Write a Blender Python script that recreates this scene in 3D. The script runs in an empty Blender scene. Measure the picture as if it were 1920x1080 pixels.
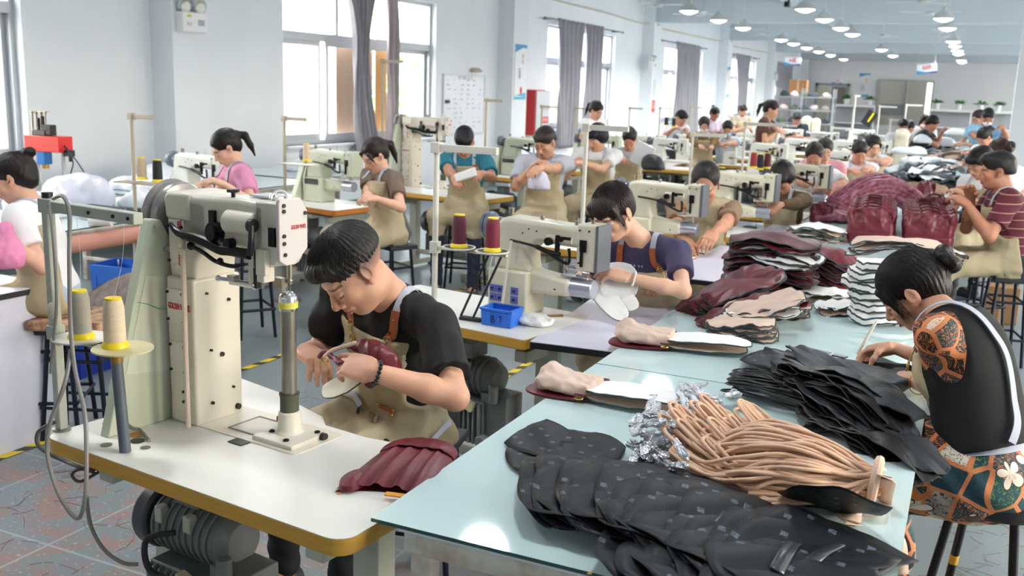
import bpy, bmesh, math, random
import numpy as np
from mathutils import Vector, Matrix, Euler
random.seed(7); RNG = np.random.RandomState(11)
PI = math.pi
scene = bpy.context.scene
COL = scene.collection
# ------------------------------------------------------------------ camera
CAM_F = 1840.0; ROLL = math.radians(1.9); PITCH = math.radians(11.64); YAW = math.radians(24.67); EYE = 1.76
cy_, sy_ = math.cos(YAW), math.sin(YAW); cp_, sp_ = math.cos(PITCH), math.sin(PITCH)
_f = Vector((-sy_*cp_, cy_*cp_, -sp_)); _r = Vector((cy_, sy_, 0)); _u = _r.cross(_f)
RGT = _r*math.cos(ROLL) + _u*math.sin(ROLL); UPV = _u*math.cos(ROLL) - _r*math.sin(ROLL); FWD = _f
cam_d = bpy.data.cameras.new('camera'); cam = bpy.data.objects.new('camera', cam_d); COL.objects.link(cam)
cam_d.sensor_width = 36; cam_d.lens = CAM_F/1920*36; cam_d.clip_end = 200; cam_d.clip_start = .05
m = Matrix((RGT, UPV, -FWD)).transposed().to_4x4(); m.translation = (0, 0, EYE); cam.matrix_world = m
cam_d.dof.use_dof = True; cam_d.dof.focus_distance = 2.9; cam_d.dof.aperture_fstop = 5.0
scene.camera = cam
vs = scene.view_settings; vs.view_transform = 'Standard'; vs.look = 'None'; vs.gamma = 1; vs.exposure = 0.55
try: vs.use_curve_mapping = False
except Exception: pass
# ------------------------------------------------------------------ world: bright hazy daylight
w = bpy.data.worlds.new('daylight'); scene.world = w; w.use_nodes = True
nt = w.node_tree; nt.nodes.clear()
sky = nt.nodes.new('ShaderNodeTexSky'); sky.sky_type = 'NISHITA'; sky.sun_disc = False
sky.sun_elevation = math.radians(50); sky.sun_rotation = math.radians(80); sky.air_density = 1.5; sky.dust_density = 6
mixn = nt.nodes.new('ShaderNodeMixRGB'); mixn.inputs[0].default_value = .75; mixn.inputs[2].default_value = (1, 1, 1, 1)
mul = nt.nodes.new('ShaderNodeBackground'); out = nt.nodes.new('ShaderNodeOutputWorld')
nt.links.new(sky.outputs[0], mixn.inputs[1]); nt.links.new(mixn.outputs[0], mul.inputs[0]); mul.inputs[1].default_value = 5.5
nt.links.new(mul.outputs[0], out.inputs[0])

def P(x, y, Y):                      # a pixel of the photograph at world depth Y
    d = RGT*(x-960) + UPV*(540-y) + FWD*CAM_F
    return Vector((0, 0, EYE)) + d*(Y/d.y)
def PZ(x, y, z):
    d = RGT*(x-960) + UPV*(540-y) + FWD*CAM_F
    return Vector((0, 0, EYE)) + d*((z-EYE)/d.z)

# ------------------------------------------------------------------ materials
def lin(c):
    if isinstance(c, str):
        c = [int(c[i:i+2], 16)/255 for i in (0, 2, 4)]
    return tuple((v/12.92 if v <= .04045 else ((v+.055)/1.055)**2.4) for v in c)
MATS = {}
def mat(name, col, rough=.55, metal=0., noise=0., nscale=8., col2=None, bump=0., bscale=60., emit=0., alpha=None,
        trans=0., coat=0., sss=0., attr=None, sheen=0., stretch=None, spec=None, detail=3):
    if name in MATS: return MATS[name]
    mt = bpy.data.materials.new(name); mt.use_nodes = True; n = mt.node_tree; N = n.nodes; L = n.links
    b = N['Principled BSDF']; c = lin(col)+(1,)
    b.inputs['Base Color'].default_value = c; b.inputs['Roughness'].default_value = rough; b.inputs['Metallic'].default_value = metal
    if spec is not None: b.inputs['Specular IOR Level'].default_value = spec
    tc = N.new('ShaderNodeTexCoord')
    src = tc.outputs['Object']
    if stretch:
        mp = N.new('ShaderNodeMapping'); mp.inputs['Scale'].default_value = stretch; L.new(src, mp.inputs[0]); src = mp.outputs[0]
    base = None
    if attr:
        a = N.new('ShaderNodeAttribute'); a.attribute_name = attr; base = a.outputs['Color']
    if noise > 0 or col2:
        nz = N.new('ShaderNodeTexNoise'); nz.inputs['Scale'].default_value = nscale; nz.inputs['Detail'].default_value = detail
        L.new(src, nz.inputs['Vector'])
        rp = N.new('ShaderNodeMapRange'); rp.inputs[1].default_value = .35; rp.inputs[2].default_value = .65
        L.new(nz.outputs[0], rp.inputs[0])
        mx = N.new('ShaderNodeMixRGB'); L.new(rp.outputs[0], mx.inputs[0])
        c2 = lin(col2)+(1,) if col2 else tuple(v*(1-noise) for v in c[:3])+(1,)
        if base:
            hs = N.new('ShaderNodeMixRGB'); hs.blend_type = 'MULTIPLY'; hs.inputs[0].default_value = 1
            hs.inputs[2].default_value = (1-noise, 1-noise, 1-noise, 1); L.new(base, hs.inputs[1])
            L.new(base, mx.inputs[1]); L.new(hs.outputs[0], mx.inputs[2])
        else:
            mx.inputs[1].default_value = c; mx.inputs[2].default_value = c2
        base = mx.outputs[0]
    if base: L.new(base, b.inputs['Base Color'])
    if bump > 0:
        nb = N.new('ShaderNodeTexNoise'); nb.inputs['Scale'].default_value = bscale; nb.inputs['Detail'].default_value = 4
        L.new(src, nb.inputs['Vector'])
        bp = N.new('ShaderNodeBump'); bp.inputs['Strength'].default_value = bump; bp.inputs['Distance'].default_value = .01
        L.new(nb.outputs[0], bp.inputs['Height']); L.new(bp.outputs[0], b.inputs['Normal'])
    if emit: b.inputs['Emission Color'].default_value = c; b.inputs['Emission Strength'].default_value = emit
    if trans: b.inputs['Transmission Weight'].default_value = trans
    if alpha is not None: b.inputs['Alpha'].default_value = alpha
    if coat: b.inputs['Coat Weight'].default_value = coat; b.inputs['Coat Roughness'].default_value = .1
    if sss:
        b.inputs['Subsurface Weight'].default_value = sss; b.inputs['Subsurface Radius'].default_value = (1, .35, .2); b.inputs['Subsurface Scale'].default_value = .008
    if sheen: b.inputs['Sheen Weight'].default_value = sheen
    MATS[name] = mt
    return mt

# ------------------------------------------------------------------ mesh builder
class MB:
    def __init__(s, xf=None): s.v = []; s.f = []; s.mi = []; s.cur = 0; s.xf = xf
    def add(s, vs, fs):
        o = len(s.v)
        for p in vs:
            p = Vector(p); s.v.append(s.xf @ p if s.xf else p)
        for f in fs: s.f.append([i+o for i in f]); s.mi.append(s.cur)
        return s
    def box(s, c, d, rot=None, taper=1.0):
        c = Vector(c); hx, hy, hz = d[0]/2, d[1]/2, d[2]/2; vs = []
        for z, t in ((-hz, 1.0), (hz, taper)):
            for x, y in ((-hx, -hy), (hx, -hy), (hx, hy), (-hx, hy)):
                p = Vector((x*t, y*t, z))
                if rot is not None: p = rot @ p
                vs.append(c+p)
        return s.add(vs, [[3, 2, 1, 0], [4, 5, 6, 7], [0, 1, 5, 4], [1, 2, 6, 5], [2, 3, 7, 6], [3, 0, 4, 7]])
    def tube(s, pts, r, n=8, closed=False, cap=True):
        pts = [Vector(p) for p in pts]; rs = r if isinstance(r, (list, tuple)) else [r]*len(pts)
        k = len(pts); vs = []; T = []
        for i in range(k):
            if closed: t = pts[(i+1) % k]-pts[i-1]
            else: t = pts[min(i+1, k-1)]-pts[max(i-1, 0)]
            if t.length < 1e-9: t = Vector((0, 0, 1))
            T.append(t.normalized())
        up = Vector((0, 0, 1)) if abs(T[0].z) < .9 else Vector((1, 0, 0))
        nrm = (up - T[0]*up.dot(T[0])).normalized()
        for i in range(k):
            nrm = nrm - T[i]*nrm.dot(T[i])
            if nrm.length < 1e-6: nrm = T[i].orthogonal()
            nrm.normalize(); bn = T[i].cross(nrm)
            for j in range(n):
                a = 2*PI*j/n; vs.append(pts[i]+(nrm*math.cos(a)+bn*math.sin(a))*rs[i])
        fs = []
        for i in range(k if closed else k-1):
            a, b = i*n, ((i+1) % k)*n
            for j in range(n): fs.append([a+j, a+(j+1) % n, b+(j+1) % n, b+j])
        if cap and not closed:
            fs.append(list(range(n))[::-1]); fs.append([(k-1)*n+j for j in range(n)])
        return s.add(vs, fs)
    def cyl(s, a, b, r, r2=None, n=20):
        return s.tube([a, b], [r, r if r2 is None else r2], n)
    def lathe(s, c, prof, n=24, axis=None):
        c = Vector(c); A = Vector(axis or (0, 0, 1)).normalized(); X = A.orthogonal().normalized(); Y = A.cross(X)
        vs = []
        for r, z in prof:
            for j in range(n):
                a = 2*PI*j/n; vs.append(c + A*z + (X*math.cos(a)+Y*math.sin(a))*r)
        fs = []
        for i in range(len(prof)-1):
            for j in range(n): fs.append([i*n+j, i*n+(j+1) % n, (i+1)*n+(j+1) % n, (i+1)*n+j])
        if prof[0][0] > 1e-4: fs.append(list(range(n))[::-1])
        if prof[-1][0] > 1e-4: fs.append([(len(prof)-1)*n+j for j in range(n)])
        return s.add(vs, fs)
    def prism(s, poly, d, plane='xz', off=0.0):
        """extrude a 2-D outline by depth d (centred on off) along the missing axis"""
        def to(p, w):
            return {'xz': (p[0], w, p[1]), 'xy': (p[0], p[1], w), 'yz': (w, p[0], p[1])}[plane]
        n = len(poly); vs = [to(p, off-d/2) for p in poly]+[to(p, off+d/2) for p in poly]
        fs = [list(range(n)), list(range(n, 2*n))[::-1]]
        for i in range(n): fs.append([i, i+n, (i+1) % n+n, (i+1) % n])
        return s.add(vs, fs)
    def ball(s, c, r, n=12, m_=8, rot=None):
        c = Vector(c); rr = r if isinstance(r, (list, tuple)) else (r, r, r); vs = []; fs = []
        for i in range(m_+1):
            t = PI*i/m_
            for j in range(n):
                a = 2*PI*j/n; p = Vector((rr[0]*math.sin(t)*math.cos(a), rr[1]*math.sin(t)*math.sin(a), rr[2]*math.cos(t)))
                if rot is not None: p = rot @ p
                vs.append(c+p)
        for i in range(m_):
            for j in range(n): fs.append([i*n+j, (i+1)*n+j, (i+1)*n+(j+1) % n, i*n+(j+1) % n])
        return s.add(vs, fs)
    def grid(s, fn, nu, nv, close_u=False):
        vs = [fn(i/(nu-1 if not close_u else nu), j/(nv-1)) for j in range(nv) for i in range(nu)]
        fs = [[j*nu+i, j*nu+(i+1) % nu, (j+1)*nu+(i+1) % nu, (j+1)*nu+i] for j in range(nv-1) for i in range(nu if close_u else nu-1)]
        return s.add(vs, fs)
    def build(s, name, mats, parent=None, bevel=0., smooth=35, seg=2, solid=0., loc=None):
        me = bpy.data.meshes.new(name)
        me.from_pydata([tuple(p) for p in s.v], [], s.f)
        if not isinstance(mats, (list, tuple)): mats = [mats]
        for m_ in mats: me.materials.append(m_)
        me.polygons.foreach_set('material_index', s.mi)
        bm = bmesh.new(); bm.from_mesh(me); bmesh.ops.recalc_face_normals(bm, faces=bm.faces); bm.to_mesh(me); bm.free()
        if smooth:
            me.polygons.foreach_set('use_smooth', [True]*len(me.polygons))
            me.set_sharp_from_angle(angle=math.radians(smooth))
        o = bpy.data.objects.new(name, me); COL.objects.link(o)
        if parent is not None: o.parent = parent
        if loc is not None: o.location = loc
        if bevel:
            b = o.modifiers.new('bevel', 'BEVEL'); b.width = bevel; b.segments = seg; b.limit_method = 'ANGLE'; b.angle_limit = math.radians(40)
        if solid:
            b = o.modifiers.new('solid', 'SOLIDIFY'); b.thickness = solid
        return o
def tag(o, label=None, cat=None, group=None, kind=None):
    if label: o['label'] = label
    if cat: o['category'] = cat
    if group: o['group'] = group
    if kind: o['kind'] = kind
    return o
def empty(name, loc=(0, 0, 0), rz=0., label=None, cat=None, group=None):
    o = bpy.data.objects.new(name, None); COL.objects.link(o); o.location = loc; o.rotation_euler = (0, 0, rz); o.empty_display_size = .1
    return tag(o, label, cat, group)
KIDS = {}
def kids(o): return [c for c in bpy.data.objects if c.parent == o]
def copy_tree(o, parent=None):
    ch = kids(o)
    c = o.copy(); COL.objects.link(c)
    if parent is not None: c.parent = parent; c.matrix_parent_inverse = o.matrix_parent_inverse.copy()
    for k in ch: copy_tree(k, c)
    return c
def rotz(a): return Matrix.Rotation(a, 3, 'Z')
def basis(fwd, up=(0, 0, 1)):
    f = Vector(fwd).normalized(); u = Vector(up); x = f.cross(u).normalized(); u = x.cross(f)
    return Matrix((x, f, u)).transposed()          # columns: right, forward, up
def spline(pts, n=6):
    pts = [Vector(p) for p in pts]; out = []
    for i in range(len(pts)-1):
        p0 = pts[max(i-1, 0)]; p1 = pts[i]; p2 = pts[i+1]; p3 = pts[min(i+2, len(pts)-1)]
        for k in range(n):
            t = k/n; out.append(.5*((2*p1)+(p2-p0)*t+(2*p0-5*p1+4*p2-p3)*t*t+(3*p1-p0-3*p2+p3)*t**3))
    out.append(pts[-1]); return out
def text_obj(name, txt, size, mt, parent=None, mtx=None, depth=.0006, bold=0.0, shear=0., space=1.0, sx=1.0):
    cu = bpy.data.curves.new(name, 'FONT'); cu.body = txt; cu.size = size; cu.extrude = depth; cu.offset = bold; cu.align_x = 'CENTER'; cu.align_y = 'CENTER'
    cu.shear = shear; cu.space_character = space
    tmp = bpy.data.objects.new(name+'_tmp', cu); COL.objects.link(tmp)
    bpy.context.view_layer.update()
    dg = bpy.context.evaluated_depsgraph_get(); me = bpy.data.meshes.new_from_object(tmp.evaluated_get(dg)); me.name = name
    bpy.data.objects.remove(tmp); bpy.data.curves.remove(cu)
    if sx != 1.0:
        for v in me.vertices: v.co.x *= sx
    me.materials.clear(); me.materials.append(mt)
    if mtx is not None: me.transform(mtx)
    o = bpy.data.objects.new(name, me); COL.objects.link(o)
    if parent is not None: o.parent = parent
    return o
def face_mtx(pos, xdir, ydir):
    x = Vector(xdir).normalized(); y = Vector(ydir).normalized(); z = x.cross(y)
    M = Matrix((x, y, z)).transposed().to_4x4(); M.translation = Vector(pos); return M
# ------------------------------------------------------------------ smooth-blended solids turned into one continuous mesh
def _np(p): return np.array(p, dtype=np.float32)
def smin(a, b, k):
    if k <= 0: return np.minimum(a, b)
    h = np.maximum(k-np.abs(a-b), 0)/k
    return np.minimum(a, b)-h*h*k*.25
class Sdf:
    def __init__(s, lo, hi, h):
        s.h = h; s.lo = _np(lo); n = np.ceil((_np(hi)-s.lo)/h).astype(int)+1; s.n = n
        s.ax = [s.lo[i]+np.arange(n[i], dtype=np.float32)*h for i in range(3)]
        s.D = np.full(n, 1.0, dtype=np.float32)
    def win(s, lo, hi, pad):
        sl = []
        for i in range(3):
            a = int(math.floor((lo[i]-pad-s.lo[i])/s.h)); b = int(math.ceil((hi[i]+pad-s.lo[i])/s.h))+1
            a = max(a, 0); b = min(b, s.n[i])
            if b <= a: return None
            sl.append(slice(a, b))
        return tuple(sl)
    def apply(s, w, d, k, op):
        if op == 'u': s.D[w] = smin(s.D[w], d, k)
        elif op == 's': s.D[w] = -smin(-s.D[w], d, k)
    def cap(s, a, b, ra, rb=None, k=.02, op='u'):
        rb = ra if rb is None else rb; a = _np(a); b = _np(b); R = max(ra, rb)+k+3*s.h
        w = s.win(np.minimum(a, b), np.maximum(a, b), R)
        if w is None: return s
        X = s.ax[0][w[0]][:, None, None]-a[0]; Y = s.ax[1][w[1]][None, :, None]-a[1]; Z = s.ax[2][w[2]][None, None, :]-a[2]
        ab = b-a; L2 = float(ab@ab)+1e-9
        t = np.clip((X*ab[0]+Y*ab[1]+Z*ab[2])/L2, 0, 1)
        d = np.sqrt((X-t*ab[0])**2+(Y-t*ab[1])**2+(Z-t*ab[2])**2)-(ra+(rb-ra)*t)
        s.apply(w, d, k, op); return s
    def ell(s, c, r, R=None, k=.02, op='u'):
        c = _np(c); m_ = max(r)+k+3*s.h; w = s.win(c, c, m_)
        if w is None: return s
        X = s.ax[0][w[0]][:, None, None]-c[0]; Y = s.ax[1][w[1]][None, :, None]-c[1]; Z = s.ax[2][w[2]][None, None, :]-c[2]
        if R is not None:
            M = np.array(R.transposed() if not isinstance(R, np.ndarray) else R.T, dtype=np.float32)
            X, Y, Z = (M[i, 0]*X+M[i, 1]*Y+M[i, 2]*Z for i in range(3))
        k0 = np.sqrt((X/r[0])**2+(Y/r[1])**2+(Z/r[2])**2); k1 = np.sqrt((X/r[0]**2)**2+(Y/r[1]**2)**2+(Z/r[2]**2)**2)+1e-6
        d = k0*(k0-1)/k1
        s.apply(w, d.astype(np.float32), k, op); return s
    def box(s, c, hf, R=None, rd=.005, k=.005, op='u'):
        c = _np(c); m_ = float(np.linalg.norm(hf))+k+3*s.h; w = s.win(c, c, m_)
        if w is None: return s
        X = s.ax[0][w[0]][:, None, None]-c[0]; Y = s.ax[1][w[1]][None, :, None]-c[1]; Z = s.ax[2][w[2]][None, None, :]-c[2]
        if R is not None:
            M = np.array(R.transposed(), dtype=np.float32)
            X, Y, Z = (M[i, 0]*X+M[i, 1]*Y+M[i, 2]*Z for i in range(3))
        qx, qy, qz = np.abs(X)-hf[0]+rd, np.abs(Y)-hf[1]+rd, np.abs(Z)-hf[2]+rd
        d = np.sqrt(np.maximum(qx, 0)**2+np.maximum(qy, 0)**2+np.maximum(qz, 0)**2)+np.minimum(np.maximum(qx, np.maximum(qy, qz)), 0)-rd
        s.apply(w, np.broadcast_to(d, s.D[w].shape), k, op); return s
    def plane(s, p, n, k=.004):                  # keep the side the normal points away from
        n = _np(n); n = n/np.linalg.norm(n); p = _np(p)
        d = (s.ax[0][:, None, None]-p[0])*n[0]+(s.ax[1][None, :, None]-p[1])*n[1]+(s.ax[2][None, None, :]-p[2])*n[2]
        s.D = -smin(-s.D, -d, k); return s
    def warp(s, fn):
        m_ = np.abs(s.D) < .06
        idx = np.nonzero(m_); pts = np.stack([s.ax[i][idx[i]] for i in range(3)], 1)
        s.D[idx] += fn(pts).astype(np.float32); return s
    def copy(s):
        o = Sdf.__new__(Sdf); o.h = s.h; o.lo = s.lo; o.n = s.n; o.ax = s.ax; o.D = s.D.copy(); return o
    def mesh(s):
        D = s.D; S = D < 0; c = np.zeros(np.array(D.shape)-1, dtype=np.uint8)
        offs = [(i, j, k) for i in (0, 1) for j in (0, 1) for k in (0, 1)]
        nx, ny, nz = c.shape
        for o in offs: c += S[o[0]:o[0]+nx, o[1]:o[1]+ny, o[2]:o[2]+nz]
        I = np.argwhere((c > 0) & (c < 8)); ids = np.full(c.shape, -1, dtype=np.int32); ids[tuple(I.T)] = np.arange(len(I))
        V = np.stack([D[I[:, 0]+o[0], I[:, 1]+o[1], I[:, 2]+o[2]] for o in offs], 1)
        acc = np.zeros((len(I), 3)); cnt = np.zeros(len(I))
        for a in range(8):
            for b in range(a+1, 8):
                if bin(a ^ b).count('1') != 1: continue
                va, vb = V[:, a], V[:, b]; m_ = (va < 0) != (vb < 0); t = np.where(m_, va/(va-vb+1e-12), 0)
                pa, pb = np.array(offs[a], float), np.array(offs[b], float)
                acc += (pa+(pb-pa)*t[:, None])*m_[:, None]; cnt += m_
        verts = (I+acc/np.maximum(cnt, 1)[:, None])*s.h+s.lo
        F = []
        for ax in range(3):
            sa = [slice(1, -1)]*3; sb = [slice(1, -1)]*3; sa[ax] = slice(0, -1); sb[ax] = slice(1, None)
            A = S[tuple(sa)]; B = S[tuple(sb)]; E = np.argwhere(A != B)
            if not len(E): continue
            flip = A[tuple(E.T)]
            base = E+1; base[:, ax] -= 1; u, v = (ax+1) % 3, (ax+2) % 3
            q = []
            for du, dv in ((-1, -1), (0, -1), (0, 0), (-1, 0)):
                t = base.copy(); t[:, u] += du; t[:, v] += dv; q.append(ids[t[:, 0], t[:, 1], t[:, 2]])
            q = np.stack(q, 1); q[~flip] = q[~flip][:, ::-1]; F.append(q)
        F = np.concatenate(F) if F else np.zeros((0, 4), int)
        F = F[(F >= 0).all(1)]
        return verts, F
def np_mesh(name, V, F, mats, parent=None, col=None, mi=None, org=None, smooth_it=0):
    V = np.asarray(V, dtype=np.float64)
    if smooth_it:
        for _ in range(smooth_it):
            acc = np.zeros_like(V); cn = np.zeros(len(V))
            for a, b in ((0, 1), (1, 2), (2, 3), (3, 0)):
                np.add.at(acc, F[:, a], V[F[:, b]]); np.add.at(acc, F[:, b], V[F[:, a]]); np.add.at(cn, F[:, a], 1); np.add.at(cn, F[:, b], 1)
            V = V*.5+.5*acc/np.maximum(cn, 1)[:, None]
    me = bpy.data.meshes.new(name); W = V-(np.array(org) if org is not None else 0)
    me.vertices.add(len(V)); me.vertices.foreach_set('co', W.astype(np.float32).ravel())
    me.loops.add(F.size); me.loops.foreach_set('vertex_index', F.astype(np.int32).ravel())
    me.polygons.add(len(F)); me.polygons.foreach_set('loop_start', np.arange(0, F.size, F.shape[1], dtype=np.int32))
    me.polygons.foreach_set('loop_total', np.full(len(F), F.shape[1], dtype=np.int32))
    for m_ in (mats if isinstance(mats, (list, tuple)) else [mats]): me.materials.append(m_)
    if mi is not None: me.polygons.foreach_set('material_index', mi.astype(np.int32))
    me.update(calc_edges=True); me.validate(); me.polygons.foreach_set('use_smooth', np.ones(len(me.polygons), dtype=bool))
    if col is not None:
        at = me.color_attributes.new('Col', 'FLOAT_COLOR', 'POINT'); c4 = np.ones((len(V), 4), dtype=np.float32); c4[:, :3] = col(V)
        at.data.foreach_set('color', c4.ravel())
    o = bpy.data.objects.new(name, me); COL.objects.link(o)
    if org is not None and parent is None: o.location = org
    if parent is not None: o.parent = parent
    return o
def vnoise(p, sc, seed=0):
    """cheap smooth pseudo noise in [-1,1]"""
    q = p*sc; s = seed*1.7
    return (np.sin(q[:, 0]*1.0+q[:, 1]*1.7+s)+np.sin(q[:, 1]*1.3-q[:, 2]*1.1+2.1+s)+np.sin(q[:, 2]*1.6+q[:, 0]*.7+4.2+s*.6)
            + np.sin(q[:, 0]*2.3-q[:, 2]*1.9+s*2)*.5)/3.5
# ------------------------------------------------------------------ the room
WX = -7.7; YB = 49.0; CEIL = 4.0; RX = 5.2; YF = -7.0
def struct(name, mb, m_, parent=None, **k):
    o = mb.build(name, m_, parent, **k)
    if parent is None: tag(o, kind='structure')
    return o
wallm = mat('wall_paint', 'eef2f6', rough=.7, noise=.04, nscale=1.3, bump=.05, bscale=6)
ceilm = mat('ceiling_paint', 'c3ccd2', rough=.8, noise=.04, nscale=.8)
backm = mat('back_wall_paint', 'f3f3f3', rough=.7)
alum = mat('window_aluminium', 'b4b9bd', rough=.4, metal=.4)
whitep = mat('white_plastic', 'ebebeb', rough=.4)
# floor: grey-blue coating, worn to a reddish screed near the front-left
fm = bpy.data.materials.new('floor_coating'); fm.use_nodes = True; N = fm.node_tree.nodes; L = fm.node_tree.links
b = N['Principled BSDF']; b.inputs['Roughness'].default_value = .38
tc = N.new('ShaderNodeTexCoord')
def noise_node(sc, det=5, rough=.6):
    n_ = N.new('ShaderNodeTexNoise'); n_.inputs['Scale'].default_value = sc; n_.inputs['Detail'].default_value = det; n_.inputs['Roughness'].default_value = rough
    L.new(tc.outputs['Object'], n_.inputs['Vector']); return n_
def ramp_node(a, b_, src):
    r_ = N.new('ShaderNodeMapRange'); r_.inputs[1].default_value = a; r_.inputs[2].default_value = b_; L.new(src, r_.inputs[0]); return r_
def mixc(fac, a, c):
    x_ = N.new('ShaderNodeMixRGB')
    L.new(fac, x_.inputs[0])
    for i_, v_ in ((1, a), (2, c)):
        if isinstance(v_, str): x_.inputs[i_].default_value = lin(v_)+(1,)
        else: L.new(v_, x_.inputs[i_])
    return x_.outputs[0]
n1 = noise_node(.7); r1 = ramp_node(.35, .65, n1.outputs[0]); base = mixc(r1.outputs[0], '757f81', '818b8d')
# worn patches where people walk in front of the first tables
vm = N.new('ShaderNodeVectorMath'); vm.operation = 'DISTANCE'; L.new(tc.outputs['Object'], vm.inputs[0]); vm.inputs[1].default_value = (-3.0, 2.3, 0)
rd = ramp_node(2.0, .7, vm.outputs['Value']); n2 = noise_node(5.5, 8, .75); r2 = ramp_node(.48, .56, n2.outputs[0])
ml = N.new('ShaderNodeMath'); ml.operation = 'MULTIPLY'; L.new(rd.outputs[0], ml.inputs[0]); L.new(r2.outputs[0], ml.inputs[1])
base = mixc(ml.outputs[0], base, '9a7d76')
n3 = noise_node(60, 2, .5); r3 = ramp_node(.62, .7, n3.outputs[0]); m3 = N.new('ShaderNodeMath'); m3.operation = 'MULTIPLY'; L.new(r3.outputs[0], m3.inputs[0]); L.new(rd.outputs[0], m3.inputs[1])
base = mixc(m3.outputs[0], base, 'b9b4ac')
br = N.new('ShaderNodeTexBrick'); br.inputs['Scale'].default_value = 1; br.offset = 0; br.inputs['Brick Width'].default_value = .6; br.inputs['Row Height'].default_value = .6
br.inputs['Mortar Size'].default_value = .006; br.inputs['Color1'].default_value = (0, 0, 0, 1); br.inputs['Color2'].default_value = (0, 0, 0, 1); br.inputs['Mortar'].default_value = (1, 1, 1, 1)
L.new(tc.outputs['Object'], br.inputs['Vector']); m4 = N.new('ShaderNodeMath'); m4.operation = 'MULTIPLY'; L.new(br.outputs['Color'], m4.inputs[0]); L.new(rd.outputs[0], m4.inputs[1])
base = mixc(m4.outputs[0], base, 'a5abaa')
L.new(base, b.inputs['Base Color'])
struct('floor', MB().box(((WX+RX)/2, (YF+YB)/2, -.05), (RX-WX+.6, YB-YF+.6, .1)), fm)
struct('ceiling', MB().box(((WX+RX)/2, (YF+YB)/2, CEIL+.06), (RX-WX+.6, YB-YF+.6, .12)), ceilm)
beam = MB()
for y in (-4, 0, 8, 16, 24, 32, 40, 48): beam.box(((WX+RX)/2, y+.2, (CEIL+3.4)/2), (RX-WX, .4, CEIL-3.4))
for x in (-4.0, ): beam.box((x, (YF+YB)/2, CEIL-.12), (.3, YB-YF, .24))
beam.build('trim_1', ceilm); tag(bpy.data.objects['trim_1'], kind='structure')
# left wall with six window openings
WINS = [(2.25, 6.25), (9.9, 13.65), (18.05, 22.0), (26.0, 30.0), (34.0, 38.0), (42.1, 46.1)]
SILL, TOP, RAIL = .93, 2.95, 2.29
wl = MB(); t = .24; xc = WX-t/2; ys = [YF]
for a, c in WINS:
    wl.box((xc, (ys[-1]+a)/2, CEIL/2), (t, a-ys[-1], CEIL)); ys.append(c)
    wl.box((xc, (a+c)/2, SILL/2), (t, c-a, SILL)); wl.box((xc, (a+c)/2, (TOP+CEIL)/2), (t, c-a, CEIL-TOP))
wl.box((xc, (ys[-1]+YB)/2, CEIL/2), (t, YB-ys[-1], CEIL))
for y in (0, 8.0, 16.15, 24.3, 32.3, 40.3, 48.4): wl.box((WX+.15, y, CEIL/2), (.3, .5 if y == 8 else .62, CEIL))
struct('wall_left', wl, wallm)
struct('baseboard_left', MB().box((WX+.012, (YF+YB)/2, .07), (.024, YB-YF, .15)), mat('dado_paint', '6d7a7a', rough=.6))
bw = MB(); bw.box(((WX+RX)/2, YB+.1, CEIL/2), (RX-WX+.5, .2, CEIL)); struct('wall_back', bw, backm)
struct('wall_front', MB().box(((WX+RX)/2, YF-.1, CEIL/2), (RX-WX+.5, .2, CEIL)), wallm)
wr = MB(); ys = [YF]
for k in range(6):  # unseen right wall: window openings added to let in soft side light
    a = 2+8*k; c = a+4
    wr.box((RX+.12, (ys[-1]+a)/2, CEIL/2), (.24, a-ys[-1], CEIL)); ys.append(c)
    wr.box((RX+.12, (a+c)/2, SILL/2), (.24, 4, SILL)); wr.box((RX+.12, (a+c)/2, (TOP+CEIL)/2), (.24, 4, CEIL-TOP))
wr.box((RX+.12, (ys[-1]+YB)/2, CEIL/2), (.24, YB-ys[-1], CEIL)); struct('wall_right', wr, wallm)
glass = mat('window_glass', 'f4fafc', rough=.02, trans=1.0)
bpy.data.materials['window_glass'].node_tree.nodes['Principled BSDF'].inputs['IOR'].default_value = 1.02
brown = mat('rusty_frame', 'b7a59a', rough=.6, noise=.2, nscale=8)
for i, (a, c) in enumerate(WINS):
    x = WX-.12; fr = MB(); W_ = c-a
    def bar(y0, y1, z0, z1, d=.06, xo=0): fr.box((x+xo, (y0+y1)/2, (z0+z1)/2), (d, y1-y0, z1-z0))
    bar(a, c, SILL, SILL+.05); bar(a, c, TOP-.05, TOP); bar(a, a+.05, SILL+.05, TOP-.05); bar(c-.05, c, SILL+.05, TOP-.05)
    bar(a+.05, c-.05, RAIL-.05, RAIL+.05, .08)
    for k in range(1, 3): bar(a+W_*k/3-.03, a+W_*k/3+.03, RAIL+.05, TOP-.05)
    fo = struct('window_%d' % (i+1), fr, alum)
    for k in range(4):                                       # sliding sashes, two tracks
        y0 = a+.05+(W_-.1)*k/4; y1 = a+.05+(W_-.1)*(k+1)/4; s = MB(); xo = .045 if k in (1, 2) else -.045
        if i == 1 and k == 0: y0 += .0
        xs = x+xo
        for q in ((y0, y0+.05, SILL+.05, RAIL-.05), (y1-.05, y1, SILL+.05, RAIL-.05), (y0+.05, y1-.05, SILL+.05, SILL+.13), (y0+.05, y1-.05, RAIL-.11, RAIL-.05)):
            s.box((xs, (q[0]+q[1])/2, (q[2]+q[3])/2), (.03, q[1]-q[0], q[3]-q[2]))
        so = s.build('sash', alum, fo)
        MB().box((xs, (y0+y1)/2, (SILL+RAIL)/2), (.006, y1-y0-.1, RAIL-SILL-.24)).build('pane', glass, so)
    MB().box((x, (a+c)/2, (RAIL+TOP)/2), (.006, W_-.12, TOP-RAIL-.12)).build('pane', glass, fo)
    MB().box((WX-.03, (a+c)/2, SILL-.012), (.2, W_, .024)).build('window_sill', wallm, fo)
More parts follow.
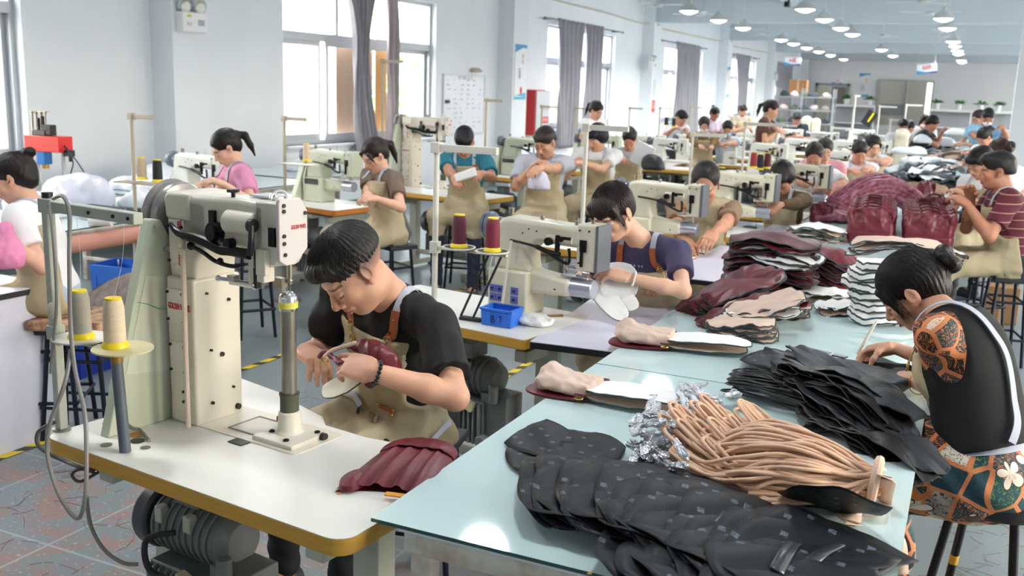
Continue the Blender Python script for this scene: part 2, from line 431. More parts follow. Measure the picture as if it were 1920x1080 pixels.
# buildings across the lane
fac = mat('facade_pale', 'eeeae4', rough=.8, noise=.04, nscale=.6); fwin = mat('facade_window', 'b9b4b8', rough=.5)
for i, (y0, y1, h, x, col) in enumerate([(-8, 16.2, 9, -11.4, 'eeeae4'), (27.5, 56, 9, -12.5, 'eadfd8')]):
    o = MB().box((x-2, (y0+y1)/2, h/2-2), (4, y1-y0, h)).build('building', mat('facade_%d' % i, col, rough=.8))
    tag(o, ['pale rendered building across the lane outside the nearest windows', 'pinkish rendered building across the lane outside the far windows'][i], 'building')
    for k in range(int((y1-y0)/2.6)):
        yy = y0+1.4+k*2.6
        for zz in (0.6, 3.0):
            f_ = MB()
            for q in ((-.55, -.5, 1.5), (.5, .55, 1.5)): f_.box((x+.02, yy+(q[0]+q[1])/2, zz+.75), (.06, .05, 1.5))
            f_.box((x+.02, yy, zz), (.06, 1.1, .06)).box((x+.02, yy, zz+1.5), (.06, 1.1, .06)).box((x+.02, yy, zz+.95), (.06, 1.1, .05))
            fo = f_.build('window_frame', whitep, o)
            MB().box((x+.01, yy, zz+.75), (.02, 1.0, 1.44)).build('window_pane', fwin, fo)
tr = MB(); rr = random.Random(3)
for k in range(500):
    a = rr.random()*6.28; q = rr.random(); c = Vector((-12.5+rr.gauss(0, .7), 19.8+max(-2.6, min(2.6, rr.gauss(0, 1.4))), 1.4+rr.gauss(0, 1.0)))
    u = Vector((rr.gauss(0, 1), rr.gauss(0, 1), rr.gauss(0, 1))).normalized()*.13; v = u.orthogonal().normalized()*.07
    tr.add([c-u, c+v, c+u, c-v], [[0, 1, 2, 3]])
o = tr.build('tree', mat('leaves', '8fae62', rough=.6), smooth=0)
MB().tube([(-12.5, 19.8, -2), (-12.5, 19.8, 1.5)], .12).build('trunk', mat('bark', '8a7763'), o)
tag(o, 'leafy green tree outside the second window', 'tree')
struct('ground', MB().box((-25, 20, -2.05), (34, 90, .1)), mat('lane', 'c9c6c0', rough=.9))
bpy.data.objects['ground'].name = 'floor_lane'
# orange sheets behind the lower panes of the near window
orm = mat('orange_board', 'd9a878', rough=.7, noise=.06, nscale=3)
oy = lambda px: (P(px, 200, 1)-Vector((0, 0, EYE)))
def yat(px, py, X):
    d = RGT*(px-960)+UPV*(540-py)+FWD*CAM_F; return Vector((0, 0, EYE))+d*(X/d.x)
for (p0, p1, col, lb) in ((632, 700, 'd8b49a', 'pale orange board closing part of the near window, left of the curtain'), (705, 726, 'd99f62', 'deeper orange board closing part of the near window, between the two curtains')):
    y0 = yat(p0, 180, WX-.3).y; y1 = yat(p1, 180, WX-.3).y
    o = MB().box((WX-.32, (y0+y1)/2, (SILL+RAIL)/2), (.012, y1-y0, RAIL-SILL-.1)).build('window_board', mat('board_'+col, col, rough=.7, noise=.05, nscale=4), bpy.data.objects['window_2']); o['label'] = lb
# curtains on rods
cm = mat('curtain_cloth', '9c9aa0', rough=.85, noise=.08, nscale=4, bump=.1, bscale=80); cm2 = mat('curtain_cloth_pinkish', 'b5a9ac', rough=.85, noise=.08, nscale=4)
def curtain(y0, y1, yb0, yb1, label, group=None, top=3.07, bot=.55, waves=6, m_=cm, mid=None, amp=.045):
    def fn(u, v):
        z = top+(bot-top)*v
        s = v if mid is None else None
        ya = y0+(yb0-y0)*v; yb = y1+(yb1-y1)*v
        if mid:
            k = math.sin(PI*min(1, v/.9))**1.5; ya += (mid[0]-ya)*k; yb += (mid[1]-yb)*k
        y = ya+(yb-ya)*u
        return (WX+.16+amp*math.sin(u*waves*2*PI+.8*math.sin(v*5+u*3))*(1-.25*v)+.015*math.sin(u*31+v*6), y, z)
    mb = MB().grid(fn, waves*10, 26)
    o = mb.build('curtain', m_, smooth=80, solid=.004)
    tag(o, label, 'curtain', group)
    e = MB()
    for k in range(waves):
        y = y0+(y1-y0)*(k+.5)/waves; e.tube([(WX+.165+.03*math.cos(a), y, top-.045+.03*math.sin(a)) for a in [i*PI/5 for i in range(10)]], .006, 6, closed=True)
    e.build('eyelet', mat('eyelet_metal', 'd8d2c8', rough=.3, metal=.6), o)
    return o
def rod(y0, y1, label):
    o = MB().tube([(WX+.165, y0, 3.03), (WX+.165, y1, 3.03)], .012).build('curtain_rod', mat('rod_dark', '56545a', rough=.4, metal=.6)); tag(o, label, 'curtain rod')
    for y in (y0, y1): MB().ball((WX+.165, y, 3.03), .022).build('finial', MATS['rod_dark'], o)
    for y in (y0+.3, y1-.3): MB().box((WX+.08, y, 3.03), (.18, .02, .03)).build('bracket', MATS['rod_dark'], o)
yy = lambda px, py=60: yat(px, py, WX+.16).y
curtain(yy(640, 5), yy(712, 5), yy(676, 270), yy(708, 270), 'large grey curtain gathered in front of the near window, left of the narrow one', mid=(yy(665, 150), yy(690, 150)), waves=7, bot=.6, top=3.2)
curtain(yy(722, 5), yy(748, 5), yy(728, 270), yy(748, 270), 'narrow pinkish grey curtain at the right side of the near window', waves=3, m_=cm2, bot=.6, top=3.2)
rod(yy(560, 0), yy(800, 20), 'dark rod above the near window')
rod(yy(1022, 24), yy(1168, 52), 'dark rod above the second window'); rod(yy(1240, 74), yy(1325, 90), 'dark rod above the third window'); rod(yy(1372, 99), yy(1424, 110), 'dark rod above the fourth window')
curtain(yy(1046, 35), yy(1098, 45), yy(1049, 240), yy(1082, 240), 'grey eyelet curtain on the second window, left half', waves=6)
curtain(yy(1099, 45), yy(1133, 45), yy(1092, 240), yy(1128, 240), 'grey eyelet curtain on the second window, right half', waves=5)
curtain(yy(1268, 80), yy(1313, 90), yy(1262, 250), yy(1308, 250), 'wide grey curtain on the third window', waves=8)
curtain(yy(1380, 100), yy(1408, 110), yy(1388, 190), yy(1400, 200), 'bunched grey curtain on the fourth window', waves=5)
curtain(yy(1456, 118), yy(1487, 122), yy(1452, 200), yy(1484, 200), 'grey curtain covering the farthest window', waves=6)
# right-hand column near the back, far door, inner window, shelf
pc_ = P(1899, 200, 19); struct('trim_2', MB().box((pc_.x+.17, 19, CEIL/2), (.34, .34, CEIL)), mat('column_paint', 'dfe2e4', rough=.5))
d = MB(); g_ = mat('door_grey', '9fa9ad', rough=.5)
p0 = P(1530, 155, 48.95); p1 = P(1594, 158, 48.95)
for x in (p0.x+.06, p1.x-.06): d.box((x, 48.96, 1.18), (.12, .08, 2.36))
d.box(((p0.x+p1.x)/2, 48.96, 2.3), (p1.x-p0.x, .08, .12))
do = struct('door_1', d, g_)
MB().box(((p0.x+p1.x)/2-.45, 48.975, 1.1), (.55, .02, 2.2)).build('door_opening', mat('corridor_pale', 'd6cfbf'), do)
MB().box(((p0.x+p1.x)/2+.3, 48.96, 1.1), (.6, .05, 2.2)).build('door_leaf', mat('door_leaf', '857e78'), do)
MB().box((p0.x+.8, 48.95, 1.5), (.14, .03, 1.4)).build('door_glass', mat('door_glass', 'e9d9cc', rough=.2), do)
a = P(1646, 150, 48.9); c = P(1752, 150, 48.9)
wn = MB()
for x in (a.x, (a.x+c.x)/2+.1, c.x): wn.box((x, 48.93, 1.55), (.04, .1, 2.0))
wn.box(((a.x+c.x)/2, 48.93, 2.57), (c.x-a.x, .1, .05)).box(((a.x+c.x)/2, 48.93, .6), (c.x-a.x, .1, .05))
wo = struct('window_8', wn, alum)
MB().box(((a.x+c.x)/2, 48.97, 1.57), (c.x-a.x-.05, .01, 1.95)).build('pane', mat('inner_pane', 'bdb9ae', rough=.12, spec=.9), wo)
MB().box(((a.x+c.x)/2-.45, 48.955, 1.25), (1.0, .01, .5)).build('shelf_behind_glass', mat('dim_shelf', '8d9092', rough=.4), wo)
MB().box((c.x-.16, 48.955, 1.6), (.22, .01, 1.8)).build('lit_strip', mat('lit_pane', 'fff6ec', emit=1.2), wo)
# ------------------------------------------------------------------ ceiling lamps
shade_m = mat('lamp_shade', 'cfd2cf', rough=.35, metal=.3); bulb_m = mat('lamp_bulb', 'ffffff', emit=14); cord_m = mat('lamp_cord', 'd0d0d0')
LAMP_W = 165
def lamp(x, y, label, on=True, group=None, pw=1.):
    r = empty('pendant_lamp', (x, y, 3.18), 0, label, 'lamp', group)
    s = MB().lathe((0, 0, 0), [(.19, .02), (.185, .04), (.12, .12), (.05, .17), (.035, .23), (.0, .24)], 28)
    s.lathe((0, 0, 0), [(.186, .02), (.18, .035), (.115, .112), (.04, .16), (0, .17)], 28); s.build('lamp_shade', shade_m, r)
    MB().tube([(0, 0, .23), (0, 0, CEIL-3.18)], .006, 6).build('cord', cord_m, r)
    MB().lathe((0, 0, 0), [(0, -.035), (.06, -.025), (.12, .0), (.175, .024), (.12, .03), (0, .04)], 24).build('bulb', bulb_m if on else whitep, r)
    if on:
        ld = bpy.data.lights.new('lamp_light', 'SPOT'); ld.energy = LAMP_W*pw; ld.spot_size = math.radians(165); ld.spot_blend = .6; ld.shadow_soft_size = .17; ld.color = (.96, .98, 1.0)
        lo = bpy.data.objects.new('lamp_light', ld); COL.objects.link(lo); lo.parent = r; lo.location = (0, 0, -.06)
    return r
def lrow(x, ys, nm):
    for k, y in enumerate(ys):
        lamp(x, y, 'white dome ceiling lamp, %s in the %s row' % (['nearest', 'second', 'third', 'fourth', 'fifth', 'sixth', 'seventh', 'eighth', 'ninth', 'tenth'][k] if y > 17 else 'over the front tables, out of frame', nm))
lrow(-5.0, [18.26, 20.56, 22.9, 27.7, 29.7, 32.1, 34.7, 37.6, 41.4], 'window-side')
lrow(-2.87, [17.9, 20.25, 22.78, 24.96, 32.7, 37.2], 'middle')
lrow(-.75, [20.0, 22.64, 27.7, 30.0, 32.7, 34.8, 40.5, 42.2], 'right-hand')
for x in (-5.0, -2.87, -.75, 2.2):
    for y in (-3, 2.4, 5.9, 10.2, 13.6): lamp(x, y, 'white dome ceiling lamp over the front tables', group='ceiling lamps over the front tables', pw=.3)
for y in (19, 25, 31, 37): lamp(2.4, y, 'white dome ceiling lamp on the far right', group='ceiling lamps on the far right')
# ceiling fans
def fan():
    r = empty('ceiling_fan', (0, 0, 3.42))
    MB().lathe((0, 0, 0), [(0, -.05), (.09, -.045), (.11, -.01), (.09, .03), (.03, .05), (0, .05)], 20).build('motor', mat('fan_white', 'c9ced2', rough=.4), r)
    MB().tube([(0, 0, .04), (0, 0, CEIL-3.42)], .014).build('downrod', MATS['fan_white'], r)
    for k in range(3):
        a = k*2*PI/3+.25; R_ = rotz(a)
        mb = MB(R_.to_4x4()); mb.box((.36, 0, 0), (.55, .12, .008)).box((.12, 0, 0), (.1, .05, .01)); mb.build('blade', MATS['fan_white'], r)
    return r
F0 = None
nm = ['first on the window side', 'second on the window side', 'third on the window side', 'fourth on the window side', 'nearest of the right side', 'second of the right side', 'third of the right side', 'fourth of the right side', 'fifth of the right side', 'sixth of the right side', 'only one in the middle']
for k, (x, y) in enumerate([(-5.91, 19.3), (-5.66, 21.6), (-5.87, 27.1), (-5.64, 29.1), (-1.08, 19.07), (-1.08, 21.44), (-1.07, 26.9), (-1.01, 29.0), (-.99, 34.85), (-.85, 38), (-2.57, 29.3)]):
    if F0 is None: F0 = fan(); o = F0
    else: o = copy_tree(F0)
    o.location = (x, y, 3.42); o.rotation_euler = (0, 0, k*.7); tag(o, 'grey three-blade ceiling fan, '+nm[k], 'fan')
# security camera under the near beam, conduit on the wall
sc_ = PZ(1476, 8, 3.3); o = MB().box(sc_, (.08, .16, .09)).tube([sc_+Vector((.02, 0, .04)), sc_+Vector((.04, 0, .7))], .02).build('security_camera', mat('black_plastic', '1d1d20', rough=.4)); tag(o, 'small black security camera under the ceiling', 'camera')
MB().cyl(sc_+Vector((0, -.08, 0)), sc_+Vector((0, -.1, 0)), .03).build('lens', mat('dark_glass', '0a0a0c', rough=.1), o)
cnd = MB().tube(spline([(WX+.33, 14, 3.5), (WX+.04, 18.3, 3.42), (WX+.04, 21, 3.41), (WX+.04, 23.6, 3.36), (WX+.33, 24.3, 3.36), (WX+.04, 25.2, 3.34), (WX+.04, 31.5, 3.36), (WX+.33, 32.3, 3.36), (WX+.04, 33, 3.3), (WX+.04, 40, 3.35)], 4), .02, 6)
tag(cnd.build('wall_conduit', mat('conduit_cream', 'c9c3b5')), 'cream cable conduit running along the top of the window wall', 'conduit')
# emergency lights on the pillars
def emlight(y, z, label):
    r = empty('emergency_light', (WX+.3, y, z), 0, label, 'emergency light')
    MB().box((.05, 0, 0), (.1, .34, .2)).build('housing', whitep, r, bevel=.01)
    for s in (-.1, .11):
        h = MB().lathe((.05, s, .16), [(0, -.07), (.05, -.055), (.08, .0), (.083, .03)], 18, axis=(.9, 0, -.25)); ho = h.build('lamp_head', mat('chrome', 'd5d7da', rough=.15, metal=.9), r)
        MB().ball((.075, s, .155), (.02, .072, .072)).build('lens', mat('head_lens', 'e6e4dc', rough=.1), ho)
        MB().cyl((.05, s, .09), (.05, s, .14), .012).build('neck', whitep, r)
    t_ = MB().box((.102, -.08, .06), (.002, .05, .025)); t_.build('yellow_label', mat('label_yellow', 'd3c83a'), r)
    t_ = MB().box((.102, .09, 0), (.002, .09, .06)); t_.build('grey_label', mat('label_grey', 'a9b4ba'), r)
    t_ = MB().box((.102, -.08, -.02), (.002, .07, .035)); t_.build('pink_label', mat('label_pink', 'e2c9c6'), r)
    return r
pp = yat(360, 42, WX+.36); emlight(pp.y, pp.z, 'white twin-head emergency light on the nearest wall pillar')
pp = yat(1224, 122, WX+.36); emlight(pp.y, pp.z, 'white twin-head emergency light on the third wall pillar')
pp = yat(1450, 145, WX+.36); emlight(40.3, pp.z, 'white twin-head emergency light on the far wall pillar')
# posters, whiteboard, cabinets on the wall
blue = mat('print_blue', '3f9ad0', rough=.5); red = mat('print_red', 'cf3a35', rough=.5); navy = mat('print_navy', '2a56a8', rough=.5); inkg = mat('print_grey', '9aa3ad', rough=.5)
def poster(mtx, w_, h_, label, parts=True):
    """mtx: local x right, y up, z out of the wall"""
    o = MB(mtx).box((0, 0, .006), (w_, h_, .008)).build('poster', mat('poster_white', 'f0f2f4', rough=.4)); tag(o, label, 'poster')
    MB(mtx).box((0, h_*.46, .0115), (w_*.98, h_*.06, .002)).add([(-w_*.49, h_*.43, .0115), (-w_*.49, h_*.34, .0115), (w_*.1, h_*.43, .0115)], [[0, 1, 2]]).build('blue_header', blue, o)
    MB(mtx).box((0, -h_*.465, .0115), (w_*.98, h_*.05, .002)).add([(-w_*.49, -h_*.42, .0115), (w_*.49, -h_*.44, .0115), (w_*.49, -h_*.36, .0115)], [[0, 1, 2]]).build('blue_footer', mat('print_sky', '5fb9dc'), o)
    return o
M = face_mtx((WX+.302, 16.15, 2.0), (0, 1, 0), (0, 0, 1))
o = poster(M, .5, .97, 'white and blue safety poster on the second wall pillar')
MB(M).ball((.03, -.32, .012), (.05, .07, .004)).build('red_emblem', red, o)
text_obj('red_heading', '安\n全', .09, red, o, M @ Matrix.Translation((.08, .22, .0125)))
text_obj('fine_print', '生产管理制度\n车间安全要求\n遵守操作规程', .03, inkg, o, M @ Matrix.Translation((-.05, -.02, .0125)) @ Matrix.Rotation(-PI/2, 4, 'Z'))
M = face_mtx((WX+.302, 32.3, 2.1), (0, 1, 0), (0, 0, 1)); o = poster(M, .5, .97, 'blue-edged white poster on the fourth wall pillar'); text_obj('red_heading', '质\n量', .09, red, o, M @ Matrix.Translation((.05, .1, .0125)))
pb = P(1620, 160, 48.95); M = face_mtx((pb.x, 48.99, pb.z), (1, 0, 0), (0, 0, 1)); o = poster(M, .5, 1.1, 'white poster with blue ends on the back wall between door and inner window'); text_obj('red_heading', '员\n工', .1, red, o, M @ Matrix.Translation((.08, .2, .0125)))
text_obj('fine_print', '车间管理\n规章制度', .08, inkg, o, M @ Matrix.Translation((-.05, -.1, .0125)) @ Matrix.Rotation(-PI/2, 4, 'Z'))
for (yw, zw) in ((14.6, 1.43),):
    M = face_mtx((WX+.002, yw, zw), (0, 1, 0), (0, 0, 1)); r = MB(M).box((0, 0, .012), (1.42, .92, .02)).build('whiteboard', mat('whiteboard_face', 'e4e8f0', rough=.25)); tag(r, 'whiteboard covered in handwritten rows beside the near window', 'whiteboard')
    f_ = MB(M)
    for q in ((0, .47, 1.46, .03), (0, -.47, 1.46, .03)): f_.box((q[0], q[1], .014), (q[2], q[3], .03))
    for s in (-1, 1): f_.box((s*.72, 0, .014), (.03, .94, .03))
    f_.build('frame', mat('board_frame', 'd3d7dc', rough=.4), r)
    rng = random.Random(5); ink = MB(M)
    for rI in range(11):
        for cI in range(6):
            if rng.random() < .25: continue
            x0 = -.62+cI*.22+rng.random()*.03; y0 = .39-rI*.075; n_ = rng.randint(2, 5)
            for k in range(n_):
                a_ = rng.uniform(-.6, .6); ink.tube([(x0+k*.025, y0+rng.uniform(-.012, .012), .024), (x0+k*.025+.018*math.cos(a_), y0+.018*math.sin(a_)+rng.uniform(-.012, .012), .024)], .0028, 4)
    ink.build('handwriting', mat('marker_ink', '6b6f88'), r)
    text_obj('board_heading', '生产计划  月  日', .07, MATS['marker_ink'], r, M @ Matrix.Translation((0, .43, .0235)))
    MB(M).box((-.62, .05, .04), (.1, .05, .04)).build('board_eraser', MATS['black_plastic'], r)
    o = MB(M).lathe((.3, .53, .06), [(.0, 0), (.1, 0), (.12, .03), (.06, .07), (0, .07)], 14, axis=(0, 1, 0)).build('cloth_wad', mat('cloth_tan', 'cdc3b3', rough=.9)); tag(o, 'crumpled tan cloth on top of the whiteboard', 'cloth')
# fire hose cabinet
M = face_mtx((WX+.002, 17.38, 1.28), (0, 1, 0), (0, 0, 1)); r = MB(M).box((0, 0, .11), (.72, .84, .22)).build('fire_cabinet', mat('cabinet_red', 'b3161c', rough=.35), bevel=.005); tag(r, 'red fire cabinet with a grey front on the window wall', 'fire cabinet')
MB(M).box((0.02, 0, .228), (.66, .8, .014)).build('door', mat('cabinet_grey', 'c3c9cf', rough=.3, metal=.2), r)
q_ = MB(M).box((.12, -.14, .237), (.34, .12, .003)).build('sticker', red, r); MB(M).box((.12, -.33, .237), (.34, .1, .003)).build('sticker', red, r)
text_obj('sticker_text', '消火栓', .08, whitep, r, M @ Matrix.Translation((.12, -.14, .2392))); text_obj('cabinet_text', '消火栓', .11, mat('text_pink', 'c98c90'), r, M @ Matrix.Translation((.12, .08, .2362)))
# red stickers / notices on pillar 3
def flat(name, M, w_, h_, m_, label, cat): return tag(MB(M).box((0, 0, .003), (w_, h_, .004)).build(name, m_), label, cat)
M = face_mtx((WX+.302, 24.25, 1.37), (0, 1, 0), (0, 0, 1)); o = flat('notice', M, .26, .3, mat('notice_red', 'd24a3c'), 'orange-red notice stuck low on the third wall pillar', 'notice'); text_obj('notice_text', '禁止\n吸烟', .09, mat('text_cream', 'f3dfd0'), o, M @ Matrix.Translation((0, .02, .0058)))
M = face_mtx((WX+.302, 24.25, 1.82), (0, 1, 0), (0, 0, 1)); flat('notice', M, .22, .42, mat('paper_grey', 'd4d8da'), 'pale paper notice above the orange-red one on the third wall pillar', 'notice')
# hanging group signs
def hsign(px, py, Y, txt, w_, label, rx=0):
    p = P(px, py, Y); M = Matrix.Translation(p) @ Matrix.Rotation(-.12, 4, 'Y') @ Matrix.Rotation(PI/2, 4, 'X') if rx else Matrix.Translation(p) @ Matrix.Rotation(PI/2, 4, 'X')
    r = MB(M).box((0, 0, 0), (w_, w_*.5, .012)).build('hanging_sign', mat('sign_white', 'f1f3f6', rough=.4)); tag(r, label, 'sign')
    text_obj('sign_text', txt, w_*.28, mat('sign_red', 'd8656a'), r, M @ Matrix.Translation((0, .05*w_, .0065)), bold=.004)
    h = w_/2
    MB(M).add([(-h, -h*.5, .0068), (h, -h*.5, .0068), (h, -h*.3, .0068), (0, -h*.36, .0068), (-h, -h*.1, .0068)], [[0, 1, 2, 3, 4]]).build('blue_band', blue, r)
    MB(M).add([(0, -h*.5, .0072), (h, -h*.5, .0072), (h, -h*.3, .0072), (0, -h*.4, .0072)], [[0, 1, 2, 3]]).build('navy_band', navy, r)
    w2 = MB()
    for s in (-.4, .4): w2.tube([M @ Vector((s*w_, w_*.25, 0)), (p.x+s*w_, p.y, CEIL)], .003, 4)
    w2.build('hanging_wire', cord_m, r)
hsign(1486, 115, 32, 'A组', .5, 'white hanging sign reading A with blue lower edge, left aisle')
hsign(1738, 129, 30, 'B组', .52, 'white hanging sign reading B with blue lower edge, middle aisle', 1)
hsign(1569, 152, 46, 'C组', .4, 'small hanging sign with blue edge above the far door')
# yellow-black hazard tape on the floor
ty = mat('tape_yellow', 'e3c81e', rough=.5); tk = mat('tape_black', '2f2f2f', rough=.5)
tl = MB(); rng = random.Random(9)
for (x, y0, y1, th) in ((-3.9, 2.2, 26, 0), (-2.45, 4.0, 7, 0)):
    y = y0
    while y < y1:
        tl.cur = 0; tl.add([(x-.025, y, .003), (x+.025, y+.03, .003), (x+.025, y+.13, .003), (x-.025, y+.10, .003)], [[0, 1, 2, 3]])
        tl.cur = 1; tl.add([(x-.025, y+.10, .003), (x+.025, y+.13, .003), (x+.025, y+.2, .003), (x-.025, y+.17, .003)], [[0, 1, 2, 3]])
        y += .17
    y = y0
tag(tl.build('floor_tape', [ty, tk], smooth=0), 'yellow and black hazard tape lines stuck along the floor aisle', 'floor tape')
# window daylight sampled through the openings
for (a, c) in WINS[:6]:
    ld = bpy.data.lights.new('window_portal', 'AREA'); ld.shape = 'RECTANGLE'; ld.size = c-a; ld.size_y = TOP-SILL; ld.cycles.is_portal = True
    lo = bpy.data.objects.new('window_portal', ld); COL.objects.link(lo); lo.location = (WX-.3, (a+c)/2, (SILL+TOP)/2); lo.rotation_euler = (PI/2, 0, -PI/2)
for k in range(6):  # portals for the unseen openings added on the right
    ld = bpy.data.lights.new('window_portal', 'AREA'); ld.shape = 'RECTANGLE'; ld.size = 4; ld.size_y = TOP-SILL; ld.cycles.is_portal = True
    lo = bpy.data.objects.new('window_portal', ld); COL.objects.link(lo); lo.location = (RX+.3, 4+8*k, (SILL+TOP)/2); lo.rotation_euler = (PI/2, 0, PI/2)
# ------------------------------------------------------------------ people: recorded solids -> one continuous skin, clothes as children
def dprim(kind, p, X, Y, Z):
    if kind == 'cap':
        a, b, ra, rb = p; x, y, z = X-a[0], Y-a[1], Z-a[2]; ab = b-a; L2 = float(ab@ab)+1e-9
        t = np.clip((x*ab[0]+y*ab[1]+z*ab[2])/L2, 0, 1)
        return np.sqrt((x-t*ab[0])**2+(y-t*ab[1])**2+(z-t*ab[2])**2)-(ra+(rb-ra)*t)
    c, r, M = p; x, y, z = X-c[0], Y-c[1], Z-c[2]
    if M is not None: x, y, z = (M[i, 0]*x+M[i, 1]*y+M[i, 2]*z for i in range(3))
    if kind == 'ell':
        k0 = np.sqrt((x/r[0])**2+(y/r[1])**2+(z/r[2])**2); k1 = np.sqrt((x/r[0]**2)**2+(y/r[1]**2)**2+(z/r[2]**2)**2)+1e-6
        return k0*(k0-1)/k1
    rd = min(r)*.45
    qx, qy, qz = np.abs(x)-r[0]+rd, np.abs(y)-r[1]+rd, np.abs(z)-r[2]+rd
    return np.sqrt(np.maximum(qx, 0)**2+np.maximum(qy, 0)**2+np.maximum(qz, 0)**2)+np.minimum(np.maximum(qx, np.maximum(qy, qz)), 0)-rd
class Rec:
    def __init__(s): s.p = []; s.lo = np.full(3, 1e9); s.hi = np.full(3, -1e9)
    def _b(s, lo, hi, op):
        if op == 'u': s.lo = np.minimum(s.lo, lo); s.hi = np.maximum(s.hi, hi)
    def cap(s, a, b, ra, rb=None, k=.02, op='u'):
        rb = ra if rb is None else rb; a = _np(a); b = _np(b); m_ = max(ra, rb); lo = np.minimum(a, b)-m_; hi = np.maximum(a, b)+m_
        s._b(lo, hi, op); s.p.append(('cap', (a, b, ra, rb), lo, hi, k, op)); return s
    def ell(s, c, r, R=None, k=.02, op='u', kind='ell'):
        c = _np(c); m_ = max(r) if kind == 'ell' else float(np.linalg.norm(r)); s._b(c-m_, c+m_, op)
        M = None if R is None else np.array(R.transposed(), dtype=np.float32)
        s.p.append((kind, (c, r, M), c-m_, c+m_, k, op)); return s
    def box(s, c, r, R=None, k=.006, op='u'): return s.ell(c, r, R, k, op, 'box')
    def at(s, pts):
        D = np.full(len(pts), 1.0, dtype=np.float32); X, Y, Z = pts[:, 0], pts[:, 1], pts[:, 2]
        for kind, p, lo, hi, k, op in s.p:
            d = dprim(kind, p, X, Y, Z); D = smin(D, d, k) if op == 'u' else -smin(-D, d, k)
        return D
    def grid(s, lo, hi, h):
        G = Sdf(lo, hi, h)
        for kind, p, plo, phi, k, op in s.p:
            w_ = G.win(plo, phi, k+3*h)
            if w_ is None: continue
            X = G.ax[0][w_[0]][:, None, None]; Y = G.ax[1][w_[1]][None, :, None]; Z = G.ax[2][w_[2]][None, None, :]
            G.apply(w_, np.broadcast_to(dprim(kind, p, X, Y, Z), G.D[w_].shape), k, op)
        return G
    def mesh(s, h, fine=(), warp=None, planes=()):
        Vs, Fs, o = [], [], 0
        regs = [(s.lo-3*h, s.hi+3*h, h)]+[(np.maximum(_np(a), s.lo-.02), np.minimum(_np(b), s.hi+.02), hh) for a, b, hh in fine]
        for i, (lo, hi, hh) in enumerate(regs):
            if (hi-lo).min() <= hh*2: continue
            G = s.grid(lo, hi, hh)
            if warp: G.warp(warp)
            for pt, n in planes: G.plane(pt, n)
            V, F = G.mesh()
            if i == 0 and fine and len(F):
                c = V[F].mean(1); keep = np.ones(len(F), bool)
                for a, b, _h in regs[1:]: keep &= ~((c > a+h*1.2).all(1) & (c < b-h*1.2).all(1))
                F = F[keep]
            Vs.append(V); Fs.append(F+o); o += len(V)
        return np.concatenate(Vs), np.concatenate(Fs)
    def project(s, pts, off=0., it=14):
        """move points onto the surface (distance off) along the gradient"""
        P_ = np.array(pts, dtype=np.float32)
        for _ in range(it):
            d = s.at(P_); e = 2e-3; g = np.stack([s.at(P_+_np([e if i == j else 0 for j in range(3)]))-d for i in range(3)], 1)
            g /= np.linalg.norm(g, axis=1)[:, None]+1e-9; P_ = P_-g*((d-off)*.8)[:, None]
        return P_, g
def V3(*a): return Vector(a)
def ik(a, c, l1, l2, pole):
    a, c = Vector(a), Vector(c); d = c-a; L_ = d.length
    if L_ > (l1+l2)*.995: c = a+d.normalized()*(l1+l2)*.995; d = c-a; L_ = d.length
    t = (l1*l1-l2*l2+L_*L_)/(2*L_); hgt = math.sqrt(max(l1*l1-t*t, 0)); u = d.normalized(); pl = Vector(pole); pl = (pl-u*pl.dot(u)).normalized()
    return a+u*t+pl*hgt, c
def hand(rec, wr, d, n, side, s=1., curl=(.5, .6, .7, .75), thumb=.5, spread=.06, k=.004, tc=.4):
    wr = Vector(wr); d = Vector(d).normalized(); n = Vector(n); n = (n-d*n.dot(d)).normalized(); l = n.cross(d)*side   # l points to the thumb side
    R = Matrix((l, d, n)).transposed()
    rec.box(wr+d*.05*s, (.037*s, .047*s, .0125*s), R, k=.022); rec.ell(wr+d*.045*s-n*.003*s, (.036*s, .05*s, .017*s), R, k=.02); rec.ell(wr+d*.035*s+l*.022*s+n*.008*s, (.02*s, .03*s, .016*s), R, k=.012)
    for i, (lx, L_) in enumerate(((.030, .078), (.0105, .086), (-.0095, .08), (-.0285, .064))):
        p = wr+d*(.094 if i in (1, 2) else .088)*s+l*lx*s; dd = (d+l*(lx*spread*22)).normalized(); c = curl[i]
        for j, (q, r0, r1) in enumerate(((.46, .0098, .009), (.3, .009, .0083), (.24, .0083, .0072))):
            ang = c*(1.0 if j == 0 else 1.05 if j == 1 else .7); dd = (dd*math.cos(ang)+n*math.sin(ang)).normalized() if j == 0 else (Matrix.Rotation(ang, 3, dd.cross(n).normalized()) @ dd)
            if j > 0: pass
            e = p+dd*L_*q*s; rec.cap(p, e, r0*s, r1*s, k=k); p = e
            n_loc = n
    p = wr+d*.03*s+l*.03*s+n*.006*s; dd = (d*.62+l*(.75-.5*thumb)+n*(.25+.5*thumb)).normalized()
    ax = dd.cross((-l+n*.3).normalized()); ax = ax.normalized() if ax.length > 1e-4 else d
    for q, r0, r1 in ((.04, .0145, .0115), (.034, .0115, .0105), (.028, .0105, .0085)):
        e = p+dd*q*s; rec.cap(p, e, r0*s, r1*s, k=.008); p = e; dd = Matrix.Rotation(tc, 3, ax) @ dd
skinc = {}
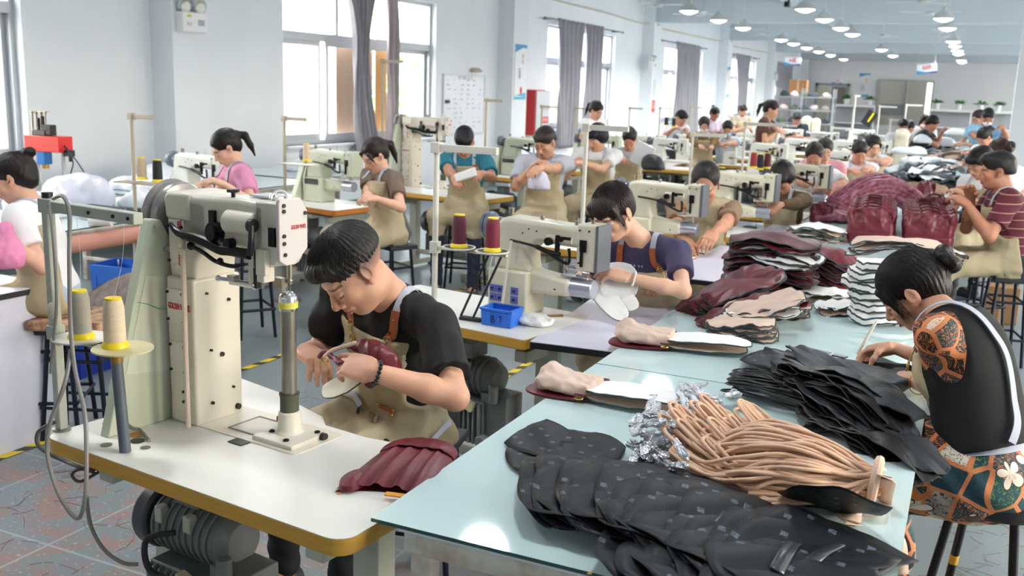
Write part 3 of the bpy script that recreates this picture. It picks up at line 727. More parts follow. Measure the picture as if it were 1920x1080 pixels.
def head_prims(rec, c, R, s=1., jaw=1., ears=True, female=False):
    """c: centre between the ears, R columns = right, face, up"""
    T = lambda x, y, z: c+R @ (Vector((x, y, z))*s)
    rec.ell(T(0, -.018, .042), (.077*s, .096*s, .082*s), R, k=.0); rec.ell(T(0, .022, -.028), (.061*s*jaw, .066*s, .082*s), R, k=.03)
    rec.ell(T(0, .052, -.086), (.030*s*jaw, .026*s, .021*s), R, k=.03); rec.ell(T(0, .0, -.066), (.052*s*jaw, .045*s, .035*s), R, k=.03)
    rec.cap(T(-.03, .077, .022), T(.03, .077, .022), .012*s, k=.02)
    for q in (-1, 1):
        rec.ell(T(.038*q, .058, -.02), (.024*s, .024*s, .022*s), R, k=.02)
        rec.ell(T(.031*q, .096, .0), (.019*s, .013*s, .0095*s), R, k=.012, op='s')
        rec.ell(T(.031*q, .0775, -.001), (.0165*s, .0125*s, .0095*s), R, k=.004)
        rec.ell(T(.031*q, .0775, -.0105), (.015*s, .011*s, .004*s), R, k=.006)
        rec.ell(T(.0135*q, .094, -.036), (.0085*s, .0095*s, .0075*s), R, k=.006)
        if ears:
            Re = R @ Matrix.Rotation(-.25*q, 3, 'Z') @ Matrix.Rotation(-.12, 3, 'X')
            rec.ell(T(.079*q, -.008, -.002), (.007*s, .019*s, .031*s), Re, k=.008)
            rec.ell(T(.0855*q, -.003, .003), (.004*s, .011*s, .019*s), Re, k=.004, op='s'); rec.ell(T(.078*q, .002, -.029), (.007*s, .009*s, .01*s), Re, k=.006)
    rec.cap(T(0, .083, .012), T(0, .107, -.027), .0068*s, .0098*s, k=.01); rec.ell(T(0, .106, -.031), (.0125*s, .011*s, .0095*s), R, k=.006)
    rec.ell(T(0, .082, -.054), (.027*s, .012*s, .014*s), R, k=.012)
    rec.ell(T(0, .0925, -.0575), (.0215*s, .0065*s, .0048*s), R, k=.004); rec.ell(T(0, .0905, -.0675), (.0185*s, .007*s, .0058*s), R, k=.004)
    rec.cap(T(-.019, .098, -.0625), T(.019, .098, -.0625), .0022*s, k=.003, op='s')
def head_color(c, R, s, base, lips='b86a62', brow='2b2421', stubble=None, hairc=None):
    Mi = np.array(R.transposed()); c0 = np.array(c); B = np.array(lin(base)); Lp = np.array(lin(lips)); Bw = np.array(lin(brow)); Pk = B*np.array([1.02, .82, .78])
    def fn(V):
        q = (V-c0) @ Mi.T/s; x, y, z = q[:, 0], q[:, 1], q[:, 2]; out = np.tile(B, (len(V), 1))
        near = (np.abs(x) < .11) & (y > -.13) & (y < .14) & (np.abs(z) < .15)
        def mix(m_, C): out[:] = out*(1-m_[:, None])+C*m_[:, None]
        sm = lambda v, a, b: np.clip((v-a)/(b-a), 0, 1)
        mix(near*sm(-(((np.abs(x)-.04)/.02)**2+((z+.025)/.018)**2), -1.6, 0)*(y > .03)*.35, Pk); mix(near*(np.abs(x) > .075)*.35*(y < .03)*(y > -.04)*(z < .035), Pk*np.array([1, .9, .9]))
        mix(near*(y > .1)*(z < -.01)*.3, Pk)
        m_ = near*(y > .08)*sm(1.2-((x/.0225)**2+((z+.0625)/.0115)**2), 0, .4); mix(m_, Lp)
        mix(near*(y > .085)*(np.abs(z+.0625) < .0014)*(np.abs(x) < .02)*.75, Lp*.35)
        bz = .0235-.35*np.maximum(np.abs(x)-.03, 0)+.08*(np.abs(x)-.03); m_ = near*(y > .05)*sm(.0062-np.abs(z-bz), 0, .003)*(np.abs(x) > .013)*(np.abs(x) < .05); mix(m_*.8, Bw)
        ez = -.0075+6.*(np.abs(x)-.031)**2; m_ = near*(y > .062)*sm(.0026-np.abs(z-ez), 0, .0014)*(np.abs(x) > .0225)*(np.abs(np.abs(x)-.0325) < .0165); mix(m_*.92, Bw*.8)
        if stubble is not None:
            lim = np.where(y < .0, -.035, -.03+1.3*np.maximum(y, 0)); m_ = near*sm(z-lim, 0, .055)*sm(.062-y+np.maximum(z-.05, 0)*2, 0, .02); mix(m_*stubble, np.array(lin(hairc or '2a2522')))
        return out
    return fn
HAIR = {}
def hair_mat(c): return mat('hair_'+c, c, rough=.48, noise=.3, nscale=30, stretch=(1, 1, .25), bump=.25, bscale=110, spec=.35)
def strands(mb, c, R, s, n, rng, rad, zmin, ln, r_=.0009, tilt=.55, front=None, th0=(.05, 1.5), lift=0.):
    """fine locks lying over the hair volume along great circles through the crown (or the bun)"""
    rx, ry, rz, oz, oy = rad; Q = Matrix.Rotation(tilt, 3, 'X')
    for _ in range(n):
        az = rng.uniform(0, 2*PI); t0 = rng.uniform(*th0); pts = []; l0 = ln*rng.uniform(.6, 1.3); dth = l0/.09; wob = rng.uniform(-.12, .12); lf = 1+lift*rng.random()
        for k in range(6):
            th = t0+dth*k/5; a = az+wob*k/5
            d = Q @ Vector((math.sin(th)*math.sin(a), math.sin(th)*math.cos(a), math.cos(th)))
            p = Vector((rx*d.x, ry*d.y+oy, rz*d.z+oz))
            if front and p.y > .03 and p.z < front-.02*rng.random(): break
            if p.z < zmin: break
            pts.append(c+R @ (p*s*(1.0+(lf-1)*k/5)))
        if len(pts) >= 3: mb.tube(pts, [r_*s*1.2]*(len(pts)-1)+[r_*.2], 3, cap=False)
def hair(style, c, R, s, col, h, parent, seed=1, fine=False):
    T = lambda x, y, z: c+R @ (Vector((x, y, z))*s); rec = Rec(); hm = hair_mat(col); rng = random.Random(seed)
    pl = []; cran = (0, -.02, .046)
    def face_cut(y=.1, z=-.045, r=(.075, .07, .115)): rec.ell(T(0, y, z), tuple(v*s for v in r), R, k=.012, op='s')
    mode = style
    if style in ('short', 'crew'):
        rec.ell(T(0, -.016, .052), (.083*s, .104*s, .086*s), R, k=0); rec.ell(T(0, .05, .088), (.058*s, .048*s, .034*s), R, k=.03)
        rec.ell(T(0, -.075, .0), (.066*s, .045*s, .06*s), R, k=.03)
        face_cut(.118, -.03, (.085, .07, .1)); rec.box(T(0, .02, -.11), (.12*s, .16*s, .09*s), R, k=.01, op='s')
        for q in (-1, 1): rec.ell(T(.085*q, .005, -.005), (.02*s, .032*s, .036*s), R, k=.008, op='s')
        rec.box(T(0, -.1, -.14), (.12*s, .1*s, .09*s), R, k=.01, op='s')
    elif style == 'fade':
        rec.ell(T(0, -.018, .048), (.081*s, .102*s, .086*s), R, k=0); rec.ell(T(0, .064, .076), (.06*s, .042*s, .032*s), R, k=.025)
        rec.ell(T(0, .112, .0), (.09*s, .055*s, .062*s), R, k=.008, op='s')
        for q in (-1, 1): rec.ell(T(.108*q, .03, -.02), (.036*s, .1*s, .07*s), R, k=.02, op='s')
        rec.box(T(0, -.06, -.06), (.14*s, .2*s, .062*s), R, k=.03, op='s')
    elif style == 'balding':
        rec.ell(T(0, -.024, .03), (.0815*s, .101*s, .082*s), R, k=0); rec.box(T(0, .05, -.1), (.12*s, .13*s, .08*s), R, k=.01, op='s'); face_cut(.11, .0, (.085, .095, .12))
        rec.ell(T(0, .0, .13), (.05*s, .085*s, .05*s), R, k=.02, op='s'); rec.box(T(0, -.1, -.13), (.12*s, .1*s, .08*s), R, k=.01, op='s')
        for q in (-1, 1): rec.ell(T(.085*q, .003, -.005), (.02*s, .03*s, .036*s), R, k=.008, op='s')
    elif style == 'combover':
        rec.ell(T(0, -.022, .046), (.083*s, .1*s, .083*s), R, k=0); rec.box(T(0, .05, -.1), (.12*s, .13*s, .08*s), R, k=.01, op='s'); face_cut(.115, .02, (.085, .075, .1)); rec.box(T(0, -.1, -.13), (.12*s, .1*s, .08*s), R, k=.01, op='s')
        for q in (-1, 1): rec.ell(T(.085*q, .003, -.005), (.02*s, .03*s, .036*s), R, k=.008, op='s')
    else:                                            # women's hair pulled back
        rec.ell(T(0, -.02, .048), (.084*s, .105*s, .088*s), R, k=0); rec.ell(T(0, -.06, -.005), (.07*s, .056*s, .07*s), R, k=.03)
        face_cut(.115, -.03, (.078, .08, .105))
        for q in (-1, 1): rec.ell(T(.09*q, .012, -.02), (.022*s, .034*s, .04*s), R, k=.008, op='s')
        rec.box(T(0, .05, -.12), (.12*s, .1*s, .08*s), R, k=.01, op='s')
        if 'bangs' in style:
            rec.ell(T(0, .044, .066), (.066*s, .038*s, .045*s), R, k=.02)
            for q in range(-4, 5): rec.cap(T(.014*q, .066-.0016*q*q, .07), T(.0155*q, .0855-.0024*q*q, .016-.006*(abs(q) > 2)), .011*s, .0035*s, k=.008)
            for q in (-1, 1): rec.cap(T(.06*q, .06, .07), T(.078*q, .045, -.03), .014*s, .004*s, k=.012)
        if 'side' in style:
            for q in (-1, 1): rec.cap(T(.05*q, .075, .06), T(.075*q, .052, -.045), .012*s, .003*s, k=.012)
        if 'bun' in style:
            b = (0, -.145, .03) if 'low' in style else (0, -.115, .1)
            if 'low' in style:
                rec.ell(T(0, -.105, .02), (.04*s, .04*s, .035*s), R, k=.02)
                for k_ in range(10):
                    a = k_*2*PI/10; rec.cap(T(.026*math.cos(a), b[1]-.006*math.sin(a*2), b[2]+.03*math.sin(a)), T(.026*math.cos(a+.63), b[1]-.006*math.sin(a*2+1.26), b[2]+.03*math.sin(a+.63)), .019*s, k=.008)
            else:
                for k_ in range(7): a = k_*.9; rec.ell(T(.018*math.cos(a), b[1]+.018*math.sin(a), b[2]+.008*math.sin(a*2)), (.02*s,)*3, R, k=.006)
        if 'pony' in style:
            rec.ell(T(0, -.115, .045), (.022*s, .022*s, .022*s), R, k=.01)
            for (p, q, a, b2) in (((0, -.12, .045), (0, -.16, .0), .02, .027), ((0, -.16, .0), (.005, -.155, -.08), .027, .022), ((.005, -.155, -.08), (.01, -.14, -.16), .022, .006)): rec.cap(T(*p), T(*q), a*s, b2*s, k=.01)
        if 'long' in style:
            rec.ell(T(0, -.07, -.07), (.085*s, .05*s, .09*s), R, k=.03)
        if 'bob' in style: rec.ell(T(0, -.03, .0), (.092*s, .085*s, .085*s), R, k=.03); face_cut(.12, -.06, (.075, .08, .12)); rec.ell(T(0, .06, .06), (.07*s, .044*s, .04*s), R, k=.02)
    Mi = np.array(R.transposed()); c0 = np.array(c)
    def warp(p):
        q = (p-c0) @ Mi.T/s; th = np.arctan2(q[:, 0], q[:, 1]+.05*0+.02); 
        return (.0011*np.sin(th*38+np.sin(q[:, 2]*60)*1.5)+.0009*np.sin(th*71+q[:, 2]*40)+.0016*vnoise(q, 45, seed))*s
    V, F = rec.mesh(h, warp=warp)
    o = np_mesh('hair', V, F, hm, parent)
    if fine:
        mb = MB(); rad = (.0845, .106, .088, .05, -.018)
        if style == 'fade': strands(mb, c, R, s, 2600, rng, (.0805, .107, .083, .05, -.004), .03, .03, .0005, tilt=.6, front=.066, lift=.03)
        else: strands(mb, c, R, s, 2200, rng, rad, .0, .09, .0005, tilt=2.0 if 'bun' in style or 'pony' in style else .5, front=.045, th0=(.1, 2.9))
        if 'bangs' in style:
            for _ in range(260):
                q = rng.uniform(-1, 1); x0 = .05*q; mb.tube([T(x0*.7, .056, .108), T(x0, .079-.024*q*q, .08), T(x0*1.15, .089-.03*q*q, .045), T(x0*1.25+rng.uniform(-.006, .006), .092-.032*q*q, .016+rng.uniform(-.008, .008))], [.0008, .0008, .0008, .0002], 3, cap=False)
        if 'side' in style or 'bangs' in style:
            for _ in range(90):
                q = rng.choice((-1, 1)); j = rng.uniform(0, 1); mb.tube([T(.05*q, .07-.02*j, .085), T(.072*q, .07-.03*j, .04), T(.079*q, .062-.03*j, .0), T(.074*q+.004*rng.random(), .055-.03*j+.01*rng.random(), -.05-.02*rng.random())], [.0008, .0008, .0006, .0002], 3, cap=False)
        if len(mb.v):
            lo = mb.build('hair_locks', hm, o, smooth=180)
    return o
def ribbon(rec, pts, w_, name, m_, parent, off=.006, thick=.003, n=8, proj=True):
    sp = spline(pts, n); A = np.array([tuple(p) for p in sp]); T = np.gradient(A, axis=0); T /= np.linalg.norm(T, axis=1)[:, None]+1e-9
    if proj: C_, g = rec.project(A, off)
    else: C_ = A; _, g = rec.project(A, off, 1)
    B = np.cross(T, g); B /= np.linalg.norm(B, axis=1)[:, None]+1e-9
    mb = MB(); k = len(A); V = []
    for i in range(k):
        for sx, sn in ((-1, 0), (1, 0), (1, 1), (-1, 1)): V.append(Vector(C_[i]+B[i]*sx*w_/2+g[i]*sn*thick))
    F = [[i*4+j, i*4+(j+1) % 4, (i+1)*4+(j+1) % 4, (i+1)*4+j] for i in range(k-1) for j in range(4)]+[[3, 2, 1, 0], [(k-1)*4+j for j in range(4)]]
    mb.add(V, F); o = mb.build(name, m_, parent, smooth=40); return o, C_, g, B
apron_m = mat('apron_khaki', 'b7a888', rough=.8, noise=.07, nscale=9, bump=.12, bscale=140); strap_m = mat('strap_grey', 'b3b8c4', rough=.8); leather = mat('leather_tan', 'a3552c', rough=.45); brass = mat('brass', 'c9a25c', rough=.25, metal=.9)
def skin_mat(): return mat('skin', 'd9a78c', rough=.5, sss=.06, attr='Col', noise=.05, nscale=40, bump=.06, bscale=220)
DBG = []
def person(label, base, yaw, seat=.47, s=1., lean=.3, side=0., head_pitch=.7, head_yaw=0., head_tilt=0., wl=None, wr=None, skin='d9a78c', hairs='short', hcol='1f1b1a',
           shirt='222222', sleeve='short', pants='2a2c34', apron=True, h=.009, fineh=None, legs='sit', seed=1, mask=None, shirt_cb=None, apron_col=None, head=None, hl=None, hr=None,
           pole_l=None, pole_r=None, torso=None, stubble=None, cat='person', group=None, glasses=False, shorts=False, hands=None, fat=1., knee_spread=.12, skirt=False, shoe='3a3a40', lips='b86a62', jaw=1., no_legs=False, neckdir=None, apron_top=.40, apron_w=.125, strap=True, fold=1., hsc=1., acut=0., tabf=.42):
    ap = None
    f = Vector((math.sin(-yaw), math.cos(-yaw), 0)) if not isinstance(yaw, Vector) else yaw.normalized()
    rt = f.cross(Vector((0, 0, 1))).normalized()                      # the person's right
    pel = Vector(base)+Vector((0, 0, seat+.09*s))
    up = (Vector((0, 0, 1))*math.cos(lean)+f*math.sin(lean)); up = (up+rt*math.sin(side)).normalized(); fr = rt.cross(up)*-1; fr = up.cross(rt).normalized()
    TL = .47*s
    neck = pel+up*TL if torso is None else Vector(torso); up = (neck-pel).normalized(); rt = (rt-up*rt.dot(up)).normalized(); fr = up.cross(rt).normalized()
    if fr.dot(f) < 0: fr = -fr
    TB = Matrix((rt, fr, up)).transposed(); TL = (neck-pel).length
    sw = .178*s*min(fat, 1.08)
    shR = neck+rt*sw-up*.045*s+fr*.01; shL = neck-rt*sw-up*.045*s+fr*.01
    # head
    hd = f.copy(); hd = rotz(head_yaw) @ hd; hdn = (hd*math.cos(head_pitch)-Vector((0, 0, 1))*math.sin(head_pitch)).normalized()
    hup = (Vector((0, 0, 1))*math.cos(head_pitch)+hd*math.sin(head_pitch)); hr_ = hdn.cross(hup).normalized(); hup = Matrix.Rotation(head_tilt, 3, hdn) @ hup; R = basis(hdn, hup)
    hc = (neck+(up*.5+Vector((0, 0, 1))*.5+f*.35).normalized()*.135*s) if head is None else Vector(head)
    # arms
    wl = Vector(wl) if wl is not None else pel+f*.38*s+Vector((0, 0, .25*s))-rt*.05; wr = Vector(wr) if wr is not None else pel+f*.38*s+Vector((0, 0, .25*s))+rt*.05
    eR, wr = ik(shR, wr, .285*s, .25*s, pole_r or (rt*.6-Vector((0, 0, 1))*.8-f*.3)); eL, wl = ik(shL, wl, .285*s, .25*s, pole_l or (-rt*.6-Vector((0, 0, 1))*.8-f*.3))
    # legs
    hpR = pel+rt*.09*s-Vector((0, 0, .01)); hpL = pel-rt*.09*s-Vector((0, 0, .01))
    if legs == 'sit':
        knR = pel+f*.43*s+rt*(.09+knee_spread*.6)*s; knL = pel+f*.43*s-rt*(.09+knee_spread*.6)*s; knR.z = knL.z = max(seat, .47*s)+.055*s
        anR = Vector((knR.x, knR.y, .09))-f*.02; anL = Vector((knL.x, knL.y, .09))+f*.04
    else:
        knR = Vector((hpR.x, hpR.y, .5*s))+f*.02; knL = Vector((hpL.x, hpL.y, .5*s))+f*.02; anR = Vector((hpR.x, hpR.y, .09)); anL = Vector((hpL.x, hpL.y, .09))
    if isinstance(legs, dict):
        knR, knL, anR, anL = (Vector(legs[k]) for k in ('kr', 'kl', 'ar', 'al'))
    DBG.append((label, dict(head=hc, neck=neck, shR=shR, shL=shL, eR=eR, eL=eL, wR=wr, wL=wl, pel=pel, knR=knR, knL=knL)))
    b = Rec()
    def tors(r_, g=0., bust=0.):
        r_.ell(pel+up*.01, (.158*s*fat+g, .118*s*fat+g, .12*s+g), TB, k=0); r_.ell(pel+up*TL*.38, (.14*s*fat+g, .108*s*fat+g, .17*s+g), TB, k=.06)
        r_.ell(pel+up*TL*.68, (.158*s*fat+g, .112*s*fat+g, .15*s+g), TB, k=.05); r_.cap(neck-up*.065*s-rt*.1*s, neck-up*.065*s+rt*.1*s, .068*s+g, k=.05)
        r_.cap(shR-up*.012, neck-up*.03*s, .055*s+g, .05*s+g*.6, k=.03); r_.cap(shL-up*.012, neck-up*.03*s, .055*s+g, .05*s+g*.6, k=.03)
        if bust: r_.ell(pel+up*TL*.66+fr*.075*s+rt*.065*s, (.06*s+g, .055*s+g, .06*s+g), TB, k=.04); r_.ell(pel+up*TL*.66+fr*.075*s-rt*.065*s, (.06*s+g, .055*s+g, .06*s+g), TB, k=.04)
    female = 'bun' in hairs or 'pony' in hairs or 'bangs' in hairs or 'bob' in hairs or 'side' in hairs
    tors(b, -.012); nb = .052 if not female else .044
    b.cap(neck-up*.03*s, hc+R @ Vector((0, -.03, -.045))*s, (nb+.012)*s, nb*s, k=.035)
    for sh, e, w_, sd, hh_ in ((shR, eR, wr, 1, hr), (shL, eL, wl, -1, hl)):
        am = 1. if not female else .86
        b.cap(sh, e, .047*s*am, .038*s*am, k=.02); fa = (w_-e); b.cap(e, e+fa*.35, .038*s*am, .04*s*am, k=.02); b.cap(e+fa*.35, w_, .04*s*am, .0255*s*am, k=.015)
        o_ = hh_ or {}; d = Vector(o_.get('d', (w_-e).normalized()*.8+f*.2-Vector((0, 0, .2)))); n_ = Vector(o_.get('n', Vector((0, 0, -1))+(-rt*.3*sd)))
        hand(b, w_+d.normalized()*.005, d, n_, -sd, s*(1 if not female else .92), o_.get('curl', (.45, .5, .55, .6)), o_.get('thumb', .6), o_.get('spread', .05), tc=o_.get('tc', .35))
    if not no_legs:
        for hp, kn, an in ((hpR, knR, anR), (hpL, knL, anL)):
            b.cap(hp, kn, .078*s, .05*s, k=.03); b.cap(kn, kn+(an-kn)*.35, .05*s, .051*s, k=.02); b.cap(kn+(an-kn)*.35, an, .051*s, .034*s, k=.02); b.cap(an, an+f*.13-Vector((0, 0, .05)), .034*s, .028*s, k=.02)
    hs_ = s*hsc; head_prims(b, hc, R, hs_, jaw*(.95 if female else 1.02), female=female)
    org = np.array((base[0], base[1], 0.0))
    hh = fineh or h; fine = [(np.array(hc)-.15*hs_, np.array(hc)+.15*hs_, hh*.75 if fineh else hh)]
    if fineh:
        for w_ in (wr, wl): fine.append((np.array(w_)-.17, np.array(w_)+.17, hh))
    V, F = b.mesh(h, fine)
    hcol_fn = head_color(hc, R, hs_, skin, lips, hcol, stubble, hcol)
    o = np_mesh('person', V, F, skin_mat(), None, col=hcol_fn, org=org); tag(o, label, cat, group); W0 = np.array(org)
    holder = bpy.data.objects.new('tmp', None); 
    def child(name, V_, F_, m_, **k): c_ = np_mesh(name, V_-W0, F_, m_, o, **k); return c_
    class Sub: pass
    o['_'] = 0; del o['_']
    off = Matrix.Translation(-Vector(org))
    def fix(c_): c_.matrix_parent_inverse = off.copy(); return c_
    ho = hair(hairs, hc, R, hs_, hcol, hh if hh < .006 else min(h, .008), o, seed, fine=bool(fineh)); fix(ho)
    # shirt
    sh_ = Rec(); g = .006; tors(sh_, g, bust=female)
    sl = {'short': .62, 'long': 1.0, 'elbow': 1.0, 'none': 0}[sleeve]
    cuts = []
    for shd, e, w_ in ((shR, eR, wr), (shL, eL, wl)):
        am = 1. if not female else .9
        if sleeve == 'short':
            end = shd+(e-shd)*(.72 if not female else .6); sh_.cap(shd, end+(e-shd).normalized()*.05, .064*s*am, .067*s*am, k=.03); cuts.append((end, e-shd))
        elif sleeve in ('long', 'elbow'):
            fe = .86 if sleeve == 'long' else .35; sh_.cap(shd, e, .062*s*am, .054*s*am, k=.03); sh_.cap(e, e+(w_-e)*fe, .054*s*am, (.038 if sleeve == 'long' else .056)*s*am, k=.02); cuts.append((e+(w_-e)*(fe-.06 if sleeve == 'elbow' else fe), w_-e))
    for pt, dr in cuts:
        dr = Vector(dr).normalized(); Rb = basis(dr, (0, 0, 1) if abs(dr.z) < .9 else (1, 0, 0)); sh_.box(Vector(pt)+dr*.08, (.09*s, .08, .09*s), Rb, k=.003, op='s')
    sh_.ell(neck+up*.045*s+fr*.025*s, (.068*s, .06*s, .06*s), TB, k=.006, op='s')
    sd0 = seed*3.1
    Tm = np.array(TB.transposed()); P0 = np.array(pel)
    def fold_w(p):
        q = (p-P0) @ Tm.T
        return fold*(.0035*vnoise(q, 22, sd0)+.0025*np.sin(q[:, 2]*55+q[:, 0]*28*np.sign(q[:, 0])+vnoise(q, 12, sd0+1)*3)+.0015*np.sin(q[:, 0]*90+q[:, 1]*60+vnoise(q, 20, sd0+2)*3))
    sm = shirt if not isinstance(shirt, str) else mat('cloth_'+shirt, shirt, rough=.8, noise=.05, nscale=12, bump=.08, bscale=160)
    V, F = sh_.mesh(h if not fineh else max(fineh*1.7, .0045), warp=fold_w)
    so = np_mesh('shirt', V, F, sm, o); fix(so)
    if shirt_cb: shirt_cb(sh_, so, dict(neck=neck, pel=pel, TB=TB, up=up, fr=fr, rt=rt, TL=TL, shR=shR, shL=shL, eL=eL, eR=eR, wL=wl, wR=wr, hc=hc, R=R, o=o, fix=fix, f=f))
    pr = Rec()
    if not no_legs:
        pr.ell(pel-up*.0, (.165*s*fat, .125*s*fat, .125*s), TB, k=0)
        for hp, kn, an in ((hpR, knR, anR), (hpL, knL, anL)):
            pr.cap(hp, kn, .09*s, .066*s, k=.04)
            if not shorts: pr.cap(kn, an+Vector((0, 0, .02)), .064*s, .05*s, k=.02)
        if skirt:
            kc = (knR+knL)/2; pr.ell(pel+f*.1-Vector((0, 0, .05)), (.24*s, .27*s, .16*s), basis(f), k=.05); pr.cap(kc-f*.06+rt*.14, kc-f*.06-rt*.14, .12, k=.06)
        pm = pants if not isinstance(pants, str) else mat('trouser_'+pants, pants, rough=.8, noise=.06, nscale=10)
        def pw(p): return .003*vnoise(p, 30, sd0+4)+.003*np.sin(p[:, 0]*60+p[:, 2]*70+vnoise(p, 15, sd0)*3)
        V, F = pr.mesh(max(h, .008), warp=pw); fix(np_mesh('skirt' if skirt else 'shorts' if shorts else 'trousers', V, F, pm, o))
        fo = Rec()
        shm = mat('shoe_'+shoe, shoe, rough=.6)
        for an, nm_ in ((anR, 0), (anL, 1)):
            fo = Rec(); fo.cap(Vector((an.x, an.y, .055))-f*.03, Vector((an.x, an.y, .045))+f*.13, .042, .036, k=.02); fo.box(Vector((an.x, an.y, .02))+f*.05, (.042, .13, .02), basis(f), k=.02)
            V, F = fo.mesh(.009); fix(np_mesh('shoe', V, F, shm, o))
    if apron:
        am_ = apron_m if apron_col is None else mat('apron_'+apron_col, apron_col, rough=.8, noise=.08, nscale=9)
        ap = Rec(); tors(ap, .016 if fineh else .024, bust=female)
        if not no_legs and legs != 'stand':
            for hp, kn in ((hpR, knR), (hpL, knL)): ap.cap(hp+Vector((0, 0, .01)), kn+Vector((0, 0, .0)), .096*s, .074*s, k=.05)
            ap.cap(knR, knL, .045, k=.06); ap.cap((hpR+hpL)/2, (knR+knL)/2, .07, k=.06)
            for kn, an in ((knR, anR), (knL, anL)): ap.cap(kn+f*.0, kn+(an-kn)*.28+f*.0, .074*s, .066*s, k=.05)
        elif legs == 'stand': ap.cap(hpR, knR, .1, .12, k=.12); ap.cap(hpL, knL, .1, .12, k=.12)
        # keep the front panel: cut the back, the sides of the bib, the top
        ap.box(pel-fr*(.215-acut)+up*.2, (.4, .19, .6), TB, k=.004, op='s')
        ap.box(neck+up*(.12-TL+apron_top*1.0) if False else pel+up*(apron_top*s+.16)+fr*.05, (.3, .3, .16), TB, k=.003, op='s')
        for q in (-1, 1):
            Rb = TB @ Matrix.Rotation(q*.13, 3, 'Y'); ap.box(pel+up*.36*s+rt*q*(apron_w+.17)+fr*.0, (.15, .3, .2*s), Rb, k=.004, op='s')
        if legs == 'sit' or isinstance(legs, dict): ap.box((knR+knL)/2-Vector((0, 0, .33)), (.5, .5, .17), None, k=.01, op='s')
        V, F = ap.mesh(h if not fineh else max(fineh*1.7, .0045), warp=lambda p: fold_w(p)*.8+.002*vnoise(p, 60, 3))
        ao = np_mesh('apron', V, F, am_, o); fix(ao)
        if strap:
            for q in (-1, 1):
                top = pel+up*(apron_top*s-.01)+rt*q*(apron_w-.02)*1.0+fr*.16
                a0 = pel+up*(apron_top*s+.015)+rt*q*(apron_w-.022)+fr*.14; a1 = neck-up*.06*s+rt*q*.09*s+fr*.1; a2 = neck+up*.03+rt*q*.075*s+fr*.0; a3 = neck-up*.05+rt*q*.06-fr*.1
                so_, C_, g_, B_ = ribbon(sh_, [a0, a0+(a1-a0)*.5, a1, a2, a3], .026*s, 'apron_strap', strap_m, o, off=.004, n=6 if fineh else 3); fix(so_)
                k_ = max(3, int(len(C_)*tabf))
                mb = MB(); idx = list(range(0 if not fineh else 2, k_+1))
                vv = []
                for i in idx:
                    for sx, sn in ((-1, 0), (1, 0), (1, 1), (-1, 1)): vv.append(Vector(C_[i]+B_[i]*sx*.0145*s+g_[i]*(.0035+sn*.003)))
                n_ = len(idx); mb.add(vv, [[i*4+j, i*4+(j+1) % 4, (i+1)*4+(j+1) % 4, (i+1)*4+j] for i in range(n_-1) for j in range(4)]+[[3, 2, 1, 0], [(n_-1)*4+j for j in range(4)]])
                lo_ = mb.build('leather_tab', leather, so_)
                if fineh:
                    e0 = Vector(C_[2]); gg = Vector(g_[2]); u_ = (Vector(C_[3])-e0).normalized(); b_2 = Vector(B_[2])
                    r2 = MB()
                    for i in (idx[3], idx[-2]): r2.ball(Vector(C_[i]+g_[i]*.0072), (.004, .004, .004), 8, 5)
                    r2.build('rivet', brass, lo_)
                    r2 = MB(); r2.tube([e0+gg*.008+b_2*.016*math.cos(a)+u_*.01*math.sin(a) for a in [i*PI/6 for i in range(12)]], .0017, 6, closed=True)
                    r2.tube(spline([e0+gg*.008-u_*.008, e0+gg*.01-u_*.02, e0+gg*.01-u_*.035], 3), .0022, 6)
                    r2.tube([e0+gg*.012-u_*.045+b_2*.008*math.cos(a)+u_*.012*math.sin(a) for a in [i*PI/6 for i in range(12)]], .0017, 6, closed=True)
                    r2.build('snap_hook', brass, lo_)
                    r2 = MB(); ctr = e0+gg*.009-u_*.052; r2.tube([ctr+b_2*.0135*math.cos(a)+u_*.0135*math.sin(a) for a in [i*PI/8 for i in range(16)]], .003, 8, closed=True); r2.build('eyelet', brass, ao); 
                    for c_ in kids(o): pass
    if mask:
        mk_ = Rec(); T = lambda x, y, z: hc+R @ (Vector((x, y, z))*s)
        mk_.ell(T(0, .045, -.045), (.062*s, .062*s, .048*s), R, k=0); mk_.box(T(0, -.04, -.04), (.1*s, .06*s, .1*s), R, k=.004, op='s')
        V, F = mk_.mesh(.006); fix(np_mesh('face_mask', V, F, mat('mask_'+mask, mask, rough=.8), o))
        mb = MB()
        for q in (-1, 1): mb.tube([T(.055*q, .05, -.03), T(.083*q, -.01, .02)], .0015, 5)
        fix(mb.build('mask_loop', whitep, o))
    if glasses:
        T = lambda x, y, z: hc+R @ (Vector((x, y, z))*s); mb = MB()
        for q in (-1, 1):
            mb.tube([T(.032*q+.021*math.cos(a), .099, -.002+.016*math.sin(a)) for a in [i*PI/8 for i in range(16)]], .0014, 6, closed=True); mb.tube([T(.053*q, .098, .002), T(.082*q, .0, .008)], .0014, 5)
        mb.tube([T(-.011, .102, 0), T(.011, .102, 0)], .0014, 5); fix(mb.build('spectacles', mat('gold_wire', 'b59a6a', rough=.3, metal=.8), o))
    o['_j'] = 0; del o['_j']
    return o, dict(neck=neck, pel=pel, TB=TB, up=up, fr=fr, rt=rt, TL=TL, shR=shR, shL=shL, eL=eL, eR=eR, wL=wl, wR=wr, hc=hc, R=R, o=o, fix=fix, f=f, shirt=sh_, org=Vector(org), ap=ap)
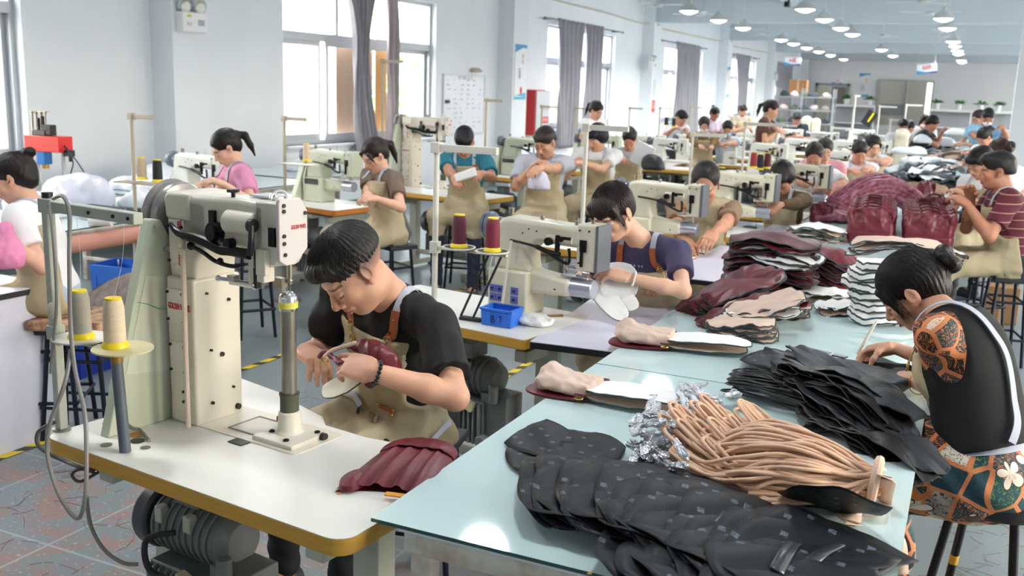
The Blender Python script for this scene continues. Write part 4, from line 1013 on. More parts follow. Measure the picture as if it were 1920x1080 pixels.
# ------------------------------------------------------------------ sewing stations
lam = mat('laminate_white', 'e9e7df', rough=.35, noise=.05, nscale=5); yel = mat('edge_yellow', 'd3a03c', rough=.45, noise=.14, nscale=9, stretch=(1, 1, 14))
org_edge = mat('edge_orange', 'c87a2f', rough=.5, noise=.1, nscale=10); lav = mat('laminate_lavender', 'dcdaea', rough=.3)
legm = mat('steel_greygreen', 'b9bcae', rough=.45, noise=.06, nscale=14); cream = mat('machine_cream', 'e3dccb', rough=.34, noise=.07, nscale=7, coat=.25)
cream2 = mat('machine_cream_aged', 'd8d3bd', rough=.36, noise=.08, nscale=9, coat=.2); greeng = mat('guard_green', 'c3c9b2', rough=.38, noise=.05, nscale=6)
dark = mat('black_steel', '1d1c1c', rough=.35, metal=.5); iron = mat('motor_grey', '7b7f7f', rough=.5, noise=.18, nscale=10, metal=.2); chrome = mat('chrome', 'd5d7da', rough=.15, metal=.9)
steel = mat('worn_steel', 'a19c90', rough=.32, metal=.85, noise=.35, nscale=9, col2='7d7467'); greyw = mat('wheel_grey', '9b9794', rough=.25, metal=.35); wheelblue = mat('wheel_bluegrey', '6e7580', rough=.3, metal=.3)
blackp = mat('black_plastic', '1d1d20', rough=.4); rubber = mat('rubber', '2a2a2c', rough=.7); redt = mat('letter_red', 'c01f2a', rough=.4)
yplas = mat('cone_yellow', 'ecd21f', rough=.35); bluep = mat('crate_blue', '2f74e0', rough=.3, sss=.0)
def rrect(x0, y0, x1, y1, r=.04, n=5):
    out = []
    for cx, cy, a0 in ((x1-r, y0+r, -90), (x1-r, y1-r, 0), (x0+r, y1-r, 90), (x0+r, y0+r, 180)):
        for k in range(n+1):
            a = math.radians(a0+90*k/n); out.append((cx+r*math.cos(a), cy+r*math.sin(a)))
    return out
def motor(root, x, y, z=.47):
    m_ = MB(); m_.cyl((x-.13, y, z), (x+.13, y, z), .085, n=28); m_.cyl((x+.13, y, z), (x+.17, y, z), .085, .06, n=28)
    for k in range(9): m_.cyl((x-.12+.028*k, y, z), (x-.112+.028*k, y, z), .093, n=28)
    m_.box((x, y, z+.12), (.1, .12, .07)); m_.build('motor', iron, root, bevel=.003)
    g_ = MB().cyl((x-.2, y, z), (x-.14, y, z), .1, n=28); g_.build('pulley_guard', mat('guard_darkgrey', '44474a', rough=.4), root, bevel=.01)
    b_ = MB().box((x+.02, y-.03, z-.19), (.26, .15, .2))
    for k in range(10): b_.box((x-.1+.026*k, y-.11, z-.19), (.01, .03, .19))
    b_.box((x+.19, y-.02, z-.17), (.14, .13, .24)).cyl((x+.2, y-.1, z-.08), (x+.2, y-.1, z+.0), .022, n=14).cyl((x+.16, y-.1, z-.26), (x+.16, y-.14, z-.26), .03, n=14)
    b_.build('gearbox', iron, root, bevel=.006)
    MB().box((x+.08, y-.13, z-.1), (.07, .03, .04), rot=Matrix.Rotation(.3, 3, 'Y')).box((x-.05, y-.14, z-.27), (.06, .03, .035)).build('connector', mat('connector_cream', 'cfc4a4', rough=.5), root)
    MB().tube(spline([(x+.05, y-.14, z-.1), (x-.04, y-.16, z-.08), (x-.06, y-.15, z+.0), (x+.0, y-.1, z+.02)]), .009).build('motor_cable', rubber, root)
    for k in (-.08, .04): MB().box((x+k, y-.08, z+.05), (.03, .03, .05)).build('bracket', legm, root, bevel=.004)
def sewing_table(label, x0=0, y0=0, x1=1.11, y1=.57, edge=yel, notch=False, legx=(.16, .95), lowbar=True, with_motor=.42, pedal=True, group='sewing tables', corner=.05):
    r = empty('sewing_table', (0, 0, 0), 0, label, 'table', group)
    poly = rrect(x0, y0, x1, y1, corner)
    if notch: poly = rrect(x0, y0, x1, y1, corner)[:6]+[(x1-.02, y1), (.93, y1), (.72, y1-.035), (.56, y1-.03), (.5, y1+.02), (.33, y1+.07), (.3, y1+.1), (x0+.02, y1+.14)]+rrect(x0, y0, x1, y1, corner)[18:]
    t = MB().prism(poly, .002, 'xy', off=.759); t.build('tabletop', lam, r)
    b = MB(); inner = [(p[0], p[1]) for p in poly]; b.prism(inner, .042, 'xy', off=.737); b.build('edge_band', edge, r, bevel=.003)
    MB().box(((x0+x1)/2, (y0+y1)/2, .705), (x1-x0-.2, y1-y0-.16, .03)).build('under_board', mat('under_board', '8e7f66', rough=.8), r)
    for lx in legx:
        l = MB()
        l.box((x0+lx, y0+.3, .66), (.06, .44, .05)).box((x0+lx, y0+.3, .36), (.085, .07, .58)).box((x0+lx, y0+.3, .05), (.07, .56, .05))
        l.box((x0+lx, y0+.05, .02), (.06, .04, .04)).box((x0+lx, y0+.55, .02), (.06, .04, .04))
        l.build('leg', legm, r, bevel=.004)
    if lowbar: MB().box(((x0*2+legx[0]+legx[1])/2, y0+.32, .16), (legx[1]-legx[0], .035, .05)).build('crossbar', legm, r, bevel=.003)
    if pedal: MB().box((x0+.62, y0+.36, .1), (.3, .22, .012), rot=Matrix.Rotation(.15, 3, 'X')).build('treadle', legm, r)
    if with_motor: motor(r, x0+with_motor, y0+.28)
    return r
def put(r, x, y, rz=0., z=0.): r.location = (x, y, z); r.rotation_euler = (0, 0, rz); return r
RZ1 = -.128
T1 = put(sewing_table('white sewing table with yellow edge, nearest at the left under the tall column machine', notch=True, with_motor=.32), -2.262, 1.815, RZ1)
A1 = T1.matrix_basis.copy()
for k, (u, v, s_, m_) in enumerate([(.2, .06, .016, MATS['worn_steel']), (.30, .11, .014, MATS['worn_steel']), (.24, .13, .02, dark), (.14, .16, .014, MATS['worn_steel'])]):
    MB().lathe((u, v, .7605), [(0, 0), (s_, 0), (s_, .0015), (0, .002)], 16).build('table_plug', m_, T1)
MB().lathe((.2, .16, .7605), [(.021, 0), (.023, .0015), (.021, .002)], 20).build('cable_hole', mat('hole_rim', 'b07a3a', rough=.5), T1)
# --- hero machine, local frame = table frame
def tall_machine(label, u0=.2, v0=.31):
    r = empty('column_sewing_machine', (0, 0, .76), 0, label, 'sewing machine')
    Z = lambda z: z-.76
    c = MB(); c.box((u0+.05, v0+.08, Z(.9775)), (.125, .175, .435)); c.build('column_base', cream, r, bevel=.008, seg=3)
    c = MB(); c.prism([(u0-.008, Z(1.19)), (u0+.11, Z(1.19)), (u0+.11, Z(1.22)), (u0+.115, Z(1.245)), (u0+.14, Z(1.27)), (u0+.17, Z(1.30)), (u0+.17, Z(1.42)), (u0+.0, Z(1.425)), (u0-.015, Z(1.41)), (u0-.015, Z(1.25))], .15, 'xz', off=v0+.08); c.build('column', cream, r, bevel=.012, seg=3)
    a = MB(); a.prism([(u0+.13, Z(1.285)), (u0+.3, Z(1.305)), (u0+.42, Z(1.305)), (u0+.42, Z(1.435)), (u0+.3, Z(1.44)), (u0+.02, Z(1.43)), (u0+.02, Z(1.36))], .11, 'xz', off=v0+.06); a.build('arm', cream, r, bevel=.014, seg=3)
    MB().prism([(u0-.012, Z(1.36)), (u0+.1, Z(1.36)), (u0+.1, Z(1.437)), (u0-.005, Z(1.437)), (u0-.02, Z(1.42))], .165, 'xz', off=v0+.08).build('shoulder_cover', cream, r, bevel=.01, seg=3)
    # head with end plate
    h = MB(); h.prism([(u0+.38, Z(1.29)), (u0+.42, Z(1.27)), (u0+.46, Z(1.27)), (u0+.475, Z(1.29)), (u0+.475, Z(1.44)), (u0+.38, Z(1.44))], .09, 'xz', off=v0+.05); h.build('head', cream, r, bevel=.006)
    ep = MB(); ep.prism([(v0-.005, Z(1.29)), (v0+.02, Z(1.275)), (v0+.055, Z(1.275)), (v0+.1, Z(1.315)), (v0+.1, Z(1.415)), (v0+.075, Z(1.452)), (v0+.0, Z(1.452)), (v0-.005, Z(1.44))], .014, 'yz', off=u0+.483)
    epo = ep.build('end_plate', mat('plate_greywhite', 'd6cfca', rough=.4), r, bevel=.003)
    M = face_mtx((u0+.4903, v0+.066, Z(1.375)), (0, 1, 0), (0, 0, 1)); text_obj('brand_lettering', 'GOLDEN WHEEL', .0145, redt, epo, M, bold=.0004, sx=.5)
    s = MB()
    for (y, z) in ((v0+.012, 1.435), (v0+.012, 1.42), (v0+.012, 1.335), (v0+.012, 1.355), (v0+.09, 1.41), (v0+.015, 1.305)): s.cyl((u0+.489, y, Z(z)), (u0+.494, y, Z(z)), .0055, n=10)
    s.build('screws', blackp, epo)
    # lettered plates on the narrow face of the column
    pl = MB().box((u0+.035, v0+.002, Z(1.295)), (.07, .004, .13)).build('upper_plate', mat('plate_cream', 'e8e2d6', rough=.4), r, bevel=.001)
    text_obj('brand_lettering', 'GOLDEN WHEEL', .024, redt, pl, face_mtx((u0+.052, v0-.0005, Z(1.295)), (0, 0, 1), (-1, 0, 0)), bold=.0008, sx=.72)
    pl2 = MB().box((u0+.035, v0-.0095, Z(1.11)), (.085, .004, .1)).build('lower_plate', MATS['plate_cream'], r, bevel=.001)
    text_obj('brand_lettering', 'GOLDEN WHEEL', .024, redt, pl2, face_mtx((u0+.05, v0-.012, Z(1.11)), (1, 0, 0), (0, 0, 1)), bold=.0008, sx=.55)
    MB().box((u0+.04, v0-.0095, Z(.96)), (.08, .004, .09)).build('bottom_plate', MATS['plate_cream'], r, bevel=.001)
    s = MB()
    for (x, z, y) in ((-.0, 1.34, 0), (.062, 1.34, 0), (.0, 1.24, 0), (.065, 1.24, 0), (.0, 1.15, -.011), (.07, 1.15, -.011), (.0, 1.07, -.011), (.072, 1.07, -.011), (.005, .995, -.011), (.07, .995, -.011), (.005, .92, -.011), (.07, .92, -.011), (.06, .86, -.011), (.06, .83, -.011)):
        s.cyl((u0+x, v0+y-.0, Z(z)), (u0+x, v0+y-.006, Z(z)), .0045, n=10)
    for (y, z, q) in ((.13, 1.26, .007), (.04, 1.15, .004), (.12, 1.12, .005), (.05, .98, .004), (.09, .96, .007), (.13, .85, .004), (.05, .82, .005)): s.cyl((u0+.10, v0+y, Z(z)), (u0+.1195, v0+y, Z(z)), q, n=10)
    s.build('screws', blackp, r)
    MB().cyl((u0+.11, v0+.145, Z(.785)), (u0+.122, v0+.145, Z(.785)), .009, n=14).build('grommet', rubber, r)
    dm = MB()
    for (p, q) in (((0, .018), (.018, 0)), ((.018, 0), (0, -.018)), ((0, -.018), (-.018, 0)), ((-.018, 0), (0, .018))): dm.tube([(u0+.05+p[0], v0+.0045, Z(1.213)+p[1]), (u0+.05+q[0], v0+.0045, Z(1.213)+q[1])], .0013, 6)
    for q in (-.006, .004): dm.box((u0+.05+q, v0+.004, Z(1.213)), (.002, .003, .014))
    dm.build('diamond_emblem', MATS['plate_cream'], r)
    # take-up lever: the long black arm
    lv = MB(); pts = [(u0+.04, v0-.022, Z(1.352)), (u0+.065, v0-.026, Z(1.335)), (u0+.1, v0-.026, Z(1.325)), (u0+.15, v0-.026, Z(1.322)), (u0+.2, v0-.024, Z(1.315)), (u0+.26, v0-.022, Z(1.30)), (u0+.3, v0-.018, Z(1.30)), (u0+.38, v0-.014, Z(1.298))]
    lv.tube(spline(pts, 5), [.006+.008*min(1, i/12) for i in range(36)], 10); lv.build('thread_lever', dark, r)
    lw = MB().tube(spline([(u0+.12, v0-.012, Z(1.295)), (u0+.2, v0-.03, Z(1.285)), (u0+.25, v0-.03, Z(1.268)), (u0+.32, v0-.03, Z(1.262)), (u0+.36, v0-.02, Z(1.27))], 5), .006, 8); lw.ball((u0+.12, v0-.014, Z(1.295)), .012); lw.ball((u0+.27, v0-.03, Z(1.27)), .01); lw.build('lower_lever', dark, r)
    q = MB().cyl((u0+.265, v0+.01, Z(1.375)), (u0+.385, v0+.01, Z(1.375)), .034, n=26); q.build('lever_housing', cream, r, bevel=.004)
    e_ = MB(); e_.cyl((u0+.22, v0+.012, Z(1.34)), (u0+.22, v0-.018, Z(1.34)), .03, n=22).cyl((u0+.225, v0, Z(1.34)), (u0+.225, v0-.028, Z(1.34)), .02, n=20); e_.box((u0+.205, v0+.003, Z(1.365)), (.022, .02, .07))
    e_.cyl((u0+.29, v0+.0, Z(1.318)), (u0+.29, v0-.024, Z(1.318)), .015, n=18); e_.build('tension_disc', dark, r)
    k = MB(); k.cyl((u0+.39, v0-.02, Z(1.378)), (u0+.405, v0-.02, Z(1.378)), .018, n=18); k.tube(spline([(u0+.4, v0-.024, Z(1.378)), (u0+.405, v0-.03, Z(1.34)), (u0+.395, v0-.028, Z(1.30))]), .009, 10); k.build('presser_crank', blackp, r)
    hs = MB(); hs.box((u0+.375, v0-.0, Z(1.27)), (.022, .02, .12)).box((u0+.42, v0-.004, Z(1.28)), (.04, .02, .07)).box((u0+.4, v0+.01, Z(1.245)), (.06, .04, .04)); hs.build('guide_block', cream, r, bevel=.003)
    hb = MB(); hb.box((u0+.455, v0+.002, Z(1.35)), (.025, .01, .05)).tube([(u0+.395, v0-.006, Z(1.31)), (u0+.395, v0-.006, Z(1.21))], .005, 8).box((u0+.395, v0-.004, Z(1.235)), (.012, .016, .055)); hb.build('needle_linkage', dark, r)
    # knob and oil cap on top
    kn = MB(); kn.cyl((u0+.26, v0+.03, Z(1.435)), (u0+.26, v0+.03, Z(1.452)), .006, n=12).cyl((u0+.26, v0+.03, Z(1.452)), (u0+.26, v0+.03, Z(1.46)), .018, n=6); kn.build('top_knob', blackp, r)
    MB().box((u0+.34, v0+.09, Z(1.445)), (.08, .07, .004)).build('top_plate', mat('top_plate_metal', 'c7ccce', rough=.25, metal=.7), r)
    tt = MB().tube([(u0+.43, v0+.05+.03*math.cos(a), Z(1.447)+.022*math.sin(a)) for a in [i*PI/10 for i in range(11)]], .004, 8); tt.ball((u0+.41, v0+.05, Z(1.45)), .012); tt.build('thread_eyelet', chrome, r)
    # needle bar, presser and lamp arm
    nb = MB(); nb.cyl((u0+.415, v0+.1, Z(1.28)), (u0+.415, v0+.1, Z(1.205)), .006, n=10).cyl((u0+.395, v0+.1, Z(1.27)), (u0+.395, v0+.1, Z(1.215)), .005, n=10)
    nb.box((u0+.4, v0+.075, Z(1.212)), (.034, .02, .026)).box((u0+.388, v0+.09, Z(1.195)), (.02, .014, .02)).cyl((u0+.415, v0+.1, Z(1.205)), (u0+.415, v0+.1, Z(1.168)), .0016, n=6).box((u0+.405, v0+.09, Z(1.18)), (.02, .012, .006)).ball((u0+.425, v0+.09, Z(1.217)), .008)
    nb.build('needle_bar', steel, r)
    la = MB(); la.cyl((u0+.29, v0-.01, Z(1.213)), (u0+.40, v0+.0, Z(1.213)), .009, n=12).cyl((u0+.265, v0-.03, Z(1.222)), (u0+.30, v0+.0, Z(1.215)), .006, n=10).box((u0+.3, v0-.01, Z(1.225)), (.03, .02, .016)).ball((u0+.385, v0-.003, Z(1.213)), .012).ball((u0+.26, v0-.03, Z(1.222)), .009)
    la.build('edge_guide_arm', chrome, r)
    # post, collars, foot plate
    px, py = u0+.405, v0+.1
    p = MB(); p.cyl((px, py, Z(.845)), (px, py, Z(1.14)), .0225, n=28); p.build('post', steel, r)
    p = MB(); p.lathe((px, py, Z(1.13)), [(.026, 0), (.027, .01), (.027, .035), (.023, .045), (.014, .052), (0, .054)], 28); p.build('post_cap', chrome, r)
    MB().lathe((px, py, Z(1.137)), [(.0283, 0), (.0283, .018)], 28).build('yellow_tape', mat('tape_paleyellow', 'd9d45c', rough=.4), r)
    MB().lathe((px, py, Z(.832)), [(.028, 0), (.0275, .045), (.031, .058), (.024, .056), (.024, .03)], 28).build('rubber_sleeve', mat('sleeve_olive', '4a5049', rough=.6, noise=.3, nscale=12, col2='555a3c'), r)
    MB().lathe((px, py, Z(.775)), [(.044, 0), (.04, .005), (.036, .012), (.033, .06), (.026, .064), (0, .064)], 28).build('post_socket', cream, r)
    MB().lathe((px-.031, py-.017, Z(.813)), [(.0, 0), (.007, .001), (.008, .004), (0, .006)], 10, axis=(-.8, -.55, 0)).build('orange_sticker', mat('sticker_orange', 'e08a2c'), r)
    pm = Matrix.Translation((px+.015, py-.01, 0)) @ Matrix.Rotation(-.0, 4, 'Z')
    MB(pm).box((0, 0, Z(.768)), (.17, .15, .014)).build('foot_plate', cream, r, bevel=.003)
    s = MB(pm)
    for (x, y) in ((-.06, -.02), (.035, -.05), (.06, .05), (-.05, .06)): s.lathe((x, y, Z(.775)), [(.009, 0), (.009, .004), (.005, .005), (.005, .001)], 12)
    s.build('bolt', dark, r)
    MB(pm).cyl((.085, .045, Z(.771)), (.1, .045, Z(.771)), .011, n=12).build('plate_knob', blackp, r)
    bp = MB(); bp.prism(rrect(u0+.0, v0-.0, u0+.535, v0+.2, .02), .003, 'xy', off=Z(.7615)); bp.build('bed_plate', cream, r)
    gr = MB(); gr.tube([(u0+.2, v0+.04, Z(.7635)), (u0+.2, v0+.16, Z(.7635)), (u0+.33, v0+.16, Z(.7635))], .003, 6).tube([(u0+.2, v0+.04, Z(.7635)), (u0+.33, v0+.04, Z(.7635))], .003, 6); gr.build('plate_groove', mat('groove_grey', '9a958a', rough=.5), r)
    MB().box((u0+.32, v0-.02, Z(.762)), (.06, .035, .003)).build('hinge_cover', blackp, r, bevel=.001)
    # wheel
    wh = MB(); wh.lathe((u0-.03, v0+.08, Z(1.355)), [(0, 0), (.05, 0), (.075, .004), (.095, .008), (.1, .018), (.1, .03), (.092, .036), (.07, .04), (.045, .04), (.0, .04)], 40, axis=(-1, 0, 0)); wh.build('hand_wheel', greyw, r)
    wh = MB(); wh.lathe((u0-.075, v0+.08, Z(1.355)), [(.06, -.006), (.085, .0), (.1, .008), (.106, .02), (.1, .03), (.07, .034), (0, .036)], 40, axis=(-1, 0, 0)); wh.build('balance_wheel', greyw, r)
    MB().cyl((u0-.02, v0+.08, Z(1.355)), (u0-.08, v0+.08, Z(1.355)), .04, n=24).build('wheel_hub', blackp, r)
    # belt guard
    gd = MB(); gd.prism([(v0-.215, 0), (v0+.2, 0), (v0+.17, Z(1.33)), (v0+.15, Z(1.27)), (v0+.1, Z(1.245)), (v0+.04, Z(1.265)), (v0-.01, Z(1.355)), (v0-.04, Z(1.36)), (v0-.05, Z(1.35))], .042, 'yz', off=u0-.043); gd.build('belt_guard', greeng, r, bevel=.004)
    MB().prism([(v0-.15, .17), (v0+.0, .15), (v0+.07, .42), (v0-.07, .44)], .0015, 'yz', off=u0-.0212).build('guard_panel', mat('guard_green_pale', 'cdd1be', rough=.4), r)
    MB().cyl((u0-.022, v0+.0, Z(1.27)), (u0-.01, v0+.0, Z(1.27)), .009, n=8).cyl((u0-.022, v0-.03, Z(1.34)), (u0-.012, v0-.03, Z(1.34)), .008, n=8).build('guard_bolt', chrome, r)
    gw = MB().tube(spline([(u0-.021, v0-.1, Z(1.13)), (u0-.02, v0-.07, Z(1.12)), (u0-.015, v0-.03, Z(1.10)), (u0+.0, v0-.016, Z(1.10))], 5), .0013, 6); gw.build('earth_wire', mat('wire_green', '4c9a5c'), r)
    # hoses down the column
    hz = MB().tube(spline([(u0+.09, v0-.02, Z(1.33)), (u0+.1, v0-.028, Z(1.2)), (u0+.1, v0-.03, Z(1.0)), (u0+.1, v0-.03, Z(.85)), (u0+.1, v0-.03, Z(.764))], 6), .0078, 8); hz.build('air_hose', mat('hose_beige', 'd7c5b4', rough=.4), r)
    tp = MB().ball((u0+.098, v0-.03, Z(1.305)), (.012, .011, .022)).ball((u0+.103, v0-.032, Z(1.28)), (.014, .009, .012)); tp.build('tape_wrap', mat('tape_cream', 'd8cdb0', rough=.8), r)
    return r
M1 = tall_machine('tall cream column sewing machine with red lettering and big grey wheel, nearest at left'); M1.matrix_basis = A1 @ Matrix.Translation((0, 0, .76)) @ Matrix.Diagonal((.9, 1, 1, 1))
bpy.context.view_layer.update()
# oiler switch beside the machine
sw = MB(A1).box((.02+.07, .165, .7655), (.05, .04, .011)).cyl((.085, .17, .771), (.085, .17, .79), .012, n=12).tube([(.085, .17, .785), (.1, .175, .805), (.1, .18, .82)], .004, 6)
tag(sw.build('switch_block', blackp), 'small black lever switch block on the near table left of the green guard', 'switch')
# ---------------- spools
def spool(thread, hh=.13, r=.028, cap=True):
    e = empty('thread_cone', (0, 0, 0))
    MB().lathe((0, 0, .012), [(r, 0), (r*1.02, .01), (r*.95, hh*.75), (r*.8, hh*.88), (r*.74, hh*.9)], 24).build('thread', thread, e)
    MB().lathe((0, 0, 0), [(r*1.25, 0), (r*1.25, .006), (r*1.02, .016), (0, .016)], 24).build('base', yplas, e)
    if cap: MB().lathe((0, 0, hh*.9), [(r*.74, 0), (r*.78, .002), (r*.76, .016), (r*.5, .017), (0, .012)], 24).build('cap', yplas, e)
    return e
def thr(name, c, c2=None): return mat(name, c, rough=.6, noise=.12, nscale=3, stretch=(1, 1, 60), bump=.25, bscale=25) if not c2 else mat(name, c, rough=.6, col2=c2, nscale=2.2, stretch=(1, 1, 22), bump=.25, bscale=25)
grey_t = thr('thread_grey', 'a3a39c', 'b0a78f'); cream_t = thr('thread_cream', 'e8d3b4'); maroon_t = thr('thread_maroon', '7e1f38'); mar2_t = thr('thread_darkmaroon', '5d1f33'); black_t = thr('thread_black', '1b1d24'); red_t = thr('thread_red', 'a03036'); yel_t = thr('thread_yellow', 'd9c431')
SP = {}
def put_spool(m_, pos, label, sc=1., group=None):
    if m_.name not in SP: SP[m_.name] = spool(m_); o = SP[m_.name]
    else: o = copy_tree(SP[m_.name])
    o.location = pos; o.scale = (sc,)*3; return tag(o, label, 'thread spool', group)
# near thread stand
pb = A1 @ Vector((-.0, .06, 0)); sx, sy = pb.x, pb.y
r = empty('thread_stand', (sx, sy, .762), RZ1, 'near cream metal thread stand with top arm and two round trays', 'thread stand')
MB().box((0, 0, .32), (.026, .026, .64)).build('pole', legm, r, bevel=.003)
MB().lathe((0, 0, 0), [(.025, 0), (.025, .003), (.015, .005), (0, .005)], 20).build('foot', steel, r)
MB().box((.2, 0, .64), (.36, .03, .03)).box((.01, 0, .64), (.06, .036, .04)).build('top_arm', legm, r, bevel=.003); MB().cyl((0, 0, .65), (0, 0, .675), .0145, n=14).build('pole_cap', blackp, r)
s = MB()
for x in (.03, .2, .3, .36): s.cyl((x, -.014, .64), (x, -.018, .64), .005, n=10)
s.build('arm_screws', dark, r)
MB().box((.15, -.0, .276), (.3, .018, .012)).box((0, 0, .285), (.036, .036, .04)).build('tray_bar', legm, r, bevel=.002)
for (x, y, q, lb) in ((.115, .0, .075, 'e2e0d6'), (.292, -.0, .078, 'd2c89e')): MB().lathe((x, y, .284), [(0, 0), (q, .002), (q, .006), (q*.9, .004), (0, .004)], 32).build('tray', mat('tray_'+lb, lb, rough=.35), r)
MB().ball((.012, -.012, .35), (.02, .016, .024)).ball((.03, -.012, .27), (.018, .01, .018)).build('tape_wrap', MATS['tape_cream'], r)
MB().tube([(.262, -.0, .27), (.282, .0, 0)], .0155, 16).build('spacer_tube', mat('tube_slate', '59616a', rough=.4), r)
MB().cyl((.262, -.0, .28), (.2645, -.0, .245), .0163, n=16).build('tube_tape', mat('tube_brown', '8c6a2c', rough=.4), r)
R_ = Matrix.Translation((sx, sy, .762)) @ Matrix.Rotation(RZ1, 4, 'Z')
put_spool(grey_t, R_ @ Vector((.115, -.0, .288)), 'grey thread cone on the near stand, left of the cream cone'); put_spool(cream_t, R_ @ Vector((.262, -.0, .288)), 'cream thread cone on the near stand, right of the grey cone')
cbl = mat('cable_grey', '8b8784', rough=.45)
def cable(pts, label, r_=.006, m_=cbl, n=6, cat='cable', name='cable'):
    return tag(MB().tube(spline(pts, n), r_, 8).build(name, m_), label, cat)
cable([P(a, b, y) for a, b, y in ((100, 372, 1.84), (118, 368, 1.8), (130, 400, 1.78), (130, 480, 1.75), (132, 600, 1.74), (140, 690, 1.73), (158, 770, 1.7), (162, 840, 1.68), (160, 930, 1.66), (145, 972, 1.66), (112, 930, 1.66), (90, 860, 1.68), (92, 800, 1.68), (118, 730, 1.7), (128, 690, 1.72), (133, 655, 1.74))], 'grey cable looping from the near thread stand down past the table edge', .0055)
cable([P(a, b, y) for a, b, y in ((92, 380, 1.84), (100, 450, 1.8), (106, 560, 1.8), (100, 640, 1.8), (95, 700, 1.8))], 'grey cable running down the near stand pole', .004)
cable([P(a, b, y) for a, b, y in ((105, 790, 1.72), (72, 810, 1.7), (76, 840, 1.7), (130, 868, 1.72), (175, 885, 1.85))], 'dark grey cable curling around the near table corner', .0055, mat('cable_dark', '55524f', rough=.5))
cable([P(a, b, y) for a, b, y in ((162, 930, 1.7), (170, 985, 1.75), (195, 1030, 1.8), (230, 1055, 1.84), (258, 1058, 1.88))], 'grey cable hanging from the near table to the motor', .0055)
cable([P(a, b, y) for a, b, y in ((185, 880, 1.85), (150, 880, 1.82), (135, 890, 1.8), (150, 903, 1.8), (185, 885, 1.85))], 'small loop of dark cable under the near table corner', .0045, MATS['cable_dark'])
cable([PZ(232, 785, .78), P(245, 800, 1.95), P(262, 805, 1.98), PZ(280, 826, .765)], 'short grey cable entering the hole in the near tabletop', .004)
# ---------------- cylinder-arm machine (copied to the other stations)
def arm_machine(body=cream2, guard=False, end='62676f', flatbed=False):
    r = empty('sewing_machine', (0, 0, 0))
    MB().box((.07, 0, .1), (.2, .17, .2)).build('base', body, r, bevel=.012, seg=3)
    c = MB(); c.prism([(-.02, .19), (.175, .19), (.16, .24), (.155, .3), (.2, .335), (.42, .33), (.42, .42), (.3, .425), (.05, .435), (.0, .42), (-.015, .36)], .13, 'xz'); c.build('column_and_arm', body, r, bevel=.022, seg=4)
    MB().box((.44, 0, .335), (.09, .12, .2)).build('head', body, r, bevel=.008)
    MB().box((.492, 0, .335), (.016, .125, .2)).build('head_cover', mat('head_cover_'+end, end, rough=.35), r, bevel=.003)
    if flatbed: MB().box((.3, 0, .1), (.5, .17, .03)).build('bed', body, r, bevel=.006)
    else:
        MB().prism([(.15, .1), (.36, .11), (.36, .185), (.15, .21)], .1, 'xz').build('cylinder_arm', body, r, bevel=.02, seg=3)
        MB().cyl((.35, 0, .15), (.46, 0, .15), .042, n=22).build('cylinder_bed', mat('bed_metal', 'b5b8c6', rough=.25, metal=.6), r, bevel=.004)
        MB().box((.36, -.01, .2), (.1, .05, .004)).box((.4, .0, .205), (.05, .03, .01)).build('needle_plate', chrome, r)
    l = MB(); l.tube(spline([(.08, -.085, .335), (.15, -.09, .33), (.22, -.088, .32), (.27, -.085, .305), (.33, -.085, .3)], 4), [.006]*8+[.011]*9, 8)
    l.tube(spline([(.27, -.08, .3), (.33, -.085, .275), (.37, -.08, .265), (.375, -.08, .3), (.37, -.08, .33)], 4), .007, 8); l.build('thread_lever', dark, r)
    t = MB(); t.cyl((.27, -.06, .35), (.27, -.09, .35), .018, n=14).box((.31, -.072, .345), (.014, .02, .07)).cyl((.33, -.06, .365), (.33, -.085, .365), .012, n=12).box((.345, -.07, .37), (.06, .014, .012)).box((.43, -.063, .345), (.03, .012, .05)).box((.425, -.066, .3), (.01, .012, .09)); t.build('tension_parts', dark, r)
    h = MB().cyl((.25, -.055, .36), (.38, -.055, .36), .02, n=16); h.build('lever_housing', body, r, bevel=.004)
    s = MB(); s.cyl((.43, -.01, .24), (.43, -.01, .2), .005, n=8).box((.42, -.01, .215), (.03, .02, .012)).cyl((.34, -.02, .235), (.42, -.02, .235), .007, n=8).ball((.34, -.02, .235), .011).box((.36, -.03, .245), (.03, .012, .012)).cyl((.43, -.01, .2), (.43, -.01, .18), .0018, n=6); s.build('presser_foot', chrome, r)
    k = MB().cyl((.03, 0, .435), (.03, 0, .455), .012, n=12).cyl((.03, 0, .455), (.03, 0, .465), .013, n=12).cyl((.19, 0, .42), (.19, 0, .45), .006, n=8).cyl((.25, .02, .42), (.25, .02, .47), .002, n=6).ball((.19, 0, .44), .012).cyl((.44, 0, .43), (.44, 0, .45), .008, n=10).cyl((.36, .0, .42), (.36, 0, .44), .008, n=8); k.build('top_pins', steel, r)
    s = MB()
    for (x, z) in ((.0, .4), (.13, .37), (.2, .385), (.16, .39), (.41, .41), (.455, .41), (.41, .27), (.3, .14)): s.cyl((x, -.06, z), (x, -.0665 if z < .38 else -.0668, z), .004, n=8)
    s.build('screws', blackp, r)
    w_ = MB(); w_.lathe((-.02, 0, .375), [(.03, 0), (.045, .005), (.045, .03), (.03, .035), (.055, .04), (.065, .05), (.065, .06), (.05, .065), (.06, .07), (.06, .085), (.04, .09), (0, .09)], 30, axis=(-1, 0, 0)); w_.build('hand_wheel', wheelblue, r)
    MB().tube(spline([(.0, -.075, .3), (-.02, -.09, .2), (-.02, -.09, .08), (-.02, -.09, .004)], 5), .004, 6).build('oil_tube', mat('tube_cream', 'd9d5c8', rough=.4), r)
    if guard:
        MB().prism([(-.17, 0), (.1, 0), (.07, .36), (-.02, .37)], .05, 'yz', off=-.085).build('belt_guard', greeng, r, bevel=.006)
        MB().box((.06, -.087, .17), (.15, .006, .045)).build('dark_label', blackp, r)
    return r
M2 = arm_machine()
b_ = MB()
